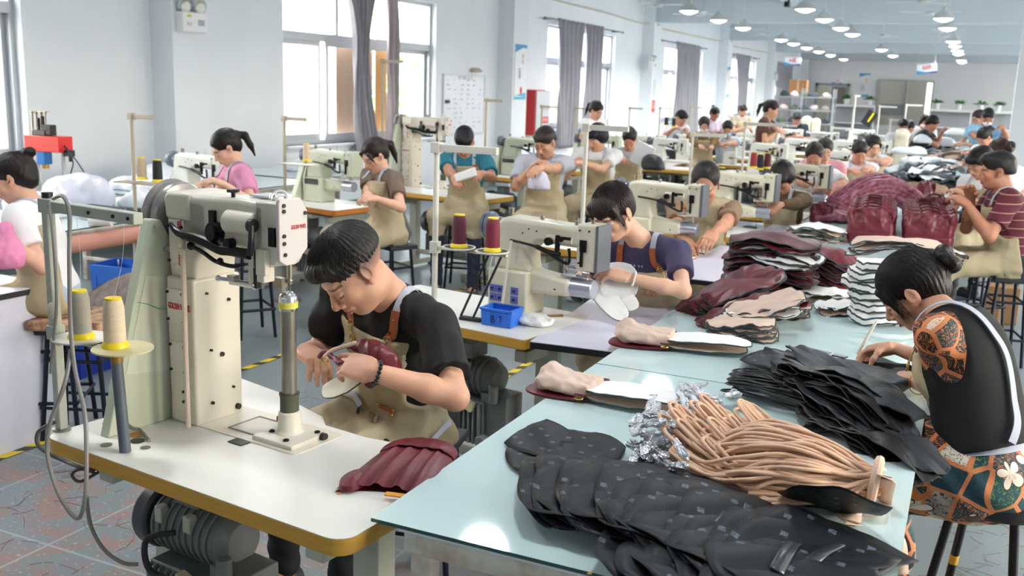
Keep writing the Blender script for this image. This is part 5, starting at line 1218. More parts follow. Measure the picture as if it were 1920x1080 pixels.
for (x, z) in ((-.005, .11), (.035, .11), (.11, .11), (-.005, .07), (.035, .07), (.11, .07)): b_.box((x+.0, -.087, z), (.036, .006, .032))
b_.build('blue_gauge', mat('gauge_blue', '5b63b8', rough=.4), M2)
b_ = MB()
for (x, z) in ((-.005, .11), (.035, .11), (.11, .11), (-.005, .07), (.035, .07), (.11, .07)): b_.cyl((x, -.09, z), (x, -.096, z), .006, n=10)
b_.build('gauge_knob', blackp, M2)
MB().tube(spline([(.09, -.09, .335), (.075, -.1, .2), (.06, -.1, .06), (.06, -.1, .01)], 5), .0065, 8).build('air_hose', MATS['tube_cream'], M2)
put(M2, -1.865, 3.97, -.12, .76); tag(M2, 'cream cylinder-arm sewing machine with blue gauges in front of the woman in purple', 'sewing machine')
MC = arm_machine(); MG = arm_machine(greeng, True, 'c3c9b2'); MF = arm_machine(mat('machine_white', 'e6e6de', rough=.35), False, 'd9dad4', True)
put(MC, -1.97, 6.1, -.08, .76); tag(MC, 'cream cylinder-arm sewing machine in front of the man in the brown T-shirt', 'sewing machine')
def again(src, x, y, label, rz=-.05, z=.76, sc=1.): o = copy_tree(src); put(o, x, y, rz, z); o.scale = (sc,)*3; return tag(o, label, 'sewing machine')
again(MC, -1.74, 7.3, 'cream sewing machine in front of the woman with the headset'); again(MC, -1.55, 8.7, 'cream sewing machine in front of the bald man in a white shirt')
put(MG, -4.98, 6.78, -.15, .76); tag(MG, 'pale green sewing machine with belt guard beside the woman in brown with a ponytail', 'sewing machine')
again(MG, -4.8, 10.2, 'pale green sewing machine beside the man in the grey T-shirt')
again(MG, -4.45, 11.7, 'yellowed sewing machine beside the person in a white shirt and apron at the window row')
put(MF, -5.55, 5.85, -.1, .74); tag(MF, 'pale machine before the woman in the pink T-shirt', 'sewing machine')
# second tall machine by the window row
o = copy_tree(M1); o.matrix_basis = Matrix.Translation((-5.14, 8.2, .76)) @ Matrix.Rotation(-.05, 4, 'Z') @ Matrix.Translation((-.1, -.2, 0)); tag(o, 'tall cream column machine before the man in the teal T-shirt', 'sewing machine')
# ---------------- other tables
T2 = put(sewing_table('white sewing table with yellow edge under the machine of the woman in purple', with_motor=.55, x1=1.02, corner=.015), -2.55, 3.66, -.16)
def small_top(name, poly, label, top=lav, edge=blackp, legs=(), group=None, cat='table'):
    r = empty(name, (0, 0, 0), 0, label, cat, group)
    MB().prism(poly, .003, 'xy', off=.757).build('tabletop', top, r)
    MB().prism(poly, .026, 'xy', off=.7425).build('edge_band', edge, r)
    for x, y in legs: MB().box((x, y, .365), (.04, .04, .73)).build('leg', legm, r)
    return r
small_top('side_table', [(-1.52, 3.5), (-1.165, 3.53), (-1.165, 4.42), (-1.6, 4.42)], 'lavender side table with black edge in front of the woman in purple', legs=((-1.45, 3.6), (-1.22, 3.6), (-1.5, 4.36), (-1.22, 4.36)))
small_top('side_table', [(-1.46, 5.2), (-1.165, 5.2), (-1.165, 6.5), (-1.46, 6.5)], 'lavender side table beside the man in the brown T-shirt', legs=((-1.4, 5.3), (-1.22, 5.3), (-1.4, 6.4), (-1.22, 6.4)))
small_top('side_table', [(-1.36, 6.95), (-1.165, 6.95), (-1.165, 8.2), (-1.36, 8.2)], 'lavender side table beside the woman with the headset', legs=((-1.3, 7.1), (-1.22, 8.0)))
BASE_T = {}
def table_at(x, y, label, L=1.05, rz=-.06, edge=yel, mo=.5, D=.57):
    k = (round(L, 2), edge.name, mo)
    if k not in BASE_T: BASE_T[k] = sewing_table('t', x1=L, y1=D, edge=edge, with_motor=mo, legx=(.14, L-.16), corner=.03); o = BASE_T[k]
    else: o = copy_tree(BASE_T[k])
    return tag(put(o, x, y, rz), label, 'table', 'sewing tables')
table_at(-2.6, 5.72, 'sewing table with yellow edge under the machine of the man in brown', 1.12)
table_at(-2.35, 6.95, 'sewing table under the machine of the woman with the headset', 1.0); table_at(-2.2, 8.35, 'sewing table under the machine of the bald man in white', 1.0)
table_at(-5.5, 6.5, 'white sewing table with orange edge beside the ponytailed woman', 1.06, -.16, org_edge)
table_at(-5.0, 7.9, 'white sewing table with yellow edge before the man in teal', 1.12, -.18)
table_at(-5.35, 9.95, 'sewing table with yellow edge before the man in the grey T-shirt', .9, -.12)
table_at(-5.2, 11.35, 'sewing table with yellow edge before the person in white at the window row', .86, -.12)
table_at(-4.7, 12.7, 'sewing table with yellow edge before the seated person holding a pale panel', .98, -.12)
table_at(-4.8, 15.1, 'sewing table with yellow edge in the far left row, third window pillar', .98, -.1)
table_at(-4.6, 18.0, 'farther sewing table with yellow edge before the masked woman', 1.0, -.1)
table_at(-5.0, 20.6, 'sewing table with yellow edge below the third window', 1.0, -.1)
table_at(-4.0, 20.6, 'sewing table with yellow edge before the standing woman in brown', 1.0, -.1)
table_at(-1.7, 11.4, 'sewing table with yellow edge before the two women in white', .9, -.1)
table_at(-3.2, 24.2, 'wood-edged table near the far left shelves', 1.3, -.1, mat('edge_wood', 'b98d5a', rough=.5))
# thread stands of the other stations
def tstand(x, y, hh=.74, arm=.3, tray=.33, rz=0., sp=(), label='', col=None, trays=True, name='thread_stand'):
    col = col or mat('stand_white', 'dad7cc', rough=.35)
    r = empty(name, (x, y, .762), rz, label, 'thread stand', 'thread stands')
    MB().cyl((0, 0, 0), (0, 0, hh), .0125, n=12).build('pole', col, r); MB().box((arm/2, 0, hh), (arm, .022, .03)).box((0, 0, hh), (.04, .04, .045)).build('top_arm', col, r, bevel=.002)
    if trays:
        MB().box((arm*.6, 0, tray-.012), (arm*1.2, .02, .012)).box((0, 0, tray-.012), (.036, .036, .05)).build('tray_bar', col, r)
        for q in (.13, .29):
            MB().lathe((q, -.02, tray), [(0, 0), (.065, 0), (.068, .003), (.06, .004), (0, .003)], 26).build('tray', rubber, r)
            MB().lathe((q, -.02, tray+.0005), [(.064, 0), (.07, .0), (.07, .006), (.064, .006), (.064, 0)], 26).build('tray_rim', col, r)
    M = Matrix.Translation((x, y, .762)) @ Matrix.Rotation(rz, 4, 'Z')
    for (m_, q, lb, s_) in sp: put_spool(m_, M @ Vector((q, -.02, tray+.004)), lb, s_)
    return r
tstand(-2.03, 3.62, .735, .29, .325, -.05, ((mar2_t, .13, 'dark maroon thread cone, left on the stand of the woman in purple', 1.05), (maroon_t, .29, 'crimson thread cone, right on the stand beside the cream machine', 1.05)), 'white thread stand with two cones left of the purple-shirted woman\'s machine')
rb = MB()
for q in (.18, .24): rb.tube([(-1.96+q, 3.64, 1.075), (-1.99+q-.12, 3.68, .775)], .0055, 8)
rb.box((-1.88, 3.68, .767), (.1, .035, .014)); tag(rb.build('tilt_stand', rubber), 'black two-legged rod stand on the sewing table behind the blue crate', 'stand')
tstand(-2.0, 5.3, .78, .25, .3, 0, (), 'white thread stand rising behind the woman in purple', trays=False)
def stand_px(px, py, Y, arm, label, col=None):
    p = P(px, py, Y); r = tstand(p.x, Y, p.z, arm, .33, 0, (), label, col, False); r.location.z = 0; MB().lathe((0, 0, 0), [(.12, 0), (.12, .01), (.02, .02), (0, .02)], 20).build('foot', steel, r); return r
tanm = mat('stand_tan', 'b5aa95', rough=.4)
stand_px(533, 222, 6.3, .21, 'tan thread stand on the window-side table, spool tray lit by the near window', col=tanm)
stand_px(246, 218, 5.0, .2, 'tan thread stand left of the woman in pink', col=tanm)
stand_px(718, 115, 9.0, .25, 'thin tan thread stand in front of the grey curtain', col=tanm)
stand_px(912, 188, 10.5, .22, 'thin tan thread stand below the whiteboard', col=tanm)
stand_px(1016, 200, 12.0, .22, 'thin tan thread stand beside the fire cabinet', col=tanm)
stand_px(1080, 203, 13.0, .22, 'thin tan thread stand in front of the second window', col=tanm)
stand_px(1181, 203, 15.5, .22, 'thin dark thread stand on the wall between second and third windows', col=tanm)
stand_px(1238, 203, 17.0, .22, 'thin tan thread stand at the third window, left', col=tanm); stand_px(1295, 201, 18.5, .22, 'thin tan thread stand at the third window, right', col=tanm)
stand_px(1299, 252, 8.8, .3, 'white thread stand arm above the brown-shirted man'); stand_px(1398, 232, 10.2, .42, 'white thread stand arm above the woman with the headset')
# ------------------------------------------------------------------ the long line of glass-topped work tables
GZ = .786
gtop = mat('glass_top', 'c9dfdf', rough=.05, spec=.7, noise=.03, nscale=2); gedge = mat('glass_edge', '2f5a52', rough=.15); fr_w = mat('frame_white_worn', 'dfddd2', rough=.5, noise=.5, nscale=13, col2='b8a58e', detail=6); boardw = mat('table_board', 'dfe6ea', rough=.5)
def glass_table(y0, y1, label, x0=-1.145, x1=-.04):
    r = empty('glass_table', ((x0+x1)/2, (y0+y1)/2, 0), 0, label, 'table', 'glass work tables')
    w_, l_ = x1-x0, y1-y0-.006
    g_ = MB(); g_.cur = 0; g_.add([(-w_/2, -l_/2, GZ), (w_/2, -l_/2, GZ), (w_/2, l_/2, GZ), (-w_/2, l_/2, GZ)], [[0, 1, 2, 3]])
    g_.cur = 1; a = GZ-.009
    g_.add([(-w_/2, -l_/2, GZ), (w_/2, -l_/2, GZ), (w_/2, l_/2, GZ), (-w_/2, l_/2, GZ), (-w_/2, -l_/2, a), (w_/2, -l_/2, a), (w_/2, l_/2, a), (-w_/2, l_/2, a)], [[0, 4, 5, 1], [1, 5, 6, 2], [2, 6, 7, 3], [3, 7, 4, 0], [7, 6, 5, 4]])
    g_.build('glass_sheet', [gtop, gedge], r, smooth=0)
    MB().box((.03, 0, a-.006), (w_-.07, l_-.02, .011)).build('tabletop', boardw, r)
    f_ = MB()
    for s in (-1, 1):
        f_.box((s*(w_/2-.065)+.03*(s < 0)+.0, 0, .74), (.035, l_-.03, .05)); f_.box((.03, s*(l_/2-.03), .74), (w_-.16, .035, .05)); f_.box((.03, s*(l_/2-.03), .2), (w_-.16, .03, .03))
    f_.build('frame', fr_w, r, bevel=.004)
    for sx in (-1, 1):
        for sy in (-1, 1): MB().box((sx*(w_/2-.085)+.03*(sx < 0), sy*(l_/2-.05), .37), (.05, .05, .72)).build('leg', fr_w, r, bevel=.004)
    return r
ys = [1.762, 3.245, 4.73, 6.22, 7.7, 9.19, 10.67]
nm = ['nearest', 'second', 'third', 'fourth', 'fifth', 'sixth']
for k in range(6): glass_table(ys[k], ys[k+1], 'pale green glass-topped work table, %s in the long line' % nm[k])
for k, (x, y) in enumerate([(-.55, 11.6), (-.55, 13.1), (-.6, 15.0), (-.5, 17.0)]): 
    r = glass_table(y-.7, y+.7, 'glass-topped table under the far fabric heaps, %s of four' % ['nearest', 'second', 'third', 'farthest'][k], x-.45, x+.85)
r = glass_table(4.2, 5.9, 'glass table along the window wall, left of the pink-shirted woman', -6.15, -5.06); r = glass_table(5.95, 7.9, 'glass table under the white cloth heap below the near window', -6.9, -5.75); r = glass_table(8.0, 9.9, 'farther glass table below the near window', -7.0, -5.9)
# ------------------------------------------------------------------ the man at the nearest machine
Z1 = Vector((0, 0, 1))
def PD(px, py, dist): return Vector((0, 0, EYE))+(RGT*(px-960)+UPV*(540-py)+FWD*CAM_F)*(dist/CAM_F)
def shirt_text(rec, J, txt, size, m_, pos, xd, yd, name='shirt_print', parent=None, sx=1., bold=.003, o_=.0065):
    t_ = text_obj(name, txt, size, m_, parent or J['o'], face_mtx((0, 0, 0), (1, 0, 0), (0, 1, 0)), depth=.0, bold=bold, sx=sx)
    me = t_.data; bm = bmesh.new(); bm.from_mesh(me); bmesh.ops.triangulate(bm, faces=bm.faces)
    for _ in range(2): bmesh.ops.subdivide_edges(bm, edges=[e for e in bm.edges if e.calc_length() > size*.12], cuts=1, use_grid_fill=False)
    bm.to_mesh(me); bm.free()
    P_ = np.array([tuple(Vector(pos)+Vector(xd)*v.co.x+Vector(yd)*v.co.y) for v in me.vertices]); Q, g = rec.project(P_, o_)
    for v, q in zip(me.vertices, Q): v.co = Vector(q)
    J['fix'](t_); return t_
man, JM = person('man in black T-shirt and khaki apron bent over the nearest sewing table', (-1.735, 2.92, 0), Vector((-.22, -.97, 0)), seat=.49, s=1.03, fat=1.14, hsc=1.1,
    torso=P(728, 545, 2.66), head=P(664, 508, 2.5), head_pitch=.78, head_yaw=-.3, head_tilt=.1, skin='d3a085', hairs='fade', hcol='1d1b1b', stubble=.85, shirt='0e0f11', tabf=.6, pants='1e2026',
    wl=P(700, 697, 2.33), wr=P(572, 658, 2.5), pole_l=Vector((.9, .3, -.5)), pole_r=Vector((-.5, .5, -.8)), h=.009, fineh=.003, seed=2, apron_top=.465, apron_w=.105, fold=1.5,
    hl=dict(d=P(612, 672, 2.36)-P(700, 697, 2.33), n=Vector((-.1, .55, -.6)), curl=(.2, .35, .45, .55), thumb=.75, tc=.2), hr=dict(d=P(622, 694, 2.40)-P(572, 658, 2.5), n=Vector((.5, -.3, -.5)), curl=(.7, .8, .9, 1.0), thumb=.8), jaw=1.08)
whitet = mat('print_white', 'e8e8ea', rough=.7)
shirt_text(JM['shirt'], JM, 'JANES\nJANES', .07, whitet, JM['neck']-JM['up']*.2+JM['fr']*.12-JM['rt']*.075, -JM['rt'], JM['up'], sx=.8)
def patch(J, pos, w_, h_, name, m_, off=.0085, th=.0015, nx=9, ny=6):
    G_ = [tuple(Vector(pos)-J['rt']*(w_*(i/(nx-1)-.5))+J['up']*(h_*(j/(ny-1)-.5))) for j in range(ny) for i in range(nx)]
    Q, g = J['ap'].project(np.array(G_), off); mb = MB(); mb.add([Vector(q) for q in Q], [[j*nx+i, j*nx+i+1, (j+1)*nx+i+1, (j+1)*nx+i] for j in range(ny-1) for i in range(nx-1)])
    o = mb.build(name, m_, J['o'], solid=th, smooth=60); J['fix'](o); rv = MB()
    for k in (0, nx-1): rv.ball(Vector(Q[(ny-1)*nx+k])+Vector(g[(ny-1)*nx+k])*.003, .0042, 8, 6)
    rv.build('rivet', brass, o)
for J_ in (JM,):
    patch(J_, J_['pel']+J_['up']*.10+J_['fr']*.15-J_['rt']*.02, .13, .09, 'apron_pocket', apron_m); patch(J_, J_['pel']+J_['up']*.07+J_['fr']*.15+J_['rt']*.12, .09, .10, 'apron_pocket', apron_m); patch(J_, J_['pel']+J_['up']*.19+J_['fr']*.15-J_['rt']*.05, .06, .018, 'leather_label', leather)
o_, *_r = ribbon(JM['ap'], [JM['pel']+JM['up']*.05+JM['rt']*.15+JM['fr']*.12, JM['pel']+JM['up']*.045+JM['fr']*.17, JM['pel']+JM['up']*.06-JM['rt']*.14+JM['fr']*.1, JM['pel']+JM['up']*.08-JM['rt']*.2], .02, 'waist_tie', strap_m, man, off=.012, thick=.002); JM['fix'](o_)
# bead bracelet on his left wrist
w_ = JM['wL']; dv = (JM['wL']-JM['eL']).normalized(); u_ = dv.orthogonal().normalized(); v_ = dv.cross(u_); mb = MB()
for k in range(16): mb.ball(w_-dv*.012+(u_*math.cos(k*PI/8)+v_*math.sin(k*PI/8))*.034, .0068, 10, 7)
JM['fix'](mb.build('bead_bracelet', mat('bead_black', '101012', rough=.12), man))
# ------------------------------------------------------------------ the woman in purple at the second machine
w2, J2 = person('woman in purple T-shirt and khaki apron sewing a white bag panel', (-1.30, 4.62, 0), Vector((-.12, -.99, 0)), seat=.47, s=.97, hsc=1.06,
    torso=P(1203, 447, 4.33), head=P(1150, 400, 4.2), head_pitch=.55, head_yaw=-.15, head_tilt=.1, skin='dcae94', hairs='low bangs', hcol='2b2120', shirt='3f3a5a', tabf=.6, pants='2a2c34',
    wl=P(1180, 520, 4.02), wr=P(1085, 520, 4.12), pole_l=Vector((.9, .0, -.35)), pole_r=Vector((-.6, .3, -.8)), h=.009, fineh=.0035, seed=5, apron_top=.5, apron_w=.14,
    hl=dict(d=P(1120, 508, 3.98)-P(1180, 520, 4.02), n=Vector((-.1, .35, -.8)), curl=(.25, .35, .45, .55), thumb=.7, tc=.3), hr=dict(d=Vector((.5, -.3, -.1)), n=Vector((0, -.2, -1)), curl=(.4, .45, .5, .55)), jaw=.98, lips='b5726c')
patch(J2, J2['pel']+J2['up']*.2+J2['fr']*.15-J2['rt']*.08, .05, .02, 'leather_label', leather)
w_ = J2['wL']; dv = (J2['wL']-J2['eL']).normalized(); u_ = dv.orthogonal().normalized(); v_ = dv.cross(u_); mb = MB()
for k in range(18): mb.ball(w_-dv*.02+(u_*math.cos(k*PI/9)+v_*math.sin(k*PI/9))*.03, .0055, 8, 6)
J2['fix'](mb.build('pearl_bracelet', mat('pearl', 'e3ece6', rough=.2), w2))
shirt_text(J2['shirt'], J2, 'o o  c c', .022, whitet, J2['neck']-J2['up']*.085+J2['fr']*.1, -J2['rt'], J2['up'], bold=0)
shirt_text(J2['shirt'], J2, '工匠', .05, mat('apron_red', 'b3402e', rough=.8), J2['neck']-J2['up']*.2+J2['fr']*.16-J2['rt']*.07, -J2['rt'], J2['up'], name='apron_print', bold=0, o_=.014)
# ------------------------------------------------------------------ the woman in the flowered blouse, right of the glass table
def floral():
    m_ = bpy.data.materials.new('floral_print'); m_.use_nodes = True; N = m_.node_tree.nodes; L = m_.node_tree.links; b = N['Principled BSDF']; b.inputs['Roughness'].default_value = .75
    tc = N.new('ShaderNodeTexCoord')
    def cr(src, stops, const=True):
        r_ = N.new('ShaderNodeValToRGB'); L.new(src, r_.inputs[0]); e = r_.color_ramp
        if const: e.interpolation = 'CONSTANT'
        while len(e.elements) < len(stops): e.elements.new(.5)
        for q, (p, c) in zip(e.elements, stops): q.position = p; q.color = lin(c)+(1,)
        return r_.outputs[0]
    def vor(sc, feat='F1', rnd=1.):
        v = N.new('ShaderNodeTexVoronoi'); v.feature = feat; v.inputs['Scale'].default_value = sc; v.inputs['Randomness'].default_value = rnd; L.new(tc.outputs['Object'], v.inputs['Vector']); return v
    v1 = vor(11, rnd=.7); sep = N.new('ShaderNodeSeparateColor'); L.new(v1.outputs['Color'], sep.inputs[0])
    patch = cr(sep.outputs[0], [(0, '10404a'), (.3, '17181c'), (.5, '9c948d'), (.62, '10404a'), (.8, 'd8cdbc'), (.92, '1a1b20')])
    # scroll lines
    nz = N.new('ShaderNodeTexNoise'); nz.inputs['Scale'].default_value = 34; nz.inputs['Detail'].default_value = 1; nz.inputs['Distortion'].default_value = 2.5; L.new(tc.outputs['Object'], nz.inputs['Vector'])
    ln = cr(nz.outputs[0], [(0, '000000'), (.47, 'ffffff'), (.52, '000000')]); 
    lc = cr(sep.outputs[1], [(0, '5f8a3a'), (.25, 'd8742a'), (.5, '22222a'), (.75, 'd8742a')])
    m1 = N.new('ShaderNodeMixRGB'); L.new(ln, m1.inputs[0]); L.new(patch, m1.inputs[1]); L.new(lc, m1.inputs[2])
    # borders between patches
    ve = vor(11, 'DISTANCE_TO_EDGE', .7); eb = cr(ve.outputs['Distance'], [(0, 'ffffff'), (.06, '000000')]); eo = cr(ve.outputs['Distance'], [(0, 'e0792c'), (.02, '8f8780'), (.04, 'e0792c')])
    m2 = N.new('ShaderNodeMixRGB'); L.new(eb, m2.inputs[0]); L.new(m1.outputs[0], m2.inputs[1]); L.new(eo, m2.inputs[2])
    # big pale flowers: five petals from a polar wave around sparse cell centres
    v3 = vor(6.5, rnd=.9); sub = N.new('ShaderNodeVectorMath'); sub.operation = 'SUBTRACT'
    L.new(tc.outputs['Object'], sub.inputs[0]); L.new(v3.outputs['Position'], sub.inputs[1]) if False else None
    sc_ = N.new('ShaderNodeVectorMath'); sc_.operation = 'SCALE'; sc_.inputs['Scale'].default_value = 6.5; L.new(tc.outputs['Object'], sc_.inputs[0])
    sp = N.new('ShaderNodeVectorMath'); sp.operation = 'SUBTRACT'; L.new(sc_.outputs[0], sp.inputs[0]); ps = N.new('ShaderNodeVectorMath'); ps.operation = 'SCALE'; ps.inputs['Scale'].default_value = 6.5; L.new(v3.outputs['Position'], ps.inputs[0]); L.new(ps.outputs[0], sp.inputs[1])
    # 'Position' is returned in scaled or unscaled space depending on version: take distance from the texture itself
    sx_ = N.new('ShaderNodeSeparateXYZ'); s2 = N.new('ShaderNodeVectorMath'); s2.operation = 'SUBTRACT'; L.new(tc.outputs['Object'], s2.inputs[0]); L.new(v3.outputs['Position'], s2.inputs[1]); L.new(s2.outputs[0], sx_.inputs[0])
    at = N.new('ShaderNodeMath'); at.operation = 'ARCTAN2'; L.new(sx_.outputs['Z'], at.inputs[0]); ad = N.new('ShaderNodeMath'); ad.operation = 'ADD'; L.new(sx_.outputs['X'], ad.inputs[0]); L.new(sx_.outputs['Y'], ad.inputs[1]); L.new(ad.outputs[0], at.inputs[1])
    a5 = N.new('ShaderNodeMath'); a5.operation = 'MULTIPLY'; a5.inputs[1].default_value = 2.5; L.new(at.outputs[0], a5.inputs[0]); si = N.new('ShaderNodeMath'); si.operation = 'SINE'; L.new(a5.outputs[0], si.inputs[0]); ab = N.new('ShaderNodeMath'); ab.operation = 'ABSOLUTE'; L.new(si.outputs[0], ab.inputs[0])
    mu = N.new('ShaderNodeMath'); mu.operation = 'MULTIPLY_ADD'; mu.inputs[1].default_value = .2; mu.inputs[2].default_value = .2; L.new(ab.outputs[0], mu.inputs[0])
    dv = N.new('ShaderNodeMath'); dv.operation = 'DIVIDE'; L.new(v3.outputs['Distance'], dv.inputs[0]); L.new(mu.outputs[0], dv.inputs[1])
    s3 = N.new('ShaderNodeSeparateColor'); L.new(v3.outputs['Color'], s3.inputs[0]); on = cr(s3.outputs[2], [(0, '000000'), (.45, 'ffffff')])
    fm_ = cr(dv.outputs[0], [(0, 'ffffff'), (.95, '000000')]); mm = N.new('ShaderNodeMath'); mm.operation = 'MULTIPLY'; L.new(fm_, mm.inputs[0]); L.new(on, mm.inputs[1])
    pc = cr(dv.outputs[0], [(0, '6a4a3a'), (.2, 'd9b79a'), (.5, 'e9dccb'), (.88, '4a2a22')])
    m3 = N.new('ShaderNodeMixRGB'); L.new(mm.outputs[0], m3.inputs[0]); L.new(m2.outputs[0], m3.inputs[1]); L.new(pc, m3.inputs[2])
    L.new(m3.outputs[0], b.inputs['Base Color']); return m_
flo = floral(); MATS['floral'] = flo
w3, J3 = person('woman with low bun in black vest and flowered dress marking fabric at the glass table', (.16, 3.2, 0), Vector((-.97, .2, 0)), seat=.6, s=.96, hsc=1.08, fat=1.08,
    torso=P(1786, 590, 3.29), head=P(1712, 548, 3.42), head_pitch=.72, head_yaw=.12, head_tilt=-.05, skin='cf9f84', hairs='low bun side', hcol='1c1716', shirt=flo, sleeve='elbow', pants=flo, skirt=True, apron=True,
    wl=P(1712, 715, 3.46), wr=P(1676, 652, 3.7), pole_l=Vector((.7, -.6, -.5)), pole_r=Vector((.3, .6, -.8)), h=.009, fineh=.0035, seed=8, apron_top=.38, apron_w=.12, acut=.05,
    hl=dict(d=P(1655, 690, 3.63)-P(1712, 715, 3.46), n=Vector((.1, .2, -1)), curl=(.35, .5, .6, .65), thumb=.6), hr=dict(d=Vector((-.75, -.05, -.25)), n=Vector((.1, -.6, -.7)), curl=(.45, .6, .8, .9), thumb=.8), lips='b5726c', stubble=None,
    legs=dict(kr=(-.16, 3.43, .58), kl=(-.16, 3.14, .58), ar=(-.06, 3.4, .2), al=(-.06, 3.12, .2)), jaw=.98)
# black vest over the blouse
vr = Rec(); pel, up, fr, rt, TB, TL, s_ = J3['pel'], J3['up'], J3['fr'], J3['rt'], J3['TB'], J3['TL'], .96
g = .02; fat = 1.08
vr.ell(pel+up*.05, (.158*s_*fat+g, .118*s_*fat+g, .12*s_), TB, k=0); vr.ell(pel+up*TL*.38, (.14*s_*fat+g, .108*s_*fat+g, .17*s_+g), TB, k=.06); vr.ell(pel+up*TL*.68, (.15*s_*fat+g, .112*s_*fat+g, .15*s_+g), TB, k=.05); vr.cap(J3['neck']-up*.06-rt*.07, J3['neck']-up*.06+rt*.07, .07+g, k=.05)
vr.box(pel-up*.22, (.4, .4, .27), TB, k=.004, op='s')
for q in (-1, 1): vr.ell(J3['neck']-up*.12+rt*q*.235-fr*0.0, (.085, .12, .15), TB, k=.01, op='s')
vr.ell(J3['neck']+up*.05+fr*.03, (.07, .065, .065), TB, k=.006, op='s'); vr.ell(J3['neck']-up*.02+fr*.15, (.07, .12, .14), TB, k=.006, op='s')
V, F = vr.mesh(.006, warp=lambda p: .002*vnoise(p, 30, 2)); J3['fix'](np_mesh('vest', V, F, mat('vest_black', '131315', rough=.85), w3))
# lace collar edge
cp = [J3['neck']+up*(.0+.012*math.cos(a*2))+rt*.075*math.sin(a)+fr*.075*math.cos(a)-fr*.0 for a in [i*2*PI/14 for i in range(14)]]
mb = MB(); C_, g_ = vr.project(np.array([tuple(p) for p in cp]), .004)
for k in range(70):
    i = k/70*14; a = C_[int(i) % 14]*(1-i % 1)+C_[(int(i)+1) % 14]*(i % 1); mb.ball(a, (.007, .007, .004), 6, 4)
J3['fix'](mb.build('lace_trim', MATS['vest_black'], w3))
# apron tie with bow at the back, long shoulder strap crossing the back
for nm_, pts, ww in (('apron_strap', [J3['neck']-up*.02+fr*.1-rt*.1, J3['neck']+up*.03-rt*.09, J3['neck']-up*.07-fr*.12-rt*.09, pel+up*.3-fr*.16-rt*.08, pel+up*.14-fr*.14-rt*.1, pel+up*.06-fr*.1-rt*.14], .024),
                     ('waist_tie', [pel+up*.07+fr*.1-rt*.17, pel+up*.06-rt*.2, pel+up*.05-fr*.12-rt*.15, pel+up*.05-fr*.17], .028)):
    o_, a_, b_, c_ = ribbon(J3['shirt'] if nm_ == 'waist_tie' else vr, pts, ww, nm_, strap_m, w3, off=.012, thick=.002); J3['fix'](o_)
kn_ = Vector(a_[-1])+Vector(b_[-1])*.012; mb = MB(); KD = lambda *q: kn_+Vector(q)
def flap(pts, ww):
    sp_ = spline(pts, 5); v_ = []; 
    for i, p in enumerate(sp_): d_ = Vector((.7, .4, .25))*ww*(.8+.2*math.sin(i)); v_ += [p-d_/2, p+d_/2]
    mb.add(v_, [[2*i, 2*i+1, 2*i+3, 2*i+2] for i in range(len(sp_)-1)])
flap([kn_, KD(.04, -.02, .01), KD(.06, -.03, -.06), KD(.04, -.04, -.11), KD(.02, -.03, -.05), kn_], .03)
flap([kn_, KD(.02, -.05, -.1), KD(.03, -.08, -.25), KD(.01, -.09, -.4), KD(-.01, -.1, -.55)], .028); flap([kn_, KD(.04, -.02, -.1), KD(.06, -.03, -.2)], .028); mb.ball(kn_, (.012, .012, .014))
J3['fix'](mb.build('tie_bow', strap_m, w3, solid=.0015, smooth=80))
w_ = J3['wL']; dv = (J3['wL']-J3['eL']).normalized(); u_ = dv.orthogonal().normalized(); v_ = dv.cross(u_)
J3['fix'](MB().tube([w_-dv*.045+(u_*math.cos(k*PI/12)+v_*math.sin(k*PI/12))*.036 for k in range(24)], .0022, 6, closed=True).build('gold_bracelet', brass, w3))
hs_ = J3['hc']+J3['R'] @ Vector((0, -.118, .03)); J3['fix'](MB().tube([hs_+J3['R'] @ Vector((.03*math.cos(a), .006*math.sin(3*a), .03*math.sin(a))) for a in [k*PI/8 for k in range(16)]], .011, 8, closed=True).build('scrunchie', mat('scrunchie_brown', '4a3535', rough=.3), w3))
pn = J3['wR']+Vector((-.1, -.01, .01)); tag(MB().tube([pn+Vector((-.02, -.02, -.045)), pn+Vector((-.016, -.016, -.035)), pn+Vector((.03, .03, .075))], [.0015, .0055, .0055], 12).build('marking_pen', mat('pen_white', 'd9d4c8', rough=.4)), 'white marking pen in the hand of the woman in the flowered dress', 'pen')
# ------------------------------------------------------------------ stools
def stool(rz=0, h_=.46):
    r = empty('stool', (0, 0, 0), rz); k = h_/.46
    MB().box((0, 0, h_-.012), (.34, .24, .025)).build('seat', mat('stool_seat', '20242c', rough=.5), r, bevel=.006)
    for sx, sy in ((-1, -1), (1, -1), (1, 1), (-1, 1)): MB().tube([(sx*.12, sy*.085, h_-.02), (sx*.16, sy*.12, 0)], .0115, 10).build('leg', mat('stool_frame', '1a2130', rough=.35, metal=.4), r)
    f_ = MB()
    for z, e in ((.14*k, .037), (.33*k, .01)):
        for a, c in (((-1, -1), (1, -1)), ((1, -1), (1, 1)), ((1, 1), (-1, 1)), ((-1, 1), (-1, -1))): f_.tube([(a[0]*(.12+e), a[1]*(.085+e), z), (c[0]*(.12+e), c[1]*(.085+e), z)], .007, 8)
    f_.build('rung_frame', MATS['stool_frame'], r); return r
S0 = None
def put_stool(x, y, rz, label, h_=.46):
    global S0
    if S0 is None: S0 = stool(); o = S0
    else: o = copy_tree(S0)
    o.location = (x, y, 0); o.rotation_euler = (0, 0, rz); o.scale = (1, 1, h_/.46); return tag(o, label, 'stool', 'stools')
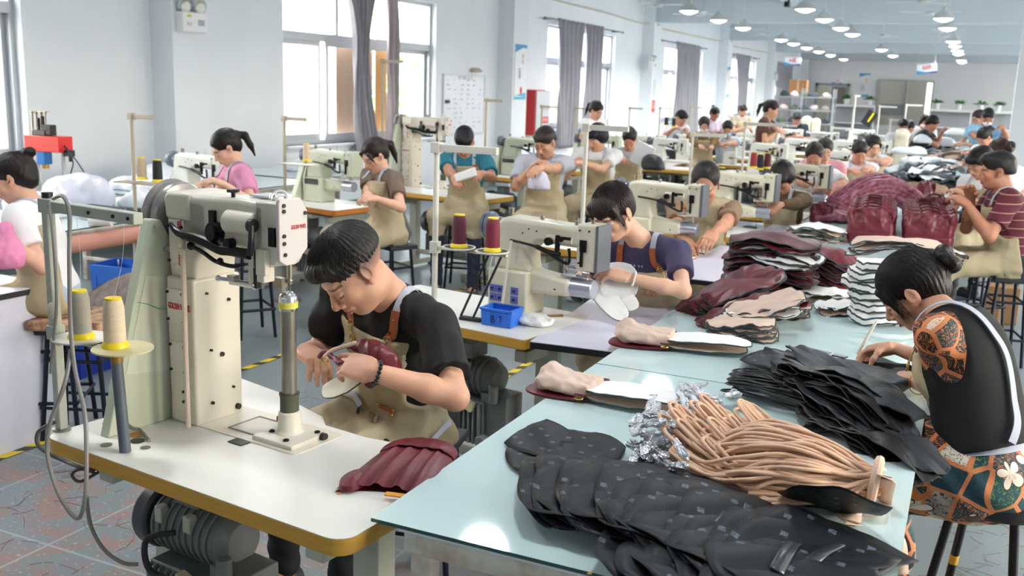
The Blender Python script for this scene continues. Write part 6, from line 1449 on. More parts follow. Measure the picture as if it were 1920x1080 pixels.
# the round stool of the woman in the flowered dress
r = empty('round_stool', (.18, 3.2, 0), 0, 'tall round black stool with yellow taped legs under the woman in the flowered dress', 'stool')
MB().lathe((0, 0, .555), [(0, 0), (.165, 0), (.175, .012), (.17, .035), (.12, .045), (0, .045)], 32).build('seat', mat('seat_black', '17181b', rough=.4), r)
for k in range(4):
    a = k*PI/2+.5; p0 = Vector((.12*math.cos(a), .12*math.sin(a), .56)); p1 = Vector((.22*math.cos(a), .22*math.sin(a), 0)); lg = MB().tube([p0, p1], .0135, 12).build('leg', mat('stool_black', '16171a', rough=.35, metal=.3), r)
    MB().tube([p0+(p1-p0)*.47, p0+(p1-p0)*.53], .0145, 12).build('yellow_tape', mat('tape_gold', 'c99a24', rough=.5), lg)
ring = MB()
for k in range(4):
    a, c = k*PI/2+.5, (k+1)*PI/2+.5; ring.tube([(.19*math.cos(a), .19*math.sin(a), .17), (.19*math.cos(c), .19*math.sin(c), .17)], .007, 8)
ring.build('foot_ring', MATS['stool_black'], r)
put_stool(-1.735, 2.98, .2, 'black stool under the man in the black T-shirt', .49); put_stool(-1.30, 4.66, .1, 'black stool under the woman in purple')
# ------------------------------------------------------------------ everybody else, farther back
def worker(label, px, py, dist, f, lean=.25, stand=False, seat=.46, wl=None, wr=None, stoolname=None, **k):
    hc = PD(px, py, dist); s = k.pop('s', .96); f = Vector(f).normalized(); f.z = 0; f.normalize()
    neck = hc-(f*.06+Vector((0, 0, .115)))*s
    if stand: seat = .84*s
    pz = seat+.09*s; dz = neck.z-pz; TL = .47*s
    if dz > TL*.98 and not stand: seat = neck.z-TL*.98-.09*s; pz = seat+.09*s; dz = neck.z-pz
    hz = math.sqrt(max(TL*TL-dz*dz, .0009)) if dz < TL else .03
    base = (neck.x-f.x*hz, neck.y-f.y*hz, 0)
    k.setdefault('h', .011 if dist < 9 else .015 if dist < 13 else .02)
    o, J = person(label, base, f, seat=seat, s=s, torso=neck, head=hc, wl=wl, wr=wr, legs='stand' if stand else 'sit', **k)
    if not stand: put_stool(base[0], base[1], math.atan2(-f.x, f.y), stoolname or 'black stool under the '+label.split(' with ')[0].split(' in front')[0].split(' at ')[0][:60], seat)
    return o, J
LEFT = -RGT; LEFT.z = 0; CAMW = -FWD; CAMW.z = 0
def D_(l, c): v = LEFT*l+CAMW*c; v.z = 0; return v.normalized()
# left edge
_, JL = worker('woman in white T-shirt with high bun at the left edge holding pink cloth', 26, 336, 4.65, D_(1, .15), hairs='high bun', hcol='1f1716', shirt='e8e8ea', pants='a9bdd0', skin='d9a990', head_pitch=.35,
       wl=PD(-8, 440, 4.4), wr=PD(-20, 430, 4.7), pole_l=Vector((.6, .3, -.8)), h=.008, seed=11, apron_top=.36, apron_w=.17, acut=-.06, shoe='2b5ea8', seat=.46)
worker('woman in pink T-shirt with ponytail bent over the pale machine', 424, 278, 6.55, D_(.85, .5), hairs='pony', hcol='1a1514', shirt='d38cae', pants='23283a', shorts=True, skin='dfb29a', head_pitch=.6, s=.95,
       wl=PD(420, 345, 6.2), wr=PD(385, 348, 6.35), seed=12, h=.01, apron_top=.3)
worker('woman with ponytail in brown T-shirt with pinkish sleeves behind the green machine', 703, 292, 7.0, D_(.75, .65), hairs='pony side', hcol='221816', shirt='6f5d50', sleeve='short', pants='4b4e57', skin='d9a990', head_pitch=.55, s=.96,
       wl=PD(705, 372, 6.6), wr=PD(690, 366, 6.75), seed=13, h=.01, apron_top=.42)
worker('man in teal T-shirt and apron holding a white panel below the whiteboard', 871, 266, 8.3, D_(.15, 1), hairs='short', hcol='15141a', shirt='1d7185', pants='232a3d', skin='c48d70', head_pitch=.85, s=1.0,
       wl=PD(905, 325, 7.9), wr=PD(855, 335, 7.9), seed=14, apron_top=.4, h=.011)
worker('man in light grey T-shirt with apron and bare knees at the green machine', 1022, 268, 8.0, D_(.1, 1), head_yaw=-.45, knee_spread=.08, hairs='short', hcol='2e2622', shirt='b1b2bd', pants='2a2a2e', shorts=True, skin='c99678', head_pitch=.5, s=1.0,
       wl=PD(1012, 315, 7.6), wr=PD(1000, 312, 7.8), seed=15, apron_top=.36)
worker('woman in white T-shirt and apron turned toward the window row machines', 1119, 258, 8.8, D_(.35, .95), head_yaw=-.6, knee_spread=.08, hairs='bob', hcol='15131a', shirt='e4e2e4', pants='d9a98f', skin='d9a68a', head_pitch=.5, shorts=True,
       wl=PD(1090, 305, 8.5), wr=PD(1080, 303, 8.7), seed=16, apron_top=.4)
worker('woman in white T-shirt standing and leaning in front of the second window', 1118, 208, 12.6, D_(-.6, .7), stand=True, hairs='pony', hcol='221816', shirt='ececec', pants='3b3b44', skin='cf9f84', head_pitch=.5, apron=False, seed=17,
       wl=PD(1095, 250, 12.4), wr=PD(1150, 240, 12.3))
worker('seated worker with dark hair holding a white sheet and black bag', 1180, 262, 10.6, D_(.2, 1), hairs='low bun', hcol='1c1614', shirt='b9bcc0', pants='2c2c33', skin='d0967a', head_pitch=.6, seed=18, wl=PD(1200, 295, 10.2), wr=PD(1165, 296, 10.2))
# right-hand row of machines
worker('middle-aged man in brown T-shirt with combed-over hair behind the third machine', 1322, 345, 6.55, D_(.25, 1), hairs='combover', hcol='1d1817', shirt='8a6f58', pants='2b2b31', skin='c58d70', head_pitch=.62, s=1.04, hsc=1.1,
       wl=PD(1332, 445, 6.05), wr=PD(1285, 450, 6.2), pole_l=Vector((.95, 0, -.3)), seed=20, h=.008, apron_top=.5, stubble=.35, apron_w=.14)
worker('woman with short dark hair and grey headband in olive sweater at the fourth machine', 1466, 334, 7.65, D_(.6, .8), hairs='bob', hcol='17120f', shirt='5a4528', sleeve='long', pants='26262b', skin='b98065', head_pitch=.8, s=.96,
       wl=PD(1460, 384, 7.2), wr=PD(1428, 376, 7.3), hsc=1.08, seed=21, h=.009, apron_top=.42, pole_l=Vector((.9, 0, -.4)))
worker('balding man in white shirt holding dark red leather at the fifth machine', 1526, 294, 8.9, D_(.3, 1), hairs='combover', hcol='2a2422', shirt='e6e6ea', pants='2b2b31', skin='c48a6e', head_pitch=.75, s=1.0,
       wl=PD(1560, 350, 8.5), wr=PD(1530, 350, 8.5), pole_l=Vector((.95, 0, -.2)), seed=22, h=.009, apron=False)
worker('face of a worker with tied hair half hidden behind the balding man', 1546, 284, 9.6, D_(.1, 1), hairs='low bun', hcol='2b2220', shirt='c98a94', pants='2b2b31', skin='d0a088', head_pitch=.3, seed=23, apron=False)
worker('young woman in white T-shirt with parted hair at the middle table, left of two', 1611, 287, 10.3, D_(.05, 1), hairs='low bun', hcol='1b1412', shirt='e8e6e8', pants='2b2b31', skin='c98f74', head_pitch=.55, seed=24, wl=PD(1625, 315, 9.9), wr=PD(1598, 318, 9.9), h=.011)
worker('young woman in white T-shirt leaning on her arm, right of two at the middle table', 1637, 275, 10.8, D_(-.1, 1), hairs='low bun side', hcol='1b1412', shirt='ecebee', pants='2b2b31', skin='d9a78c', head_pitch=.35, seed=25, wl=PD(1668, 296, 10.3), wr=PD(1655, 300, 10.3), h=.011)
worker('woman with ponytail in brown top and apron standing at the far machines', 1446, 206, 12.9, D_(-.8, .35), stand=True, hairs='pony', hcol='1a1412', shirt='5e3c33', pants='4a4540', skin='d09c80', head_pitch=.35, seed=26, wl=PD(1462, 245, 12.6), wr=PD(1458, 247, 12.8), h=.014)
worker('man in white T-shirt bent over under the third window', 1277, 222, 15.2, D_(-.5, .7), hairs='short', hcol='19191c', shirt='e9e9ec', pants='33333a', skin='c08a6d', head_pitch=.6, seed=27, apron=False, wl=PD(1287, 242, 14.8), wr=PD(1262, 242, 14.8))
worker('masked woman with long dark hair and mustard sleeves behind a yellow-edged table', 1320, 236, 13.6, D_(.1, 1), hairs='low bun side', hcol='241b18', shirt='7d5f2c', sleeve='long', pants='33333a', skin='d0a088', head_pitch=.3, seed=28, mask='e8e6da', wl=PD(1335, 275, 13.2), wr=PD(1315, 275, 13.2))
worker('person with tied hair in lilac top in front of the wall between windows', 1340, 214, 17.5, D_(-.4, .8), hairs='high bun', hcol='241b1b', shirt='c9b8cc', pants='33333a', skin='b98068', head_pitch=.5, seed=29, apron=False)
worker('masked man in pale blue shirt behind the yellow-edged table', 1364, 243, 14.0, D_(.2, 1), hairs='short', hcol='18181c', shirt='bccad9', pants='33333a', skin='c99276', head_pitch=.35, seed=30, mask='9fc4e4', apron=False, wl=PD(1366, 268, 13.6), wr=PD(1350, 268, 13.6))
worker('woman in beige top working in front of the fourth window', 1393, 208, 19.5, D_(-.3, .9), hairs='pony', hcol='241b18', shirt='b0a38c', pants='33333a', skin='d0a088', head_pitch=.6, seed=31)
worker('person in dark top bent over white plastic near the far shelves', 1494, 222, 18.0, D_(.1, .9), hairs='short', hcol='191a1d', shirt='20323a', pants='33333a', skin='b98068', head_pitch=.8, seed=32, apron=False)
# right side of the long table
worker('man in dark red striped polo and apron seated at the right of the table', 1868, 322, 6.6, D_(1, -.25), hairs='short', hcol='231f1e', shirt='5c1a2a', pants='1b2233', skin='bb8063', head_pitch=.12, s=1.04, seat=.55, fat=1.12,
       wl=PD(1815, 385, 6.5), wr=PD(1822, 370, 6.75), seed=33, h=.008, apron_top=.38, stubble=.4, stoolname='tall black metal stool under the man in the striped polo', shirt_cb=None)
worker('woman with glasses and short black hair in white T-shirt beside the striped man', 1838, 306, 7.45, D_(.9, .3), hairs='bob', hcol='17161a', shirt='e9e9e9', pants='2b2b31', skin='cf9c80', head_pitch=.5, seed=34, h=.009, glasses=True, wl=PD(1812, 365, 7.3), wr=PD(1800, 360, 7.5), seat=.5, stoolname='black stool under the woman with glasses')
worker('woman with brown hair in a clip behind the woman with glasses', 1872, 288, 8.4, D_(.3, -.9), hairs='low bun', hcol='3a241d', shirt='d9d9dd', pants='2b2b31', skin='cf9c80', head_pitch=.3, seed=35, apron=False, wl=PD(1850, 330, 8.2), wr=PD(1890, 340, 8.4))
worker('masked man in light blue polo standing at the far right', 1852, 221, 13.6, D_(.25, .95), stand=True, hairs='short', hcol='18181c', shirt='8ec0df', pants='6fa3c9', skin='b9805f', head_pitch=.55, seed=36, mask='efeff1', apron=False, wl=PD(1880, 240, 13.2), wr=PD(1838, 262, 13.2), h=.012, s=1.0)
worker('person in light blue shirt partly behind the masked man', 1834, 222, 14.6, D_(.9, .3), stand=True, hairs='low bun', hcol='3a2a26', shirt='a9cfe3', pants='3b3b44', skin='c99a80', head_pitch=.4, seed=37, apron=False)
worker('woman in white T-shirt with small bun leaning over the heap at the far right', 1846, 258, 12.2, D_(.85, .3), stand=False, seat=.5, hairs='low bun', hcol='1f1718', shirt='e9e6e4', pants='2b2b31', skin='c99276', head_pitch=.75, seed=38, apron=False, wl=PD(1825, 290, 12.0), wr=PD(1818, 288, 12.2), stoolname='black stool under the woman leaning over the heap')
worker('masked worker facing forward at the far middle table, left', 1693, 238, 15.5, D_(0, 1), hairs='short', hcol='1b191b', shirt='dfe0e2', pants='33333a', skin='c48d70', head_pitch=.4, seed=39, mask='e8e8ea')
worker('dark-haired worker just right of the masked worker at the far middle table', 1705, 240, 17.0, D_(-.2, 1), hairs='low bun', hcol='1b191b', shirt='23262e', pants='33333a', skin='b98068', head_pitch=.6, seed=40)
worker('masked worker in white behind the woman in black at the far heap', 1733, 228, 17.5, D_(.2, 1), hairs='short', hcol='1a1719', shirt='dfe0e2', pants='33333a', skin='c48d70', head_pitch=.4, seed=41, mask='e8e8ea', apron=False)
worker('woman in black T-shirt reaching into the far heap', 1748, 232, 15.0, D_(-.8, .5), stand=True, hairs='pony', hcol='1a1412', shirt='1b1c22', pants='2b2b31', skin='b98068', head_pitch=.6, seed=42, apron=False, wl=PD(1768, 246, 14.8), wr=PD(1766, 248, 15.0))
shirt_text(JL['shirt'], JL, 'LINE', .045, mat('print_brick', 'b55a48', rough=.8), P(28, 484, 3.95), RGT, UPV, name='apron_print', bold=0, o_=.024)
shirt_text(JL['shirt'], JL, 'UNIVERSITY', .03, mat('print_green', '1f6b52', rough=.8), P(60, 425, 3.95), RGT, UPV, name='apron_print', bold=0, o_=.012)
# stripes of the polo are part of its cloth
st = MATS['cloth_5c1a2a']; N = st.node_tree.nodes; L = st.node_tree.links; b = N['Principled BSDF']
tc = N.new('ShaderNodeTexCoord'); wv = N.new('ShaderNodeTexWave'); wv.bands_direction = 'Z'; wv.inputs['Scale'].default_value = 5.5; wv.inputs['Distortion'].default_value = .6; wv.inputs['Detail'].default_value = 1; L.new(tc.outputs['Object'], wv.inputs['Vector'])
rp = N.new('ShaderNodeMapRange'); rp.inputs[1].default_value = .965; rp.inputs[2].default_value = .985; L.new(wv.outputs['Fac'], rp.inputs[0]); mx = N.new('ShaderNodeMixRGB'); mx.inputs[1].default_value = lin('5c1a2a')+(1,); mx.inputs[2].default_value = lin('b58a78')+(1,); L.new(rp.outputs[0], mx.inputs[0])
for l_ in list(b.inputs['Base Color'].links): L.remove(l_)
L.new(mx.outputs[0], b.inputs['Base Color'])
# ------------------------------------------------------------------ leather panels, bags, cords, fabric
mar = mat('leather_maroon', '6b1a28', rough=.4, noise=.18, nscale=14, bump=.12, bscale=90); mar_d = mat('leather_maroon_dark', '54141f', rough=.36, noise=.15, nscale=12, bump=.1, bscale=80)
whitec = mat('lining_white', 'efeeec', rough=.6); beige = mat('lining_beige', 'd6bcab', rough=.75, noise=.07, nscale=20); rimk = mat('zip_tape_dark', '2c3436', rough=.6); rimg = mat('zip_tape_green', '2b4544', rough=.6); ivory = mat('leather_ivory', 'e6e2d0', rough=.45)
blackf = mat('nylon_black', '1c1f24', rough=.5, noise=.12, nscale=9)
def outline(kind, a, b, t):
    c, s = math.cos(t), math.sin(t)
    if kind == 'bag':                                    # rounded trapezoid: wide rounded end, narrow waist end
        n = 3.2; r_ = (abs(c)**n+abs(s)**n)**(-1/n); x, y = r_*c, r_*s; return a*x, b*y*(1+.18*x-.12*x*x)
    if kind == 'shoe':
        n = 2.6; r_ = (abs(c)**n+abs(s)**n)**(-1/n); x, y = r_*c, r_*s; return a*x, b*y*(.86-.22*x+.22*math.cos(x*2.6))
    n = 2.6; r_ = (abs(c)**n+abs(s)**n)**(-1/n); return a*r_*c, b*r_*s
def panel_mb(kind, a, b, zf, th=.004, seg=56, rings=8, rim=.03, side_m=2, ruf=0., seed=0):
    mb = MB(); R_ = [i/rings*(1-rim) for i in range(rings)]+[1-rim, 1.0]; nr = len(R_); V = []; rr = random.Random(seed); ph = [rr.uniform(0, 6) for _ in range(4)]
    for side in (1, -1):
        for k, r_ in enumerate(R_):
            for j in range(seg):
                t = 2*PI*j/seg; e = 1+ruf*1.6*math.sin(3*t+ph[3]); x, y = outline(kind, a*r_*e, b*r_*e, t); ed = ruf*r_**3*(math.sin(4*t+ph[0])*.5+.35*math.sin(9*t+ph[1])+.25*math.sin(17*t+ph[2])); tt = th if k < nr-1 else th*.55
                V.append(Vector((x, y, zf(x, y)+ed*(1 if side > 0 else .85)+side*tt/2+(.0006*(-1)**j if k == nr-1 else 0))))
    n1 = nr*seg
    for side in (0, 1):
        for k in range(nr-1):
            F = []
            for j in range(seg):
                q = [side*n1+k*seg+j, side*n1+k*seg+(j+1) % seg, side*n1+(k+1)*seg+(j+1) % seg, side*n1+(k+1)*seg+j]; F.append(q if side == 0 else q[::-1])
            mb.f += F; mb.mi += [2 if k == nr-2 else side]*len(F)
    mb.f += [[(nr-1)*seg+j, (nr-1)*seg+(j+1) % seg, n1+(nr-1)*seg+(j+1) % seg, n1+(nr-1)*seg+j] for j in range(seg)]; mb.mi += [side_m]*seg
    mb.v = V; return mb
def wave(seed, amp, sag=0., fx=9., ruffle=0.):
    r = random.Random(seed); p = [r.uniform(0, 6) for _ in range(4)]
    return lambda x, y: amp*(math.sin(x*fx+p[0])+.6*math.sin(y*fx*1.6+p[1])+.5*math.sin((x+y)*fx*2.1+p[2]))-sag*(x*x*2+y*y)+ruffle*math.sin(y*60+p[3])*max(0, x-.06)*4
PROT = {}
def panel(kind, a, b, seed, mats, amp=.006, sag=.0, th=.004, ruffle=0., name='leather_piece', fx=9., ruf=.012):
    key = (kind, a, b, seed, mats[0].name, mats[1].name, amp, sag, ruffle)
    if key not in PROT:
        o = panel_mb(kind, a, b, wave(seed, amp, sag, fx, ruffle), th, side_m=1 if th > .01 else 2, rim=.012 if th > .01 else .03, ruf=ruf, seed=seed).build(name, list(mats), smooth=50); PROT[key] = o; return o
    c = PROT[key].copy(); COL.objects.link(c); return c
NUMW = 'topmost second third fourth fifth sixth seventh eighth ninth tenth eleventh twelfth thirteenth fourteenth fifteenth sixteenth seventeenth eighteenth nineteenth twentieth'.split()
def ORD(i): return NUMW[i] if i < 20 else 'twenty-'+'first second third fourth fifth sixth seventh eighth ninth'.split()[i-20] if i < 29 else 'thirtieth'
def stack(n, base, dz, kind, a, b, mats_list, label, group, rz=0., rzj=.12, xyj=.02, tilt=(0, 0), tj=.04, lean=(0, 0), variants=5, amp=.006, sag=0., seed=1, cat='bag panel', th=.004, ruffle=0., name='leather_piece', toplabel=None, fx=9., ruf=.012):
    rng = random.Random(seed); base = Vector(base)
    for i in range(n):
        o = panel(kind, a, b, seed*10+i % variants, mats_list[i % len(mats_list)], amp, sag, th, ruffle, name, fx, ruf)
        o.location = base+Vector((lean[0]*i+rng.uniform(-xyj, xyj), lean[1]*i+rng.uniform(-xyj, xyj), dz*i))
        o.rotation_euler = (tilt[0]+rng.uniform(-tj, tj), tilt[1]+rng.uniform(-tj, tj), rz+rng.uniform(-rzj, rzj))
        top_ = toplabel and i == n-1
        tag(o, toplabel if top_ else label+', '+ORD(n-1-i)+' from the top', cat, group)
MM = (mar, whitec, rimk); MD = (mar_d, beige, rimk); MW = (whitec, beige, rimk); MB_ = (beige, whitec, rimk); MI = (whitec, whitec, rimg)
# dark red pile on the third glass table
b0 = PZ(1385, 590, GZ)
stack(26, (-.86, 4.98, GZ+.02), .0108, 'bag', .215, .15, [MM, MD, MM], 'dark red leather panel in the tall pile', 'dark red panels in the tall pile', rz=.15, rzj=.22, xyj=.028, tilt=(.08, -.03), amp=.009, sag=.45, seed=3, toplabel='topmost dark red leather panel of the tall pile')
stack(5, (-.83, 4.96, GZ+.19), .009, 'bag', .2, .145, [(whitec, mar, rimk)], 'white-lined panel inside the tall dark red pile', 'white panels in the dark red pile', rz=-.1, rzj=.3, xyj=.04, amp=.008, sag=.5, seed=4)
stack(17, (-.62, 5.36, GZ+.015), .0105, 'bag', .16, .13, [MM, MD], 'dark red panel in the rounded right pile', 'dark red panels in the right pile', rz=-.5, rzj=.25, xyj=.015, tilt=(-.1, .12), amp=.008, sag=.9, seed=5)
stack(15, (-1.02, 4.36, GZ+.035), .0085, 'bag', .19, .12, [MM, MD, (mar, beige, rimk)], 'ruffled dark red panel in the slanting front heap', 'ruffled dark red panels in the front heap', rz=.75, rzj=.08, xyj=.008, tilt=(.12, -.38), tj=.03, lean=(.012, -.004), amp=.005, sag=.2, seed=6, ruffle=.02)
stack(11, (-.86, 4.12, GZ+.035), .0085, 'bag', .17, .11, [MD, (beige, whitec, rimk), MM], 'panel in the low heap before the dark red pile', 'mixed panels at the front of the pile', rz=.6, rzj=.1, xyj=.01, tilt=(.1, -.28), tj=.03, lean=(.014, -.004), amp=.005, sag=.1, seed=7, ruffle=.018)
stack(8, (-.70, 4.28, GZ+.02), .009, 'bag', .15, .1, [MM, (beige, mar, rimk)], 'small dark red panel right of the slanting heap', 'small panels right of the slanting heap', rz=.4, rzj=.15, xyj=.02, tilt=(.05, -.2), amp=.006, sag=.2, seed=8, ruffle=.02)
stack(7, (-.76, 3.93, GZ+.008), .0105, 'oval', .14, .1, [MB_], 'rounded beige pouch stacked before the dark red pile', 'rounded beige pouches', rz=.25, rzj=.03, xyj=.005, tilt=(0, -.08), tj=.01, amp=.002, sag=.25, seed=9, th=.008, name='lining_pouch', cat='lining pouch', lean=(-.002, -.003), toplabel='topmost rounded beige pouch with white edge')
stack(3, (-.72, 4.06, GZ+.075), .012, 'bag', .16, .09, [MW], 'white and beige panel across the dark red pile', 'white panels across the pile', rz=.35, rzj=.15, amp=.006, sag=.1, seed=10, tilt=(0, -.1))
# white bag bodies: two on the near tables (pouch + panel + dark red flap)
def white_bag(label, pos, rz, s=1.):
    r = empty('unfinished_bag', pos, rz, label, 'bag')
    MBp = panel_mb('oval', .165*s, .082*s, wave(3, .0015), .006, ruf=.003); MBp.xf = None
    for v in MBp.v: v.x += .13*s; v.z += .035*s+.012*math.sin(v.x*9)
    MBp.build('front_panel', [whitec, whitec, rimg], r, smooth=50)
    q = panel_mb('oval', .16*s, .08*s, wave(4, .002), .006, ruf=.004)
    for v in q.v: v.x += .12*s; v.z += .014*s
    q.build('back_panel', [beige, whitec, rimg], r, smooth=50)
    pr_ = Rec(); pr_.ell((-.1*s, .0, .034*s), (.11*s, .08*s, .024*s), k=0); pr_.ell((-.17*s, .03*s, .05*s), (.045*s, .045*s, .034*s), k=.03); pr_.box((-.08*s, .0, .035*s), (.09*s, .065*s, .022*s), None, k=.02)
    V, F = pr_.mesh(.0045, warp=lambda p: .012*(np.abs(vnoise(p, 26, 2))-.3)+.007*np.abs(vnoise(p, 55, 5))); np_mesh('lining_pouch', V, F, beige, r)
    q = panel_mb('bag', .13*s, .075*s, wave(5, .002), .008)
    for v in q.v: v.x = -v.x-.09*s; v.y -= .02*s; v.z += .008
    q.build('flap', [mar, mar, mar_d], r, smooth=50)
    for sy in (-1, 1):
        tb = MB().box((-.005*s, sy*.085*s-.0, .03*s), (.03, .04, .006), rot=Matrix.Rotation(.3*sy, 3, 'X')).build('ring_tab', mar, r, bevel=.002)
        MB().tube([(.0*s+.013*math.cos(a), sy*.108*s+.012*math.sin(a), .026*s) for a in [k*PI/8 for k in range(16)]], .0022, 8, closed=True).build('ring', brass, tb)
    return r
white_bag('white bag body with beige pouch at the left edge of the second glass table', PZ(1255, 650, GZ+.0), .12, 1.06); white_bag('white bag body with crumpled beige pouch and dark red flap on the nearest glass table', PZ(1112, 745, GZ), -.08, 1.0)
# white and beige stacks farther along the glass tables
def wstack(n, px, py, label, group, rz=0., a=.19, b=.12, s=1, dz=.0105, ml=None, zoff=0., **k):
    p = PZ(px, py, GZ+zoff); stack(n, (p.x, p.y, GZ+.012+zoff), dz, 'bag', a, b, ml or [MW, MB_, MI], label, group, rz=rz, seed=s, **{**dict(rzj=.18, xyj=.02, amp=.008, sag=.35), **k})
wstack(9, 1530, 450, 'white or beige panel, far left stack beside the handbags', 'white panels, far left stack', .1, s=21, toplabel='topmost white panel of the far left stack')
wstack(12, 1525, 515, 'white or beige panel, stack behind the dark red pile', 'white panels behind the dark red pile', .2, s=22, toplabel='topmost white panel behind the dark red pile')
wstack(4, 1545, 560, 'pale panel, low stack beside the dark red pile', 'pale panels, low stack', .5, s=23, a=.14)
wstack(4, 1575, 585, 'loose beige-lined panel beside the white bag stack', 'loose beige panels', 1.0, s=24, a=.13, b=.08)
wstack(8, 1655, 600, 'white bag body in the leaning right stack', 'white bag bodies in the leaning stack', .9, a=.17, b=.13, dz=.036, s=25, th=.036, amp=.004, sag=.3, rzj=.4, xyj=.035, tj=.1, ml=[(whitec, whitec, rimk), (whitec, whitec, rimg)], ruf=.008, toplabel='topmost white bag body of the leaning stack')
wstack(5, 1690, 468, 'long white panel above the leaning right stack', 'long white panels at the right', .25, a=.26, b=.12, s=26, amp=.006, lean=(.01, 0), zoff=.27)
# finished dark red handbags standing in two rows
def handbag(seed=1, w=.2, hh=.26, d=.09):
    r = empty('handbag', (0, 0, 0)); rc = Rec(); rc.ell((0, 0, hh*.32), (w, d, hh*.36), None, k=0); rc.box((0, 0, hh*.3), (w*.92, d*.85, hh*.29), None, k=.04); rc.ell((0, 0, hh*.66), (w*1.0, d*.95, hh*.36), None, k=.04)
    rc.ell((0, 0, hh*.94), (w*.8, d*.6, .03), k=.03)
    for q in (-1, 1): rc.ell((q*w*.86, 0, hh*.8), (.035, d*.9, .05), k=.04)
    def wp(p):
        x, z = p[:, 0], p[:, 2]; up_ = np.clip((z-hh*.38)/.08, 0, 1)
        return up_*(.02*np.abs(np.sin(x*20+vnoise(p, 6, seed)*1.8))-.008+.008*vnoise(p, 34, seed)+.006*np.abs(vnoise(p, 60, seed+1)))+.0035*(np.abs(z-hh*.37) < .005)+.003*vnoise(p, 18, seed+3)
    V, F = rc.mesh(.006, warp=wp); np_mesh('body', V, F, mar, r)
    MB().box((0, 0, hh+.0), (.045, .018, .004)).build('orange_tab', mat('tab_orange', 'e0962a', rough=.5), r)
    MB().tube(spline([(-.08, -d*.3, hh*.97), (-.06, -d*.5, hh+.012), (0, -d*.4, hh+.02), (.06, -d*.5, hh+.012), (.08, -d*.3, hh*.97)]), .006, 8).build('handle', mar_d, r)
    for q in (-1, 1): MB().tube([(q*w*.97+.0, -.02+.012*math.cos(a), hh*.62+.012*math.sin(a)) for a in [k*PI/6 for k in range(12)]], .002, 6, closed=True).build('ring', brass, r)
    return r
HB = [handbag(1), handbag(2)]
k = 0
for row, (xc_, lb) in enumerate(((-.56, 'left'), (-.2, 'right'))):
    for i in range(6):
        src = HB[row]; o = src if i == 0 else copy_tree(src)
        o.location = (xc_-.012*i, 7.0+.17*i, GZ); o.rotation_euler = (0, 0, .05*math.sin(i*2+row)); o.scale = (.79, .8, .95+.02*math.sin(i))
        tag(o, 'pleated dark red handbag in the %s row, %s from the front' % (lb, ['first', 'second', 'third', 'fourth', 'fifth', 'last'][i]), 'handbag', 'finished dark red handbags')
p = PD(1752, 372, 7.1); o = copy_tree(HB[0]); o.location = (p.x, p.y, GZ); o.rotation_euler = (0, 0, .1); o.scale = (.62, .7, 1.1); tag(o, 'dark red handbag with orange tab held by the striped-shirt man', 'handbag')
p = PD(1740, 322, 8.6); o = copy_tree(HB[1]); o.location = (p.x, p.y, GZ); o.rotation_euler = (0, 0, 1.0); o.scale = (.4, .6, 1.0); tag(o, 'slim dark red handbag standing behind the held one', 'handbag')
p = PD(1543, 372, 7.7); o = copy_tree(HB[1]); o.location = (p.x, p.y, .775); o.rotation_euler = (0, 0, .3); o.scale = (.45, .5, .62); tag(o, 'dark red leather piece in the hands of the bald man', 'handbag')
# crumpled heaps: one blended mesh per piece of cloth
def cloth_lump(label, c, r, m_, seed, h=.012, amp=.02, fr=18, cat='cloth', name='cloth_heap', n=5, kind=None, group=None, rot=0.):
    rng = random.Random(seed); rc = Rec(); c = Vector(c); R3 = rotz(rot)
    rc.ell(c+Vector((0, 0, r[2]*.2)), (r[0]*.8, r[1]*.8, r[2]*.8), R3, k=0)
    for _ in range(n): rc.ell(c+R3 @ Vector((rng.uniform(-.6, .6)*r[0], rng.uniform(-.6, .6)*r[1], rng.uniform(.0, .5)*r[2])), (r[0]*rng.uniform(.3, .6), r[1]*rng.uniform(.3, .6), r[2]*rng.uniform(.3, .6)), rotz(rng.uniform(0, 3)), k=.05)
    V, F = rc.mesh(h, warp=lambda p: amp*(vnoise(p, fr, seed)*.7+.5*np.abs(vnoise(p, fr*2.1, seed+2))-.2), planes=[((0, 0, c.z), (0, 0, -1))])
    o = np_mesh(name, V, F, m_, None, org=np.array(c)); return tag(o, label, cat, group, kind)
p = PD(1655, 365, 8.6)
def roll_bundle(label, p0, p1, n, rad, m_, group, seed, z0=GZ, arch=.12, cat='fabric piece', name='fabric_piece'):
    rng = random.Random(seed); p0, p1 = Vector(p0), Vector(p1); d = (p1-p0); s = Vector((-d.y, d.x, 0)).normalized()
    for i in range(n):
        u = (i % 6-2.5)*.055; z = z0+.03+(i//6)*.035; pts = []
        for k_ in range(6):
            t = k_/5; pts.append(p0+d*t+s*(u+rng.uniform(-.01, .01))+Vector((0, 0, z-p0.z+arch*math.sin(PI*t)*(.7+.3*math.cos(u*8)))))
        mb = MB(); sp_ = spline(pts, 3); mb.tube(sp_, [rad*(1+.2*math.sin(j*1.7+i)) for j in range(len(sp_))], 9)
        tag(mb.build(name, m_, smooth=60), label, cat, group)
marp = mat('leather_maroon_printed', '7a2038', rough=.4, noise=.5, nscale=26, col2='a86a7c', bump=.1)
roll_bundle('folded printed dark red fabric arched in the heap behind the handbags', (-1.0, 8.55, GZ), (-.35, 8.9, GZ), 22, .032, marp, 'printed dark red fabric', 3, arch=.2)
roll_bundle('folded printed dark red fabric lying low left of the handbags', (-1.1, 8.1, GZ), (-.75, 8.2, GZ), 6, .03, marp, 'printed dark red fabric, low', 4, arch=.02)
brn = mat('paper_brown', '8a6f56', rough=.8, noise=.25, nscale=14)
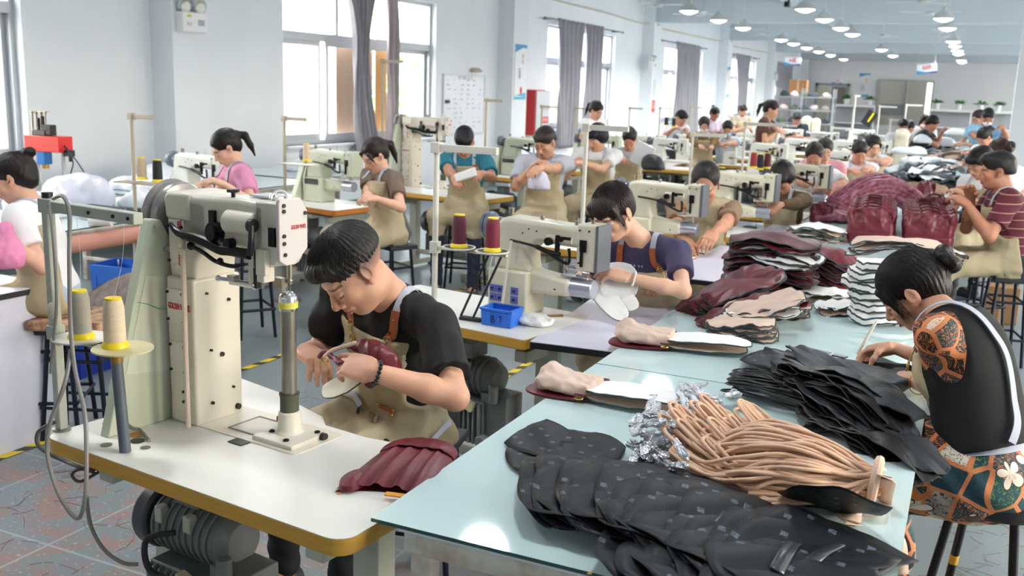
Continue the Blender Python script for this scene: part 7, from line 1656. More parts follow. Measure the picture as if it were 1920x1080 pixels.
for k_, (px, py, d_, rr_, m__, lb, am) in enumerate([
    (1735, 345, 9.9, (.3, .25, .16), brn, 'crumpled brown cloth heap behind the printed fabric', .03), (1775, 335, 10.4, (.2, .2, .12), brn, 'smaller brown cloth heap right of the printed fabric', .03),
    (1795, 350, 9.6, (.14, .16, .12), mat('plastic_bluewhite', 'd5dde6', rough=.35), 'crumpled blue-white plastic bag beside the woman with glasses', .025)]):
    p = PD(px, py, d_); cloth_lump(lb, (p.x, p.y, GZ), rr_, m__, 60+k_, h=.018, amp=am, fr=14)
# far heaps of black, white and pink pieces: each piece its own sheet
cols = [('piece_black', '23272b'), ('piece_charcoal', '3d4448'), ('piece_white', 'dfe3e6'), ('piece_beige', 'c7a896'), ('piece_pink', 'caa7a2'), ('piece_bluegrey', '8f9ba3')]
cmats = [mat(n_, c_, rough=.6, noise=.15, nscale=12) for n_, c_ in cols]
def heap(label, group, cx, cy, rx, ry, hz, n, pal, seed, size=(.16, .1)):
    rng = random.Random(seed)
    for i in range(n):
        a = rng.uniform(0, 6.28); q = math.sqrt(rng.random()); x = cx+rx*q*math.cos(a); y = cy+ry*q*math.sin(a); z = GZ+.02+hz*(1-q*q)*rng.uniform(.3, 1)+.008*rng.random(); m_ = cmats[rng.choice(pal)]
        o = panel('bag', size[0], size[1], 100+rng.randrange(3), (m_, cmats[2] if rng.random() < .4 else m_, cmats[0]), .016, .6, .004, 0, 'fabric_piece', 14.)
        o.location = (x, y, z); o.rotation_euler = (rng.uniform(-.45, .45), rng.uniform(-.45, .45), rng.uniform(0, 6)); tag(o, label, 'fabric piece', group)
heap('black or white fabric piece in the heap behind the printed dark red fabric', 'pieces in the black and white heap', -.38, 11.6, .55, .6, .2, 90, [0, 0, 1, 2, 5, 1], 31)
heap('grey or white fabric piece in the second far heap', 'pieces in the second far heap', -.38, 13.2, .55, .6, .22, 60, [1, 2, 5, 2, 0], 32)
heap('beige, pink or dark fabric piece in the far heap before the standing man', 'pieces in the beige far heap', -.4, 15.0, .55, .6, .28, 70, [3, 4, 1, 3, 2], 33, (.17, .11))
heap('white or dark piece in the farthest heap', 'pieces in the farthest heap', -.35, 17.0, .5, .6, .3, 45, [2, 0, 2, 5], 34, (.18, .12))
plasw = mat('plastic_white', 'e6e9ef', rough=.3, noise=.06, nscale=10)
for k_, (px, py, d_, rr_, lb) in enumerate([(1745, 303, 12.6, (.45, .16, .1), 'long sheet of white plastic lying over the grey heap'), (1708, 284, 13.0, (.25, .2, .1), 'white plastic bunched at the left of the far heap'), (1775, 268, 15.2, (.18, .16, .13), 'white plastic bag standing in the far heap'), (1790, 248, 16.5, (.2, .16, .1), 'white plastic bag at the back of the far heap'),
    (1730, 262, 14.8, (.15, .15, .12), 'small white cloth beside the masked workers')]):
    p = PD(px, py, d_); cloth_lump(lb, (p.x, p.y, p.z-rr_[2]*.4), rr_, plasw, 80+k_, h=.025, amp=.03, fr=12, cat='plastic bag', name='plastic_bag')
# heaps below the windows at left
for k_, (x, y, rr_, lb) in enumerate([(-6.6, 7.2, (.5, .45, .22), 'heap of white cloth pieces on the table under the near window'), (-6.35, 6.35, (.3, .3, .12), 'low heap of white cloth left of the near window heap'), (-5.75, 4.7, (.32, .2, .16), 'white foam padding piled on the window-side glass table'), (-5.95, 5.2, (.3, .22, .24), 'crumpled clear plastic bag behind the drilling press'), (-5.6, 5.45, (.2, .16, .12), 'white crumpled plastic at the back of the window-side table'), (-6.4, 9.0, (.4, .5, .2), 'white cloth heap on the farther window-side table'), (-5.95, 7.0, (.12, .1, .06), 'cream leather scraps beside the tan thread stand')]):
    cloth_lump(lb, (x, y, GZ), rr_, plasw if k_ != 3 else mat('plastic_lilac', 'dcdcec', rough=.25), 90+k_, h=.015, amp=.025, fr=16)
# foam roll and dark things on the pink-edged table
tag(MB().box((-5.4, 5.0, GZ+.03), (.5, .12, .05)).build('foam_strip', mat('foam_dark', '2b2d31', rough=.8), bevel=.015), 'dark padded strip lying at the edge of the window-side table', 'padding')
tag(MB().cyl((-5.1, 4.55, GZ+.045), (-4.98, 4.62, GZ+.045), .045, n=20).build('tape_roll', mat('tape_white', 'ececf0', rough=.4)), 'white roll of tape at the corner of the window-side table', 'tape roll')
tag(MB().tube([(-5.02, 4.2, .7), (-5.02, 5.9, .7)], .055, 14).build('padded_edge', mat('padding_pink', 'c48d7c', rough=.7)), 'pinkish padded roll along the edge of the window-side table', 'padding')
# ---------------- the bundle of beige cords
T0 = PZ(1625, 897, GZ+.06); rng = random.Random(4); E0, E1, E2 = PZ(1240, 925, GZ+.0), PZ(1200, 835, GZ+.05), PZ(1330, 745, GZ+.04)
def EL(q): t = (q+1)/2; return E0*(1-t)**2+E1*2*t*(1-t)+E2*t*t
cb = empty('cord_bundle', (-.45, 2.7, GZ), 0, 'thick bundle of beige cords with foil-wrapped clasps tied at the right', 'cord bundle'); off = Vector((-.45, 2.7, GZ))
cordm = mat('cord_beige', 'd9b295', rough=.5, noise=.06, nscale=30)
foil = mat('foil_silver', 'c9ccd2', rough=.18, metal=.85, bump=.9, bscale=70)
for i in range(92):
    lay = i/92; q = rng.uniform(-1, 1); q2 = q+rng.uniform(-.25, .25); zt = GZ+.012+.14*lay*(1-.4*q*q)
    e_ = EL(q*(1-.3*lay)); xL = e_.x+.03+rng.uniform(0, .17); yL = e_.y-.03*q; sp = rng.uniform(.02, .06)
    def mid(t, qq, w_): 
        c = T0.lerp(Vector((xL, yL, zt)), t); bul = math.sin(PI*min(1, t*1.1))
        return Vector((c.x, T0.y+(c.y-T0.y)*(t**.42)*1.0+w_*(1-.6*(1-t))+.012*math.sin(t*9+i)-.085*max(0, .2-qq)*math.sin(PI*min(1, t))**.7, GZ+.015+(zt-GZ-.012)*(.45+.55*bul)+.004*math.sin(t*12+i*2)))
    pts = [T0+Vector((.03, rng.uniform(-.02, .02), rng.uniform(-.03, .03)))]+[mid(t, q, 0) for t in (.15, .4, .65, .85)]+[Vector((xL-.035, yL+sp*.2, zt)), Vector((xL-.03, yL+sp, zt))]+[mid(t, q2, sp) for t in (.85, .6, .35, .12)]+[T0+Vector((.035, rng.uniform(-.02, .02), rng.uniform(-.03, .02)))]
    mb = MB().tube([p-off for p in spline(pts, 5)], .0052, 7); o = mb.build('cord', cordm, cb, smooth=80)
for i in range(80):
    q = rng.uniform(-1.15, 1.1); e_ = EL(q); x = e_.x-.075+.14*rng.random(); y = e_.y+rng.uniform(-.02, .02); z = GZ+.014+.13*rng.random()*(1-q*q*.6); mb = MB(); a = rng.uniform(0, 3.1); L_ = rng.uniform(.026, .048)
    d = Vector((math.cos(a), math.sin(a), rng.uniform(-.5, .5))).normalized(); mb.ball((0, 0, 0), (.014, L_, .011), 10, 8, rot=basis(d)); mb.box(d*L_, (.018, .022, .006), rot=basis(d))
    for v in mb.v: v += Vector((rng.uniform(-1, 1), rng.uniform(-1, 1), rng.uniform(-1, 1)))*.003
    for v in mb.v: v += Vector((x, y, z))-off
    mb.build('foil_clasp', foil, cb, smooth=0)
for (px, py) in ((1255, 915), (1300, 905)):
    p = PZ(px, py, GZ+.02); mb = MB(); mb.tube([p-off+Vector((.03*math.cos(a), .012*math.sin(a), 0)) for a in [k_*PI/8 for k_ in range(16)]], .003, 8, closed=True); mb.build('snap_hook', chrome, cb)
rib = mat('ribbon_beige', 'dcc0ab', rough=.8)
def strip(pts, ww, name, parent=cb, m_=rib, up_=(0, 0, 1)):
    sp_ = spline([Vector(p)-off for p in pts], 6); mb = MB(); V = []
    for i_, p in enumerate(sp_):
        t = (sp_[min(i_+1, len(sp_)-1)]-sp_[max(i_-1, 0)]).normalized(); s_ = t.cross(Vector(up_)).normalized(); s_ = (s_+Vector((0, 0, .4*math.sin(i_*.5)))).normalized(); V += [p-s_*ww/2, p+s_*ww/2]
    mb.add(V, [[2*k_, 2*k_+1, 2*k_+3, 2*k_+2] for k_ in range(len(sp_)-1)]); return mb.build(name, m_, parent, solid=.002, smooth=80)
c_ = T0+Vector((.02, 0, 0)); mb = MB(); mb.tube([c_-off+Vector((.005*math.sin(a), .045*math.cos(a), .05*math.sin(a))) for a in [k_*PI/8 for k_ in range(16)]], .012, 8, closed=True); mb.build('tie_knot', rib, cb)
strip([c_, c_+Vector((.03, -.05, .03)), P(1660, 950, 2.45), P(1685, 1010, 2.4), P(1690, 1078, 2.36)], .035, 'ribbon_tail'); strip([c_, P(1640, 875, 2.6), P(1652, 882, 2.58)], .03, 'ribbon_end'); strip([c_, P(1610, 930, 2.5), PZ(1590, 965, GZ+.02), PZ(1600, 985, GZ+.012)], .06, 'ribbon_loop'); strip([c_, P(1640, 940, 2.47), PZ(1640, 960, GZ+.02), PZ(1600, 950, GZ+.01)], .05, 'ribbon_loop')
# ---------------- printed black fabric pieces spread like a fan in front of the cords
pf = bpy.data.materials.new('printed_black'); pf.use_nodes = True; N = pf.node_tree.nodes; L = pf.node_tree.links; b = N['Principled BSDF']; b.inputs['Roughness'].default_value = .5; b.inputs['Specular IOR Level'].default_value = .3
tc = N.new('ShaderNodeTexCoord'); mp = N.new('ShaderNodeMapping'); mp.inputs['Rotation'].default_value = (0, 0, .6); mp.inputs['Scale'].default_value = (20, 20, 20); L.new(tc.outputs['Object'], mp.inputs[0])
fr1 = N.new('ShaderNodeVectorMath'); fr1.operation = 'FRACTION'; L.new(mp.outputs[0], fr1.inputs[0]); sb = N.new('ShaderNodeVectorMath'); sb.operation = 'SUBTRACT'; sb.inputs[1].default_value = (.5, .5, .5); L.new(fr1.outputs[0], sb.inputs[0]); ab = N.new('ShaderNodeVectorMath'); ab.operation = 'ABSOLUTE'; L.new(sb.outputs[0], ab.inputs[0])
sx_ = N.new('ShaderNodeSeparateXYZ'); L.new(ab.outputs[0], sx_.inputs[0]); su = N.new('ShaderNodeMath'); su.operation = 'ADD'; L.new(sx_.outputs[0], su.inputs[0]); L.new(sx_.outputs[1], su.inputs[1])
lt = N.new('ShaderNodeMath'); lt.operation = 'LESS_THAN'; lt.inputs[1].default_value = .2; L.new(su.outputs[0], lt.inputs[0])
wn = N.new('ShaderNodeTexWhiteNoise'); fl_ = N.new('ShaderNodeVectorMath'); fl_.operation = 'FLOOR'; L.new(mp.outputs[0], fl_.inputs[0]); sxy = N.new('ShaderNodeVectorMath'); sxy.operation = 'MULTIPLY'; sxy.inputs[1].default_value = (1, 1, 0); L.new(fl_.outputs[0], sxy.inputs[0]); L.new(sxy.outputs[0], wn.inputs['Vector'])
gt = N.new('ShaderNodeMath'); gt.operation = 'GREATER_THAN'; gt.inputs[1].default_value = .4; L.new(wn.outputs['Value'], gt.inputs[0]); nz = N.new('ShaderNodeTexNoise'); nz.inputs['Scale'].default_value = 320; L.new(tc.outputs['Object'], nz.inputs['Vector']); g2 = N.new('ShaderNodeMath'); g2.operation = 'GREATER_THAN'; g2.inputs[1].default_value = .44; L.new(nz.outputs[0], g2.inputs[0])
m1 = N.new('ShaderNodeMath'); m1.operation = 'MULTIPLY'; L.new(lt.outputs[0], m1.inputs[0]); L.new(gt.outputs[0], m1.inputs[1]); m2 = N.new('ShaderNodeMath'); m2.operation = 'MULTIPLY'; L.new(m1.outputs[0], m2.inputs[0]); L.new(g2.outputs[0], m2.inputs[1])
mx = N.new('ShaderNodeMixRGB'); L.new(m2.outputs[0], mx.inputs[0]); mx.inputs[1].default_value = lin('15171b')+(1,); mx.inputs[2].default_value = lin('5b6570')+(1,); L.new(mx.outputs[0], b.inputs['Base Color'])
zipm = mat('zip_black', '3c3f44', rough=.3, metal=.3)
def cut_piece(seed, w_=.12, h_=.16, zipper=False, curl=.009):
    rr_ = random.Random(seed)
    pts = [(-w_, -h_*.8), (-w_*.35, -h_*1.08), (w_*.8, -h_*.95), (w_*1.1, -h_*.2), (w_*.8, h_*.35), (w_*.95, h_*.95), (0, h_*1.02), (-w_*.9, h_*.8), (-w_*1.08, h_*.1)]
    pts = [(x+rr_.uniform(-.015, .015), y+rr_.uniform(-.015, .015)) for x, y in pts]; sp_ = []
    for i in range(len(pts)):
        p, q = pts[i], pts[(i+1) % len(pts)]
        for k_ in range(5): t = k_/5; b_ = 1+.06*math.sin(PI*t); sp_.append(((p[0]*(1-t)+q[0]*t)*b_, (p[1]*(1-t)+q[1]*t)*b_))
    seg = len(sp_); p_ = [rr_.uniform(0, 6) for _ in range(4)]; zf = lambda x, y: curl*(math.sin(x*14+p_[0])*.5+math.sin(y*10+p_[1])*.6)+.005*math.sin((x-y)*34+p_[2])+curl*8*(abs(x)/w_)**3*.04*math.sin(p_[3]+y*20)
    mb = MB(); V = []; rings = 7
    for k_ in range(rings+1):
        for j in range(seg): x, y = sp_[j][0]*k_/rings, sp_[j][1]*k_/rings; V.append(Vector((x, y, zf(x, y))))
    mb.add(V, [[k_*seg+j, k_*seg+(j+1) % seg, (k_+1)*seg+(j+1) % seg, (k_+1)*seg+j] for k_ in range(rings) for j in range(seg)])
    o = mb.build('fabric_piece', pf, solid=.0018, smooth=50)
    if zipper:
        z = MB(); z.grid(lambda u, v: (-.012+.024*u+w_*.1, -h_*.6+h_*1.3*v, zf(-.012+.024*u+w_*.1, -h_*.6+h_*1.3*v)+.003), 3, 24); z.build('zip', zipm, o, solid=.001)
    return o
PP = [cut_piece(1), cut_piece(2, zipper=True), cut_piece(3), cut_piece(4, zipper=True)]; used = [False]*4
def place_piece(i, x, y, z, rx, ry, rz, label, group, s=1.):
    j = i % 4
    if not used[j]: used[j] = True; o = PP[j]
    else: o = copy_tree(PP[j])
    o.location = (x, y, z); o.rotation_euler = (rx, ry, rz); o.scale = (s, s, s); return tag(o, label, 'fabric piece', group)
rng = random.Random(12)
place_piece(0, -.93, 2.40, GZ+.012, 0, 0, 1.35, 'printed black fabric piece at the far left of the fan', 'printed black fabric fan', .95); place_piece(2, -.90, 2.27, GZ+.012, 0, 0, 2.0, 'printed black fabric piece at the far left of the fan', 'printed black fabric fan', .8)
for i in range(24):
    t = i/23; x = -.77+.58*t; y = 2.06+.03*math.sin(t*5)-.06*t+rng.uniform(-.012, .012)
    place_piece(1+i, x, y, GZ+.032+.003*(i % 3)+.02*math.sin(PI*min(1, t*1.2)), rng.uniform(-.05, .05), .15+rng.uniform(-.03, .03), .5-.75*t+rng.uniform(-.15, .15), 'printed black fabric piece in the fan, %s from the left' % (ORD(i) if i else 'first'), 'printed black fabric fan', 1.12+.12*rng.random())
for i in range(6):
    t = i/5; place_piece(i, -.47+.24*t, 1.88-.01*t, GZ+.03, -.06, .13, -.1-.5*t+rng.uniform(-.2, .2), 'printed black fabric piece along the front table edge, %s from the left' % (ORD(i) if i else 'first'), 'printed black fabric along the front edge', 1.05)
p = PZ(1550, 985, GZ); place_piece(2, p.x, p.y, GZ+.06, -.5, .3, .5, 'printed black fabric piece standing up beside the beige ribbon', None, .8)
# black pieces stacked in front of the woman in the flowered dress
blk = mat('leather_black', '0f1012', rough=.42, noise=.2, nscale=8, bump=.12, bscale=60); blk2 = mat('nylon_slate', '272b31', rough=.5, noise=.1, nscale=8)
rng = random.Random(15)
for i in range(30):
    t = i/29; o = panel('bag', .23, .085, 200+i % 4, (blk if i % 3 else blk2, blk, blk), .012, .35, .004, 0, 'fabric_piece', 11.)
    o.location = (-.33+.17*t*.9+rng.uniform(-.02, .02), 3.22-.36*t+rng.uniform(-.02, .02), GZ+.03+.09*math.sin(PI*min(1, t+.25))+.0025*(i % 4)); o.rotation_euler = (-.12+rng.uniform(-.12, .12), .16+rng.uniform(-.12, .12), -.62+rng.uniform(-.25, .25)); tag(o, 'black fabric piece in the fanned stack, %s from the bottom' % (ORD(i) if i else 'first'), 'fabric piece', 'black fabric pieces in the fanned stack')
for i in range(3): place_piece(i, -.50+.1*i, 3.55+.02*i, GZ+.02+.008*i, 0, .05, 1.2+.5*i, 'printed black bag front lying flat behind the fanned stack', 'printed black bag fronts', 1.1)
bf = MB(); pz = PZ(1530, 668, GZ+.03); 
o = MB().box((pz.x, pz.y, GZ+.05), (.1, .035, .006), rot=rotz(-.3)).box((pz.x+.085, pz.y-.02, GZ+.048), (.05, .03, .006), rot=rotz(-.3)).build('zip_puller', mat('zip_silver', '8d8f90', rough=.3, metal=.7)); tag(o, 'zip hardware lying on the black bag front', 'zip')
q = Rec(); c0 = Vector((-.26, 3.5, GZ+.03)); q.box(c0, (.12, .07, .022), rotz(-.35), k=0); q.box(c0+Vector((.03, -.05, .01)), (.13, .06, .02), rotz(-.5), k=.03); V, F = q.mesh(.006, warp=lambda p: .005*vnoise(p, 30, 3)); tag(np_mesh('folded_piece', V, F, blk2, org=np.array(c0)), 'folded slate fabric piece being marked under her hands', 'fabric piece')
# black cords behind the beige bundle
bc = empty('cord_bundle', (-.55, 3.1, GZ), 0, 'bundle of black cords behind the beige cords', 'cord bundle'); rng = random.Random(8); blc = mat('cord_black', '17181b', rough=.4)
for i in range(40):
    x0 = -.66+rng.uniform(0, .1); y0 = 3.12+rng.uniform(-.08, .1); z = .012+.05*rng.random(); l_ = rng.uniform(.2, .36); dy = rng.uniform(-.1, .04)
    pts = [(x0+l_, y0+dy, z), (x0+l_*.6, y0+dy*.5, z+.01), (x0+.08, y0, z+.01), (x0, y0+.015, z+.012*rng.random()), (x0+.05, y0+.04, z+.01), (x0+l_*.6, y0+dy*.4+.04, z), (x0+l_, y0+dy+.03, z)]
    MB().tube([Vector((p[0]+.55, p[1]-3.1, p[2])) for p in spline(pts, 4)], .0035, 6).build('cord', blc, bc, smooth=80)
# ---------------- flat dark red bag on the nearest sewing table
r = empty('flat_bag', PZ(770, 880, .76), .2, 'flat pleated dark red leather bag with orange tab on the nearest sewing table', 'bag')
sh_x = lambda v: .095+.03*math.cos(v*2.2-.4)
def fb(u, v):
    x = (u-.5)*2; hw = .125-.028*v; y = -.1+.175*v; sd = 1-abs(x)**6
    ple = sum(.007*math.exp(-((x-c)/.05)**2) for c in (-.62, -.3, -.22, .12, .2, .5))*(1 if v < .78 else .2)
    yb = y-.02*(1-x*x)*(v < .5)*(1-v*2)*-1+(.012 if v > .9 else 0)*(1-x*x)
    return (hw*x*(1-.12*(v > .92)*(v-.92)/.08), yb-(.02*abs(x)**3 if v > .8 else 0), (.006+.022*math.sin(PI*min(1, max(0, v*.95+.03)))**.5*sd**.5+ple*sd))
mb = MB().grid(fb, 60, 40); mb.grid(lambda u, v: Vector(fb(u, v))*1.0-Vector((0, 0, fb(u, v)[2]-.001)), 60, 40); mb.build('body', mar, r, smooth=60)
mb = MB().grid(lambda u, v: (lambda p: (p[0]*1.02, p[1]+.002, p[2]+.004+.004*math.sin(PI*v)))(fb(u, .80+.2*v)), 50, 10); mb.build('flap', mar, r, solid=.003, smooth=60)
MB().box((.03, -.1, .014), (.05, .01, .003)).build('orange_tab', MATS['tab_orange'], r)
r.scale = (1.03, 2.0, 1.1)
MB().lathe((-.098, -.07, .006), [(0, 0), (.032, .0), (.03, .012), (0, .02)], 20).build('gathered_corner', mar, r)
# ---------------- bag in the man's hands
r = empty('held_bag', P(672, 672, 2.4), 0, 'dark red leather bag with ivory panel held by the man in black', 'bag'); o0 = P(672, 672, 2.4)
rc = Rec(); L2 = lambda px, py, Y: P(px, py, Y)-o0
rc.ell(L2(712, 672, 2.40), (.062, .035, .045), k=0); rc.ell(L2(695, 652, 2.42), (.045, .03, .025), k=.02); rc.cap(L2(735, 690, 2.42), L2(695, 715, 2.4), .03, .02, k=.02); rc.cap(L2(655, 648, 2.42), L2(700, 655, 2.42), .012, .02, k=.015); rc.cap(L2(600, 668, 2.4), L2(612, 660, 2.4), .009, .014, k=.01); rc.cap(L2(612, 660, 2.4), L2(640, 682, 2.35), .008, .012, k=.01)
V, F = rc.mesh(.0035, warp=lambda p: .003*vnoise(p, 60, 1)+.002*np.sin(p[:, 0]*150+p[:, 2]*90)); np_mesh('body', V, F, mar, r)
q = panel_mb('oval', .085, .036, wave(2, .001), .006, seg=40, ruf=.003); M = Matrix.Translation(L2(640, 722, 2.385)) @ face_mtx((0, 0, 0), (P(668, 700, 2.38)-P(588, 735, 2.38)), (P(630, 700, 2.42)-P(640, 745, 2.36))); q.v = [M @ Vector(v) for v in q.v]; q.build('ivory_panel', [ivory, ivory, rimk], r, smooth=50)
mb = MB().tube(spline([L2(606, 672, 2.38), L2(622, 658, 2.39), L2(650, 648, 2.39), L2(668, 642, 2.4)], 5), [.004]+[.007]*14+[.005], 8); mb.build('lining_strip', beige, r)
mb = MB().tube([L2(609, 675, 2.36)+Vector((.011*math.cos(a), 0, .011*math.sin(a))) for a in [k_*PI/8 for k_ in range(16)]], .0022, 8, closed=True); mb.build('ring', brass, r)
# ---------------- white panel and clear disc at the second machine
o0 = P(1150, 555, 3.97); r = empty('unfinished_bag', o0, 0, 'white bag panel with dark zip edge held at the second machine', 'bag panel')
q = panel_mb('oval', .125, .05, wave(6, .002), .005, seg=44, ruf=.003); ax = P(1168, 600, 3.92)-P(1104, 525, 4.0); M = Matrix.Translation(P(1140, 562, 3.96)-o0) @ face_mtx((0, 0, 0), ax, (P(1180, 545, 4.03)-P(1110, 575, 3.93))); q.v = [M @ Vector(v) for v in q.v]; q.build('front', [whitec, whitec, rimk], r, smooth=50)
q = panel_mb('oval', .07, .04, wave(7, .004), .004, seg=40); M = Matrix.Translation(P(1172, 560, 4.0)-o0) @ face_mtx((0, 0, 0), ax, (P(1200, 545, 4.06)-P(1140, 570, 3.98))); q.v = [M @ Vector(v) for v in q.v]; q.build('pouch', [whitec, whitec, whitec], r, smooth=50)
clr = mat('clear_film', 'eef3f6', rough=.15, alpha=.35, spec=.6)
M = face_mtx(P(1160, 528, 4.02), RGT, (UPV*.9+FWD*.3)); q = panel_mb('oval', .085, .088, wave(8, .003), .002, seg=40); q.v = [M @ Vector(v) for v in q.v]; o = q.build('clear_disc', [clr, clr, mat('film_edge', 'dfe7ea', rough=.2, alpha=.8)], smooth=50); tag(o, 'round clear plastic sheet at the hands of the woman in purple', 'plastic sheet')
# ---------------- blue crate with handwriting, cloth, scissors
def crate(label, pos, rz, w_, d_, h_, m_, name='crate', txt=None):
    r = MB(); t = .006
    r.box((0, 0, t/2), (w_*.9, d_*.9, t))
    for sx in (-1, 1): r.box((sx*w_*.475, 0, h_/2), (t, d_*.95, h_), rot=Matrix.Rotation(sx*.08, 3, 'Y')).box((0, sx*d_*.475, h_/2), (w_*.95, t, h_), rot=Matrix.Rotation(-sx*.08, 3, 'X'))
    for sx in (-1, 1): r.box((sx*w_*.5, 0, h_-.004), (.012, d_*1.04, .008)).box((0, sx*d_*.5, h_-.004), (w_*1.02, .012, .008))
    for k_ in range(5): r.box((-w_*.36+w_*.18*k_, -d_*.49, h_*.45), (.005, .008, h_*.8))
    o = r.build(name, m_, bevel=.001); o.location = pos; o.rotation_euler = (0, 0, rz); tag(o, label, 'crate'); 
    if txt: text_obj('handwriting', txt, h_*.62, mat('marker_navy', '1c2752', rough=.5), o, face_mtx((.005, -d_*.475-.007, h_*.4), (1, 0, 0), (0, -.08, 1)), bold=0, sx=.8, space=1.1)
    return o
p = (PZ(893, 612, .762)+PZ(968, 612, .762))/2; crate('small blue plastic crate marked B7 on the second sewing table', (p.x, p.y+.05, .762), -.05, .145, .11, .075, bluep, txt='B 7')
p = PZ(1005, 608, .762); cloth_lump('white rag beside the blue crate', (p.x, p.y, .762), (.07, .05, .022), whitec, 70, h=.005, amp=.01, fr=50)
p = PZ(1035, 592, .765); tag(MB().box(p, (.1, .012, .01), rot=rotz(.7)).build('tweezers', mat('tool_brown', '8a6a3c', rough=.4)), 'small tool lying at the seam of the second table', 'tool')
p = PZ(1290, 470, .775); tag(MB().tube([p+Vector((.02+.02*math.cos(a), .03*math.sin(a), 0)) for a in [k_*PI/6 for k_ in range(12)]], .005, 6, closed=True).tube([p+Vector((.03, 0, 0)), p+Vector((.12, -.07, 0))], .004, 6).build('scissors', blackp), 'black scissors on the lavender side table beside the man in brown', 'scissors')
# floor: blue crates, white bin, stuffed plastic bag below the window-side table
p = PZ(150, 575, 0.0); crate('dark blue plastic crate on the floor behind the woman at the left edge', (-4.75, 4.05, 0), .1, .4, .3, .36, mat('crate_darkblue', '1c3fa8', rough=.35))
crate('white plastic bin on the floor left of the tall machine', (-3.98, 4.1, 0), .15, .42, .34, .46, mat('bin_white', 'e6e9ef', rough=.35), name='bin'); crate('blue crate on the floor against the wall', (-5.9, 5.6, 0), .1, .45, .32, .3, bluep)
lint = mat('lint_brown', 'a5968f', rough=.95, noise=.35, nscale=18, bump=.6, bscale=30)
cloth_lump('large clear sack stuffed with brownish lint behind the blue crate', (-4.75, 4.55, 0), (.5, .32, .5), lint, 71, h=.02, amp=.03, fr=14, cat='sack', name='sack'); cloth_lump('small clear sack of pale lint standing by the white bin', (-4.75, 5.1, 0), (.28, .2, .48), mat('lint_pale', 'cfc2bd', rough=.8, noise=.2, nscale=14), 72, h=.02, amp=.03, fr=14, cat='sack', name='sack')
o = empty('cabinet', (-3.95, 2.85, 0), 0, 'lavender white cabinet with black-edged top at the left edge', 'cabinet')
cx0, cy0 = 0.09, 0.44
MB().box((-.34, 0, .365), (.72, .82, .73)).build('body', mat('cabinet_lilac', 'dcdcea', rough=.45), o); MB().box((-.35, 0, .742), (.76, .86, .026)).build('top_edge', blackp, o); MB().box((-.35, 0, .757), (.755, .855, .004)).build('top', lav, o)
# hot-press with red head behind the woman at the left edge
pp_ = PZ(97, 366, GZ); ps_ = 76*pp_.y*1.0/1840/.42*1.5
r = empty('press_machine', pp_, .1, 'bench press with red head, blue cylinder and steel columns at the left', 'press')
for (x, y) in ((-.14, 0), (.17, .0)): MB().cyl((x, y, 0), (x, y, .44), .018, n=16).build('column', chrome, r)
MB().box((0, 0, .5), (.42, .18, .15)).build('red_head', mat('press_red', 'd8221c', rough=.35), r, bevel=.006); MB().box((-.04, -.02, .365), (.1, .1, .13)).build('blue_cylinder', mat('press_blue', '1f74c4', rough=.3), r, bevel=.008); MB().cyl((-.03, -.02, .26), (-.03, -.02, .3), .035, n=14).build('brass_nozzle', brass, r)
for k_, x in enumerate((-.18, -.13, -.07, -.02)): MB().cyl((x, .0, .57), (x, 0, .8), .009 if k_ in (0, 3) else .012, n=10).cyl((x, 0, .78), (x, 0, .8), .016, n=10).build('guide_rod', steel, r)
MB().box((-.1, 0, .803), (.22, .06, .006)).build('rod_plate', steel, r); MB().box((.02, 0, .63), (.1, .08, .1)).box((-.07, .0, .6), (.16, .1, .05)).build('valve_block', blackp, r, bevel=.006); MB().cyl((-.1, 0, .62), (-.1, 0, .74), .022, n=12).cyl((-.055, 0, .64), (-.055, 0, .76), .02, n=12).build('damper', blackp, r)
r.scale = (ps_,)*3
MB().box((.24, 0, .42), (.1, .06, .06)).cyl((.26, 0, .34), (.26, 0, .4), .02).build('regulator', blackp, r, bevel=.006); MB().box((0, 0, .01), (.5, .34, .02)).build('base_plate', steel, r); MB().cyl((.17, 0, .02), (.17, 0, .09), .03, n=14).build('column_socket', brass, r)
for q_ in (0, 1): MB().tube(spline([(.2, -.02, .5), (.33+.05*q_, -.05, .35), (.3+.2*q_, -.05, .2), (.5+.18*q_, -.1, .08), (.7+.15*q_, -.1, .03)]), .006, 8).build('air_hose', mat('hose_navy', '16263c', rough=.4), r)
# spools and small things on the window-side stands
for (px, py, d_, m_, lb) in ((266, 336, 5.55, thr('thread_beige', 'c9b49a'), 'beige thread cone on the left tan stand'), (296, 341, 5.55, black_t, 'black thread cone on the left tan stand'), (575, 302, 7.1, cream_t, 'cream thread cone on the stand below the near window')):
    p = PD(px, py, d_); put_spool(m_, p, lb, .95)
for (px, py, d_, w_) in ((262, 343, 5.5, .3), (558, 308, 7.1, .3)):
    p = PD(px, py, d_); tag(MB().box(p, (w_, .1, .006)).build('spool_tray', tanm), 'flat tan tray carrying thread cones at %s' % ('the left stand' if px < 300 else 'the near-window stand'), 'tray')
for k_, (px, py, d_, m_, lb) in enumerate([(1352, 347, 7.4, black_t, 'black thread cone between the man in brown and the fourth machine'), (1412, 315, 8.2, red_t, 'red thread cone behind the fourth machine'), (1424, 318, 8.3, black_t, 'dark thread cone beside the red one'), (1438, 316, 8.3, mar2_t, 'maroon thread cone with yellow cap behind the fourth machine'), (1249, 236, 14.5, black_t, 'black thread cone left of the bent man at the third window'), (1263, 238, 14.5, black_t, 'black thread cone right beside the bent man at the third window')]):
    put_spool(m_, PD(px, py, d_), lb, 1.0)
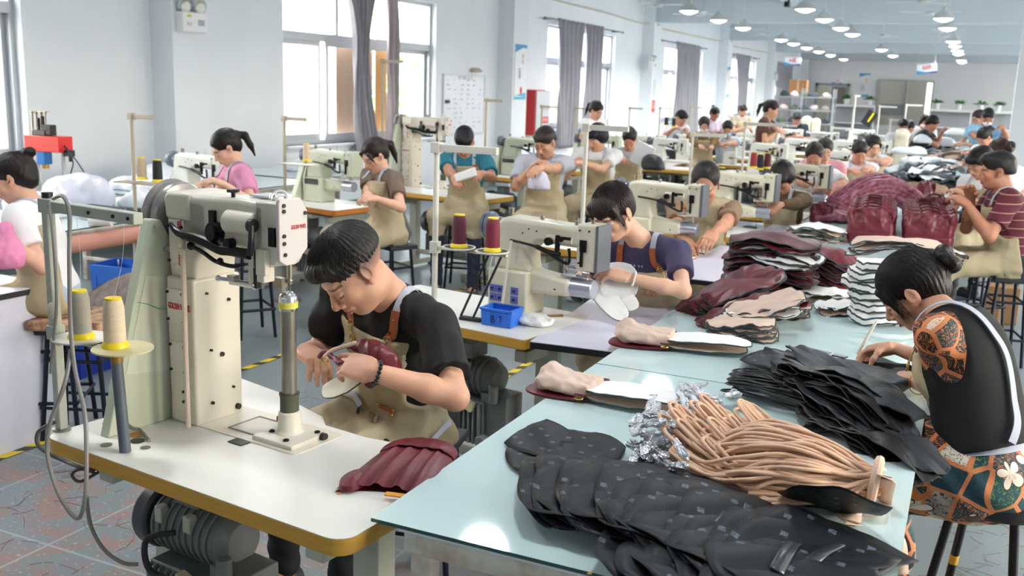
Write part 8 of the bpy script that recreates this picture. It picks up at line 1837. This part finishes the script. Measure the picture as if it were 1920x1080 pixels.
# ------------------------------------------------------------------ far end: shelves, plants, machines, boxes
shw = mat('shelf_white', 'e4e5e6', rough=.5); shg = mat('shelf_backing', '9b9da0', rough=.7)
def long_shelf(px0, px1, pyt, label):
    a = P(px0, pyt, 46.5); c = P(px1, pyt+5, 46.5); L_ = c.x-a.x; z = a.z
    r = empty('shelf_unit', ((a.x+c.x)/2, 46.6, 0), 0, label, 'shelf'); MB().box((0, 0, z), (L_, .5, .1)).build('top_board', shw, r); n = max(2, int(L_/1.6))
    for k in range(n+1): MB().box((-L_/2+L_*k/n, -.2, z/2), (.06, .06, z)).build('post', shw, r)
    MB().box((0, .22, z/2), (L_, .02, z)).build('back_panel', shg, r); MB().box((0, 0, z*.45), (L_, .45, .04)).build('shelf_board', shw, r); return r, z
_, z1 = long_shelf(1564, 1640, 197, 'white shelf unit left of the inner window'); _, z2 = long_shelf(1744, 1902, 206, 'long white shelf unit right of the inner window')
leaf = mat('leaf_green', '3f8a35', rough=.45, noise=.3, nscale=8)
for k, (px, py, lb) in enumerate([(1587, 190, 'leftmost potted plant on the left shelf'), (1630, 189, 'potted plant on the left shelf beside the inner window'), (1757, 197, 'first potted plant on the right shelf'), (1798, 200, 'sparse potted plant, second on the right shelf'), (1839, 200, 'bushy potted plant, third on the right shelf'), (1872, 202, 'potted plant at the right end of the shelf')]):
    p = P(px, py, 46.5); z = (z1 if k < 2 else z2)+.05; r = empty('potted_plant', (p.x, 46.5, z), 0, lb, 'plant'); MB().lathe((0, 0, 0), [(.09, 0), (.12, .25), (.11, .25), (0, .22)], 14).build('pot', shw, r); rg = random.Random(k); mb = MB()
    for _ in range(34):
        a = rg.uniform(0, 6.28); e = rg.uniform(.2, 1.2); q = rg.uniform(.18, .42); d = Vector((math.cos(a)*math.cos(e), math.sin(a)*math.cos(e), math.sin(e)*.7)); t0 = Vector((0, 0, .24)); t1 = t0+d*q; s_ = d.cross(Vector((0, 0, 1))).normalized()*.05
        mb.add([t0, t1*.6+t0*.4+s_, t1-Vector((0, 0, .06)), t1*.6+t0*.4-s_], [[0, 1, 2, 3]])
    mb.build('foliage', leaf, r, smooth=0)
# grey metal rack with boxes at the back left
rk = mat('rack_grey', '9ea3a6', rough=.4, metal=.3); a = P(1462, 190, 36)
r = empty('storage_rack', (a.x+.9, 36, 0), 0, 'grey metal rack full of bundles at the back left', 'rack')
for x in (-.95, -.1, .95):
    for y in (-.3, .3): MB().box((x, y, 1.0), (.05, .05, 2.0)).build('post', rk, r)
for z in (.35, .8, 1.25, 1.7): MB().box((0, 0, z), (1.95, .66, .04)).build('shelf_board', rk, r)
rg = random.Random(2); k = 0
bcol = ['4a5256', 'c9bdb8', '8f8a88', '2f3a3c', 'd8c9c4', '5f6f5a']
for z in (.37, .82, 1.27, 1.72):
    for x in (-.75, -.4, -.05, .3, .68):
        c_ = bcol[k % 6]; k += 1
        cloth_lump('bundle of goods on the grey rack at the back left', (a.x+.9+x, 35.9, z), (.17, .2, .14+.05*rg.random()), mat('bundle_'+c_, c_, rough=.8), 200+k, h=.045, amp=.03, fr=9, cat='bundle', name='bundle', group='bundles on the grey rack')
cbm = mat('cardboard', 'a37a52', rough=.85)
for (px, py, d_, w_, h_, lb) in ((1498, 163, 36, .6, .5, 'brown cardboard box on top of the grey rack'), (1910, 330, 7.8, .25, .3, 'brown carton on the floor at the right edge'), (1906, 250, 11.5, .2, .32, 'brown carton at the right edge behind the woman with brown hair'), (1878, 268, 13.0, .25, .25, 'small carton beside the heap at the far right'), (1175, 247, 13.2, .3, .16, 'cardboard box on the table between second and third windows')):
    p = PD(px, py, d_); bxo = MB().box((0, 0, 0), (w_, w_*.8, h_)).build('carton', cbm, bevel=.01); bxo.location = (p.x, p.y, h_/2) if d_ < 30 and d_ != 13.0 else p if d_ > 30 else (p.x, p.y, GZ+h_/2); tag(bxo, lb, 'carton'); MB().box((0, -w_*.4-.001, 0), (w_*.12, .002, h_)).build('tape_strip', mat('tape_tan', 'c9a983', rough=.4), bxo)
# flatbed machines of the middle and far rows
fl = [(1215, 270, 13.8, 'white flatbed machine at the middle row, left of the masked woman'), (1255, 268, 13.0, 'white flatbed machine in front of the man at the third window'), (1300, 262, 14.2, 'white flatbed machine in front of the masked woman'), (1405, 252, 15.5, 'white flatbed machine right of the masked man'), (1440, 268, 12.5, 'white flatbed machine in front of the standing woman in brown'), (1500, 262, 14.2, 'white flatbed machine left of the tall post machines'), (1580, 290, 11.4, 'white flatbed machine left of the two young women'), (1590, 262, 14.0, 'white flatbed machine in the middle of the far row'), (1640, 262, 14.4, 'white flatbed machine right in the far row'), (1660, 245, 16.5, 'white flatbed machine near the masked workers'), (1480, 245, 18.0, 'white flatbed machine before the rack'), (1390, 262, 14.0, 'white flatbed machine on the yellow-edged table'), (1545, 248, 17.0, 'white flatbed machine behind the middle aisle'), (1615, 238, 19.0, 'white flatbed machine farthest in the middle row')]
tbl = None
for k, (px, py, d_, lb) in enumerate(fl):
    p = PD(px, py, d_); o = copy_tree(MF); put(o, p.x-.2, p.y, .02*((k*7) % 5-2), .76); o.scale = (.9,)*3; tag(o, lb, 'sewing machine', 'white flatbed sewing machines')
    table_at(p.x-.55, p.y-.28, 'sewing table under the '+lb.replace('white flatbed machine', 'white machine'), 1.0, 0, yel if k % 2 else mat('edge_wood2', 'c49a5a', rough=.5), .5)
for k, (px, py, d_, hh, lb) in enumerate([(1690, 270, 13.5, .55, 'cream post machine seen from behind beside the masked worker'), (1515, 205, 22, .5, 'cream cabinet machine at the back, left of the aisle'), (1532, 210, 22, .45, 'second cream cabinet machine at the back')]):
    p = PD(px, py, d_); rc = Rec(); rc.box((0, 0, hh*.5), (.09, .12, hh*.5), None, k=0); rc.ell((0, 0, hh*.95), (.1, .13, .08), k=.04); V, F = rc.mesh(.02); o = np_mesh('post_machine', V, F, cream2); o.location = (p.x, p.y, .76); tag(o, lb, 'sewing machine')
    table_at(p.x-.5, p.y-.28, 'sewing table under the '+lb, 1.0, 0)
# stands, white control boxes and low cloth bins between rows
for k, (px, py, d_, w_, h_, lb) in enumerate([(1150, 385, 8.2, .6, .5, 'white plastic-covered box on the floor behind the woman in purple'), (1360, 300, 10.4, .8, .5, 'white covered bench behind the man in brown'), (1480, 300, 10.2, .7, .45, 'white covered bench beyond the woman with the headset'), (1420, 360, 8.0, .4, .5, 'white covered crate behind the fourth machine')]):
    p = PD(px, py, d_); o = MB().box((0, 0, 0), (w_, .5, h_)).build('covered_bench', mat('cover_white', 'dfe2e8', rough=.5, noise=.08, nscale=6, bump=.2, bscale=20), bevel=.02); o.location = (p.x, p.y, h_/2); tag(o, lb, 'bench')
for k, (px, py, Y_, a_) in enumerate([(1650, 200, 20, .3), (1700, 197, 22, .3), (1605, 180, 24, .1), (1458, 235, 13.5, .25), (1560, 240, 15, .3), (1670, 225, 17, .3)]):
    stand_px(px, py, Y_, a_, 'thin pale stand among the far machines, %s' % ['near the inner window', 'under the inner window', 'in front of the far door', 'beside the standing woman in brown', 'in the middle of the far row', 'left of the masked workers'][k])
p = PD(1205, 290, 10.0); o = MB().box((0, 0, 0), (.2, .03, .22), rot=Matrix.Rotation(.4, 3, 'Y')).build('paper_sheet', whitec); o.location = p; tag(o, 'white sheet propped on a dark bag in front of the seated worker', 'paper')
p = PD(1222, 300, 9.9); cloth_lump('dark bag leaning against the white sheet', (p.x, p.y, p.z-.1), (.13, .1, .16), blackf, 75, h=.015, amp=.012, cat='bag', name='dark_bag')
p = PD(873, 328, 7.8); o = MB().box((0, 0, 0), (.2, .02, .07), rot=Matrix.Rotation(-.35, 3, 'Y')).build('white_piece', whitec, bevel=.008); o.location = p; tag(o, 'white panel in the hands of the man in teal', 'bag panel')
p = PD(1010, 330, 7.6); cloth_lump('lilac white cloth hanging from the hands of the man in grey', (p.x, p.y, p.z-.1), (.09, .06, .16), mat('cloth_lilac', 'd3cfe0', rough=.8), 76, h=.01, amp=.01, name='cloth')
p = PD(1655, 195, 30); 
p = PD(8, 450, 4.35); cloth_lump('bright pink cloth held by the woman at the left edge', (p.x, p.y, p.z-.12), (.09, .08, .2), mat('cloth_pink', 'e58bb4', rough=.6, noise=.2, nscale=14), 77, h=.008, amp=.014, fr=30, name='pink_cloth')
p = PD(1630, 222, 19.5); o = MB().box((0, 0, 0), (.2, .03, .3), rot=Matrix.Rotation(.5, 3, 'Y')).build('hanging_bag', blackp); o.location = p; MB().box((.03, -.02, .02), (.03, .01, .2), rot=Matrix.Rotation(.5, 3, 'Y')).build('yellow_stripe', yplas, o); tag(o, 'dark bag with yellow stripe hung on a stand at the back', 'bag')
# ------------------------------------------------------------------ small things on floor and tables
rg = random.Random(21); mb = MB()
for i in range(600):
    if i % 3: x, y = rg.uniform(.05, 1.3), rg.uniform(2.6, 5.2)
    else: x, y = rg.uniform(-3.6, -2.4), rg.uniform(2.2, 4.4)
    a = rg.uniform(0, 6.28); q = rg.uniform(.02, .07); k_ = rg.uniform(-1.6, 1.6)*rg.random(); pts = []; p = Vector((x, y, .003))
    for _ in range(6): pts.append(p.copy()); p += Vector((math.cos(a), math.sin(a), 0))*q*.4; a += k_*.3
    mb.tube(pts, .0008, 3, cap=False)
tag(mb.build('thread_scraps', mat('thread_scrap', '6a3a42', rough=.8), smooth=0), 'dark red thread ends scattered over the floor', 'thread scraps', kind='stuff')
org2 = mat('scrap_orange', 'e39a35', rough=.6)
for k_, (px, py, z, lb) in enumerate([(630, 925, .762, 'small orange scrap on the near sewing table'), (970, 829, GZ+.001, 'small orange ring of tape on the nearest glass table'), (1100, 1076, GZ+.001, 'orange tape scrap at the front edge of the nearest glass table')]):
    p = PZ(px, py, z+.001); tag(MB().prism([(0, 0), (.01, .002), (.008, .009), (.001, .006)], .0012, 'xy', off=0).build('tape_scrap', org2, loc=p), lb, 'scrap')
p = PZ(180, 905, 0); 
cu = mat('cushion_brown', '6e3a2c', rough=.8, noise=.5, nscale=22, col2='c8a27c'); p = PD(150, 598, 4.75)
o = MB().box((0, 0, 0), (.36, .36, .05)).build('seat_cushion', cu, bevel=.015); o.location = p; o.rotation_euler = (0, 0, .4); tag(o, 'brown woven cushion on a dark stool behind the near thread cones', 'cushion')
put_stool(p.x, p.y, .4, 'dark stool under the brown woven cushion', p.z-.03)
# wire threads from the cones up to the stands
for k_, (a, c) in enumerate([((150, 553, 1.87), (140, 385, 1.87)), ((213, 562, 1.86), (235, 390, 1.85))]):
    tag(MB().tube(spline([P(*a), (P(*a)+P(*c))/2+Vector((.01, 0, -.01)), P(*c)], 4), .0006, 4).build('thread', whitep), 'thin thread rising from the %s cone to the stand arm' % ('grey', 'cream')[k_], 'thread')
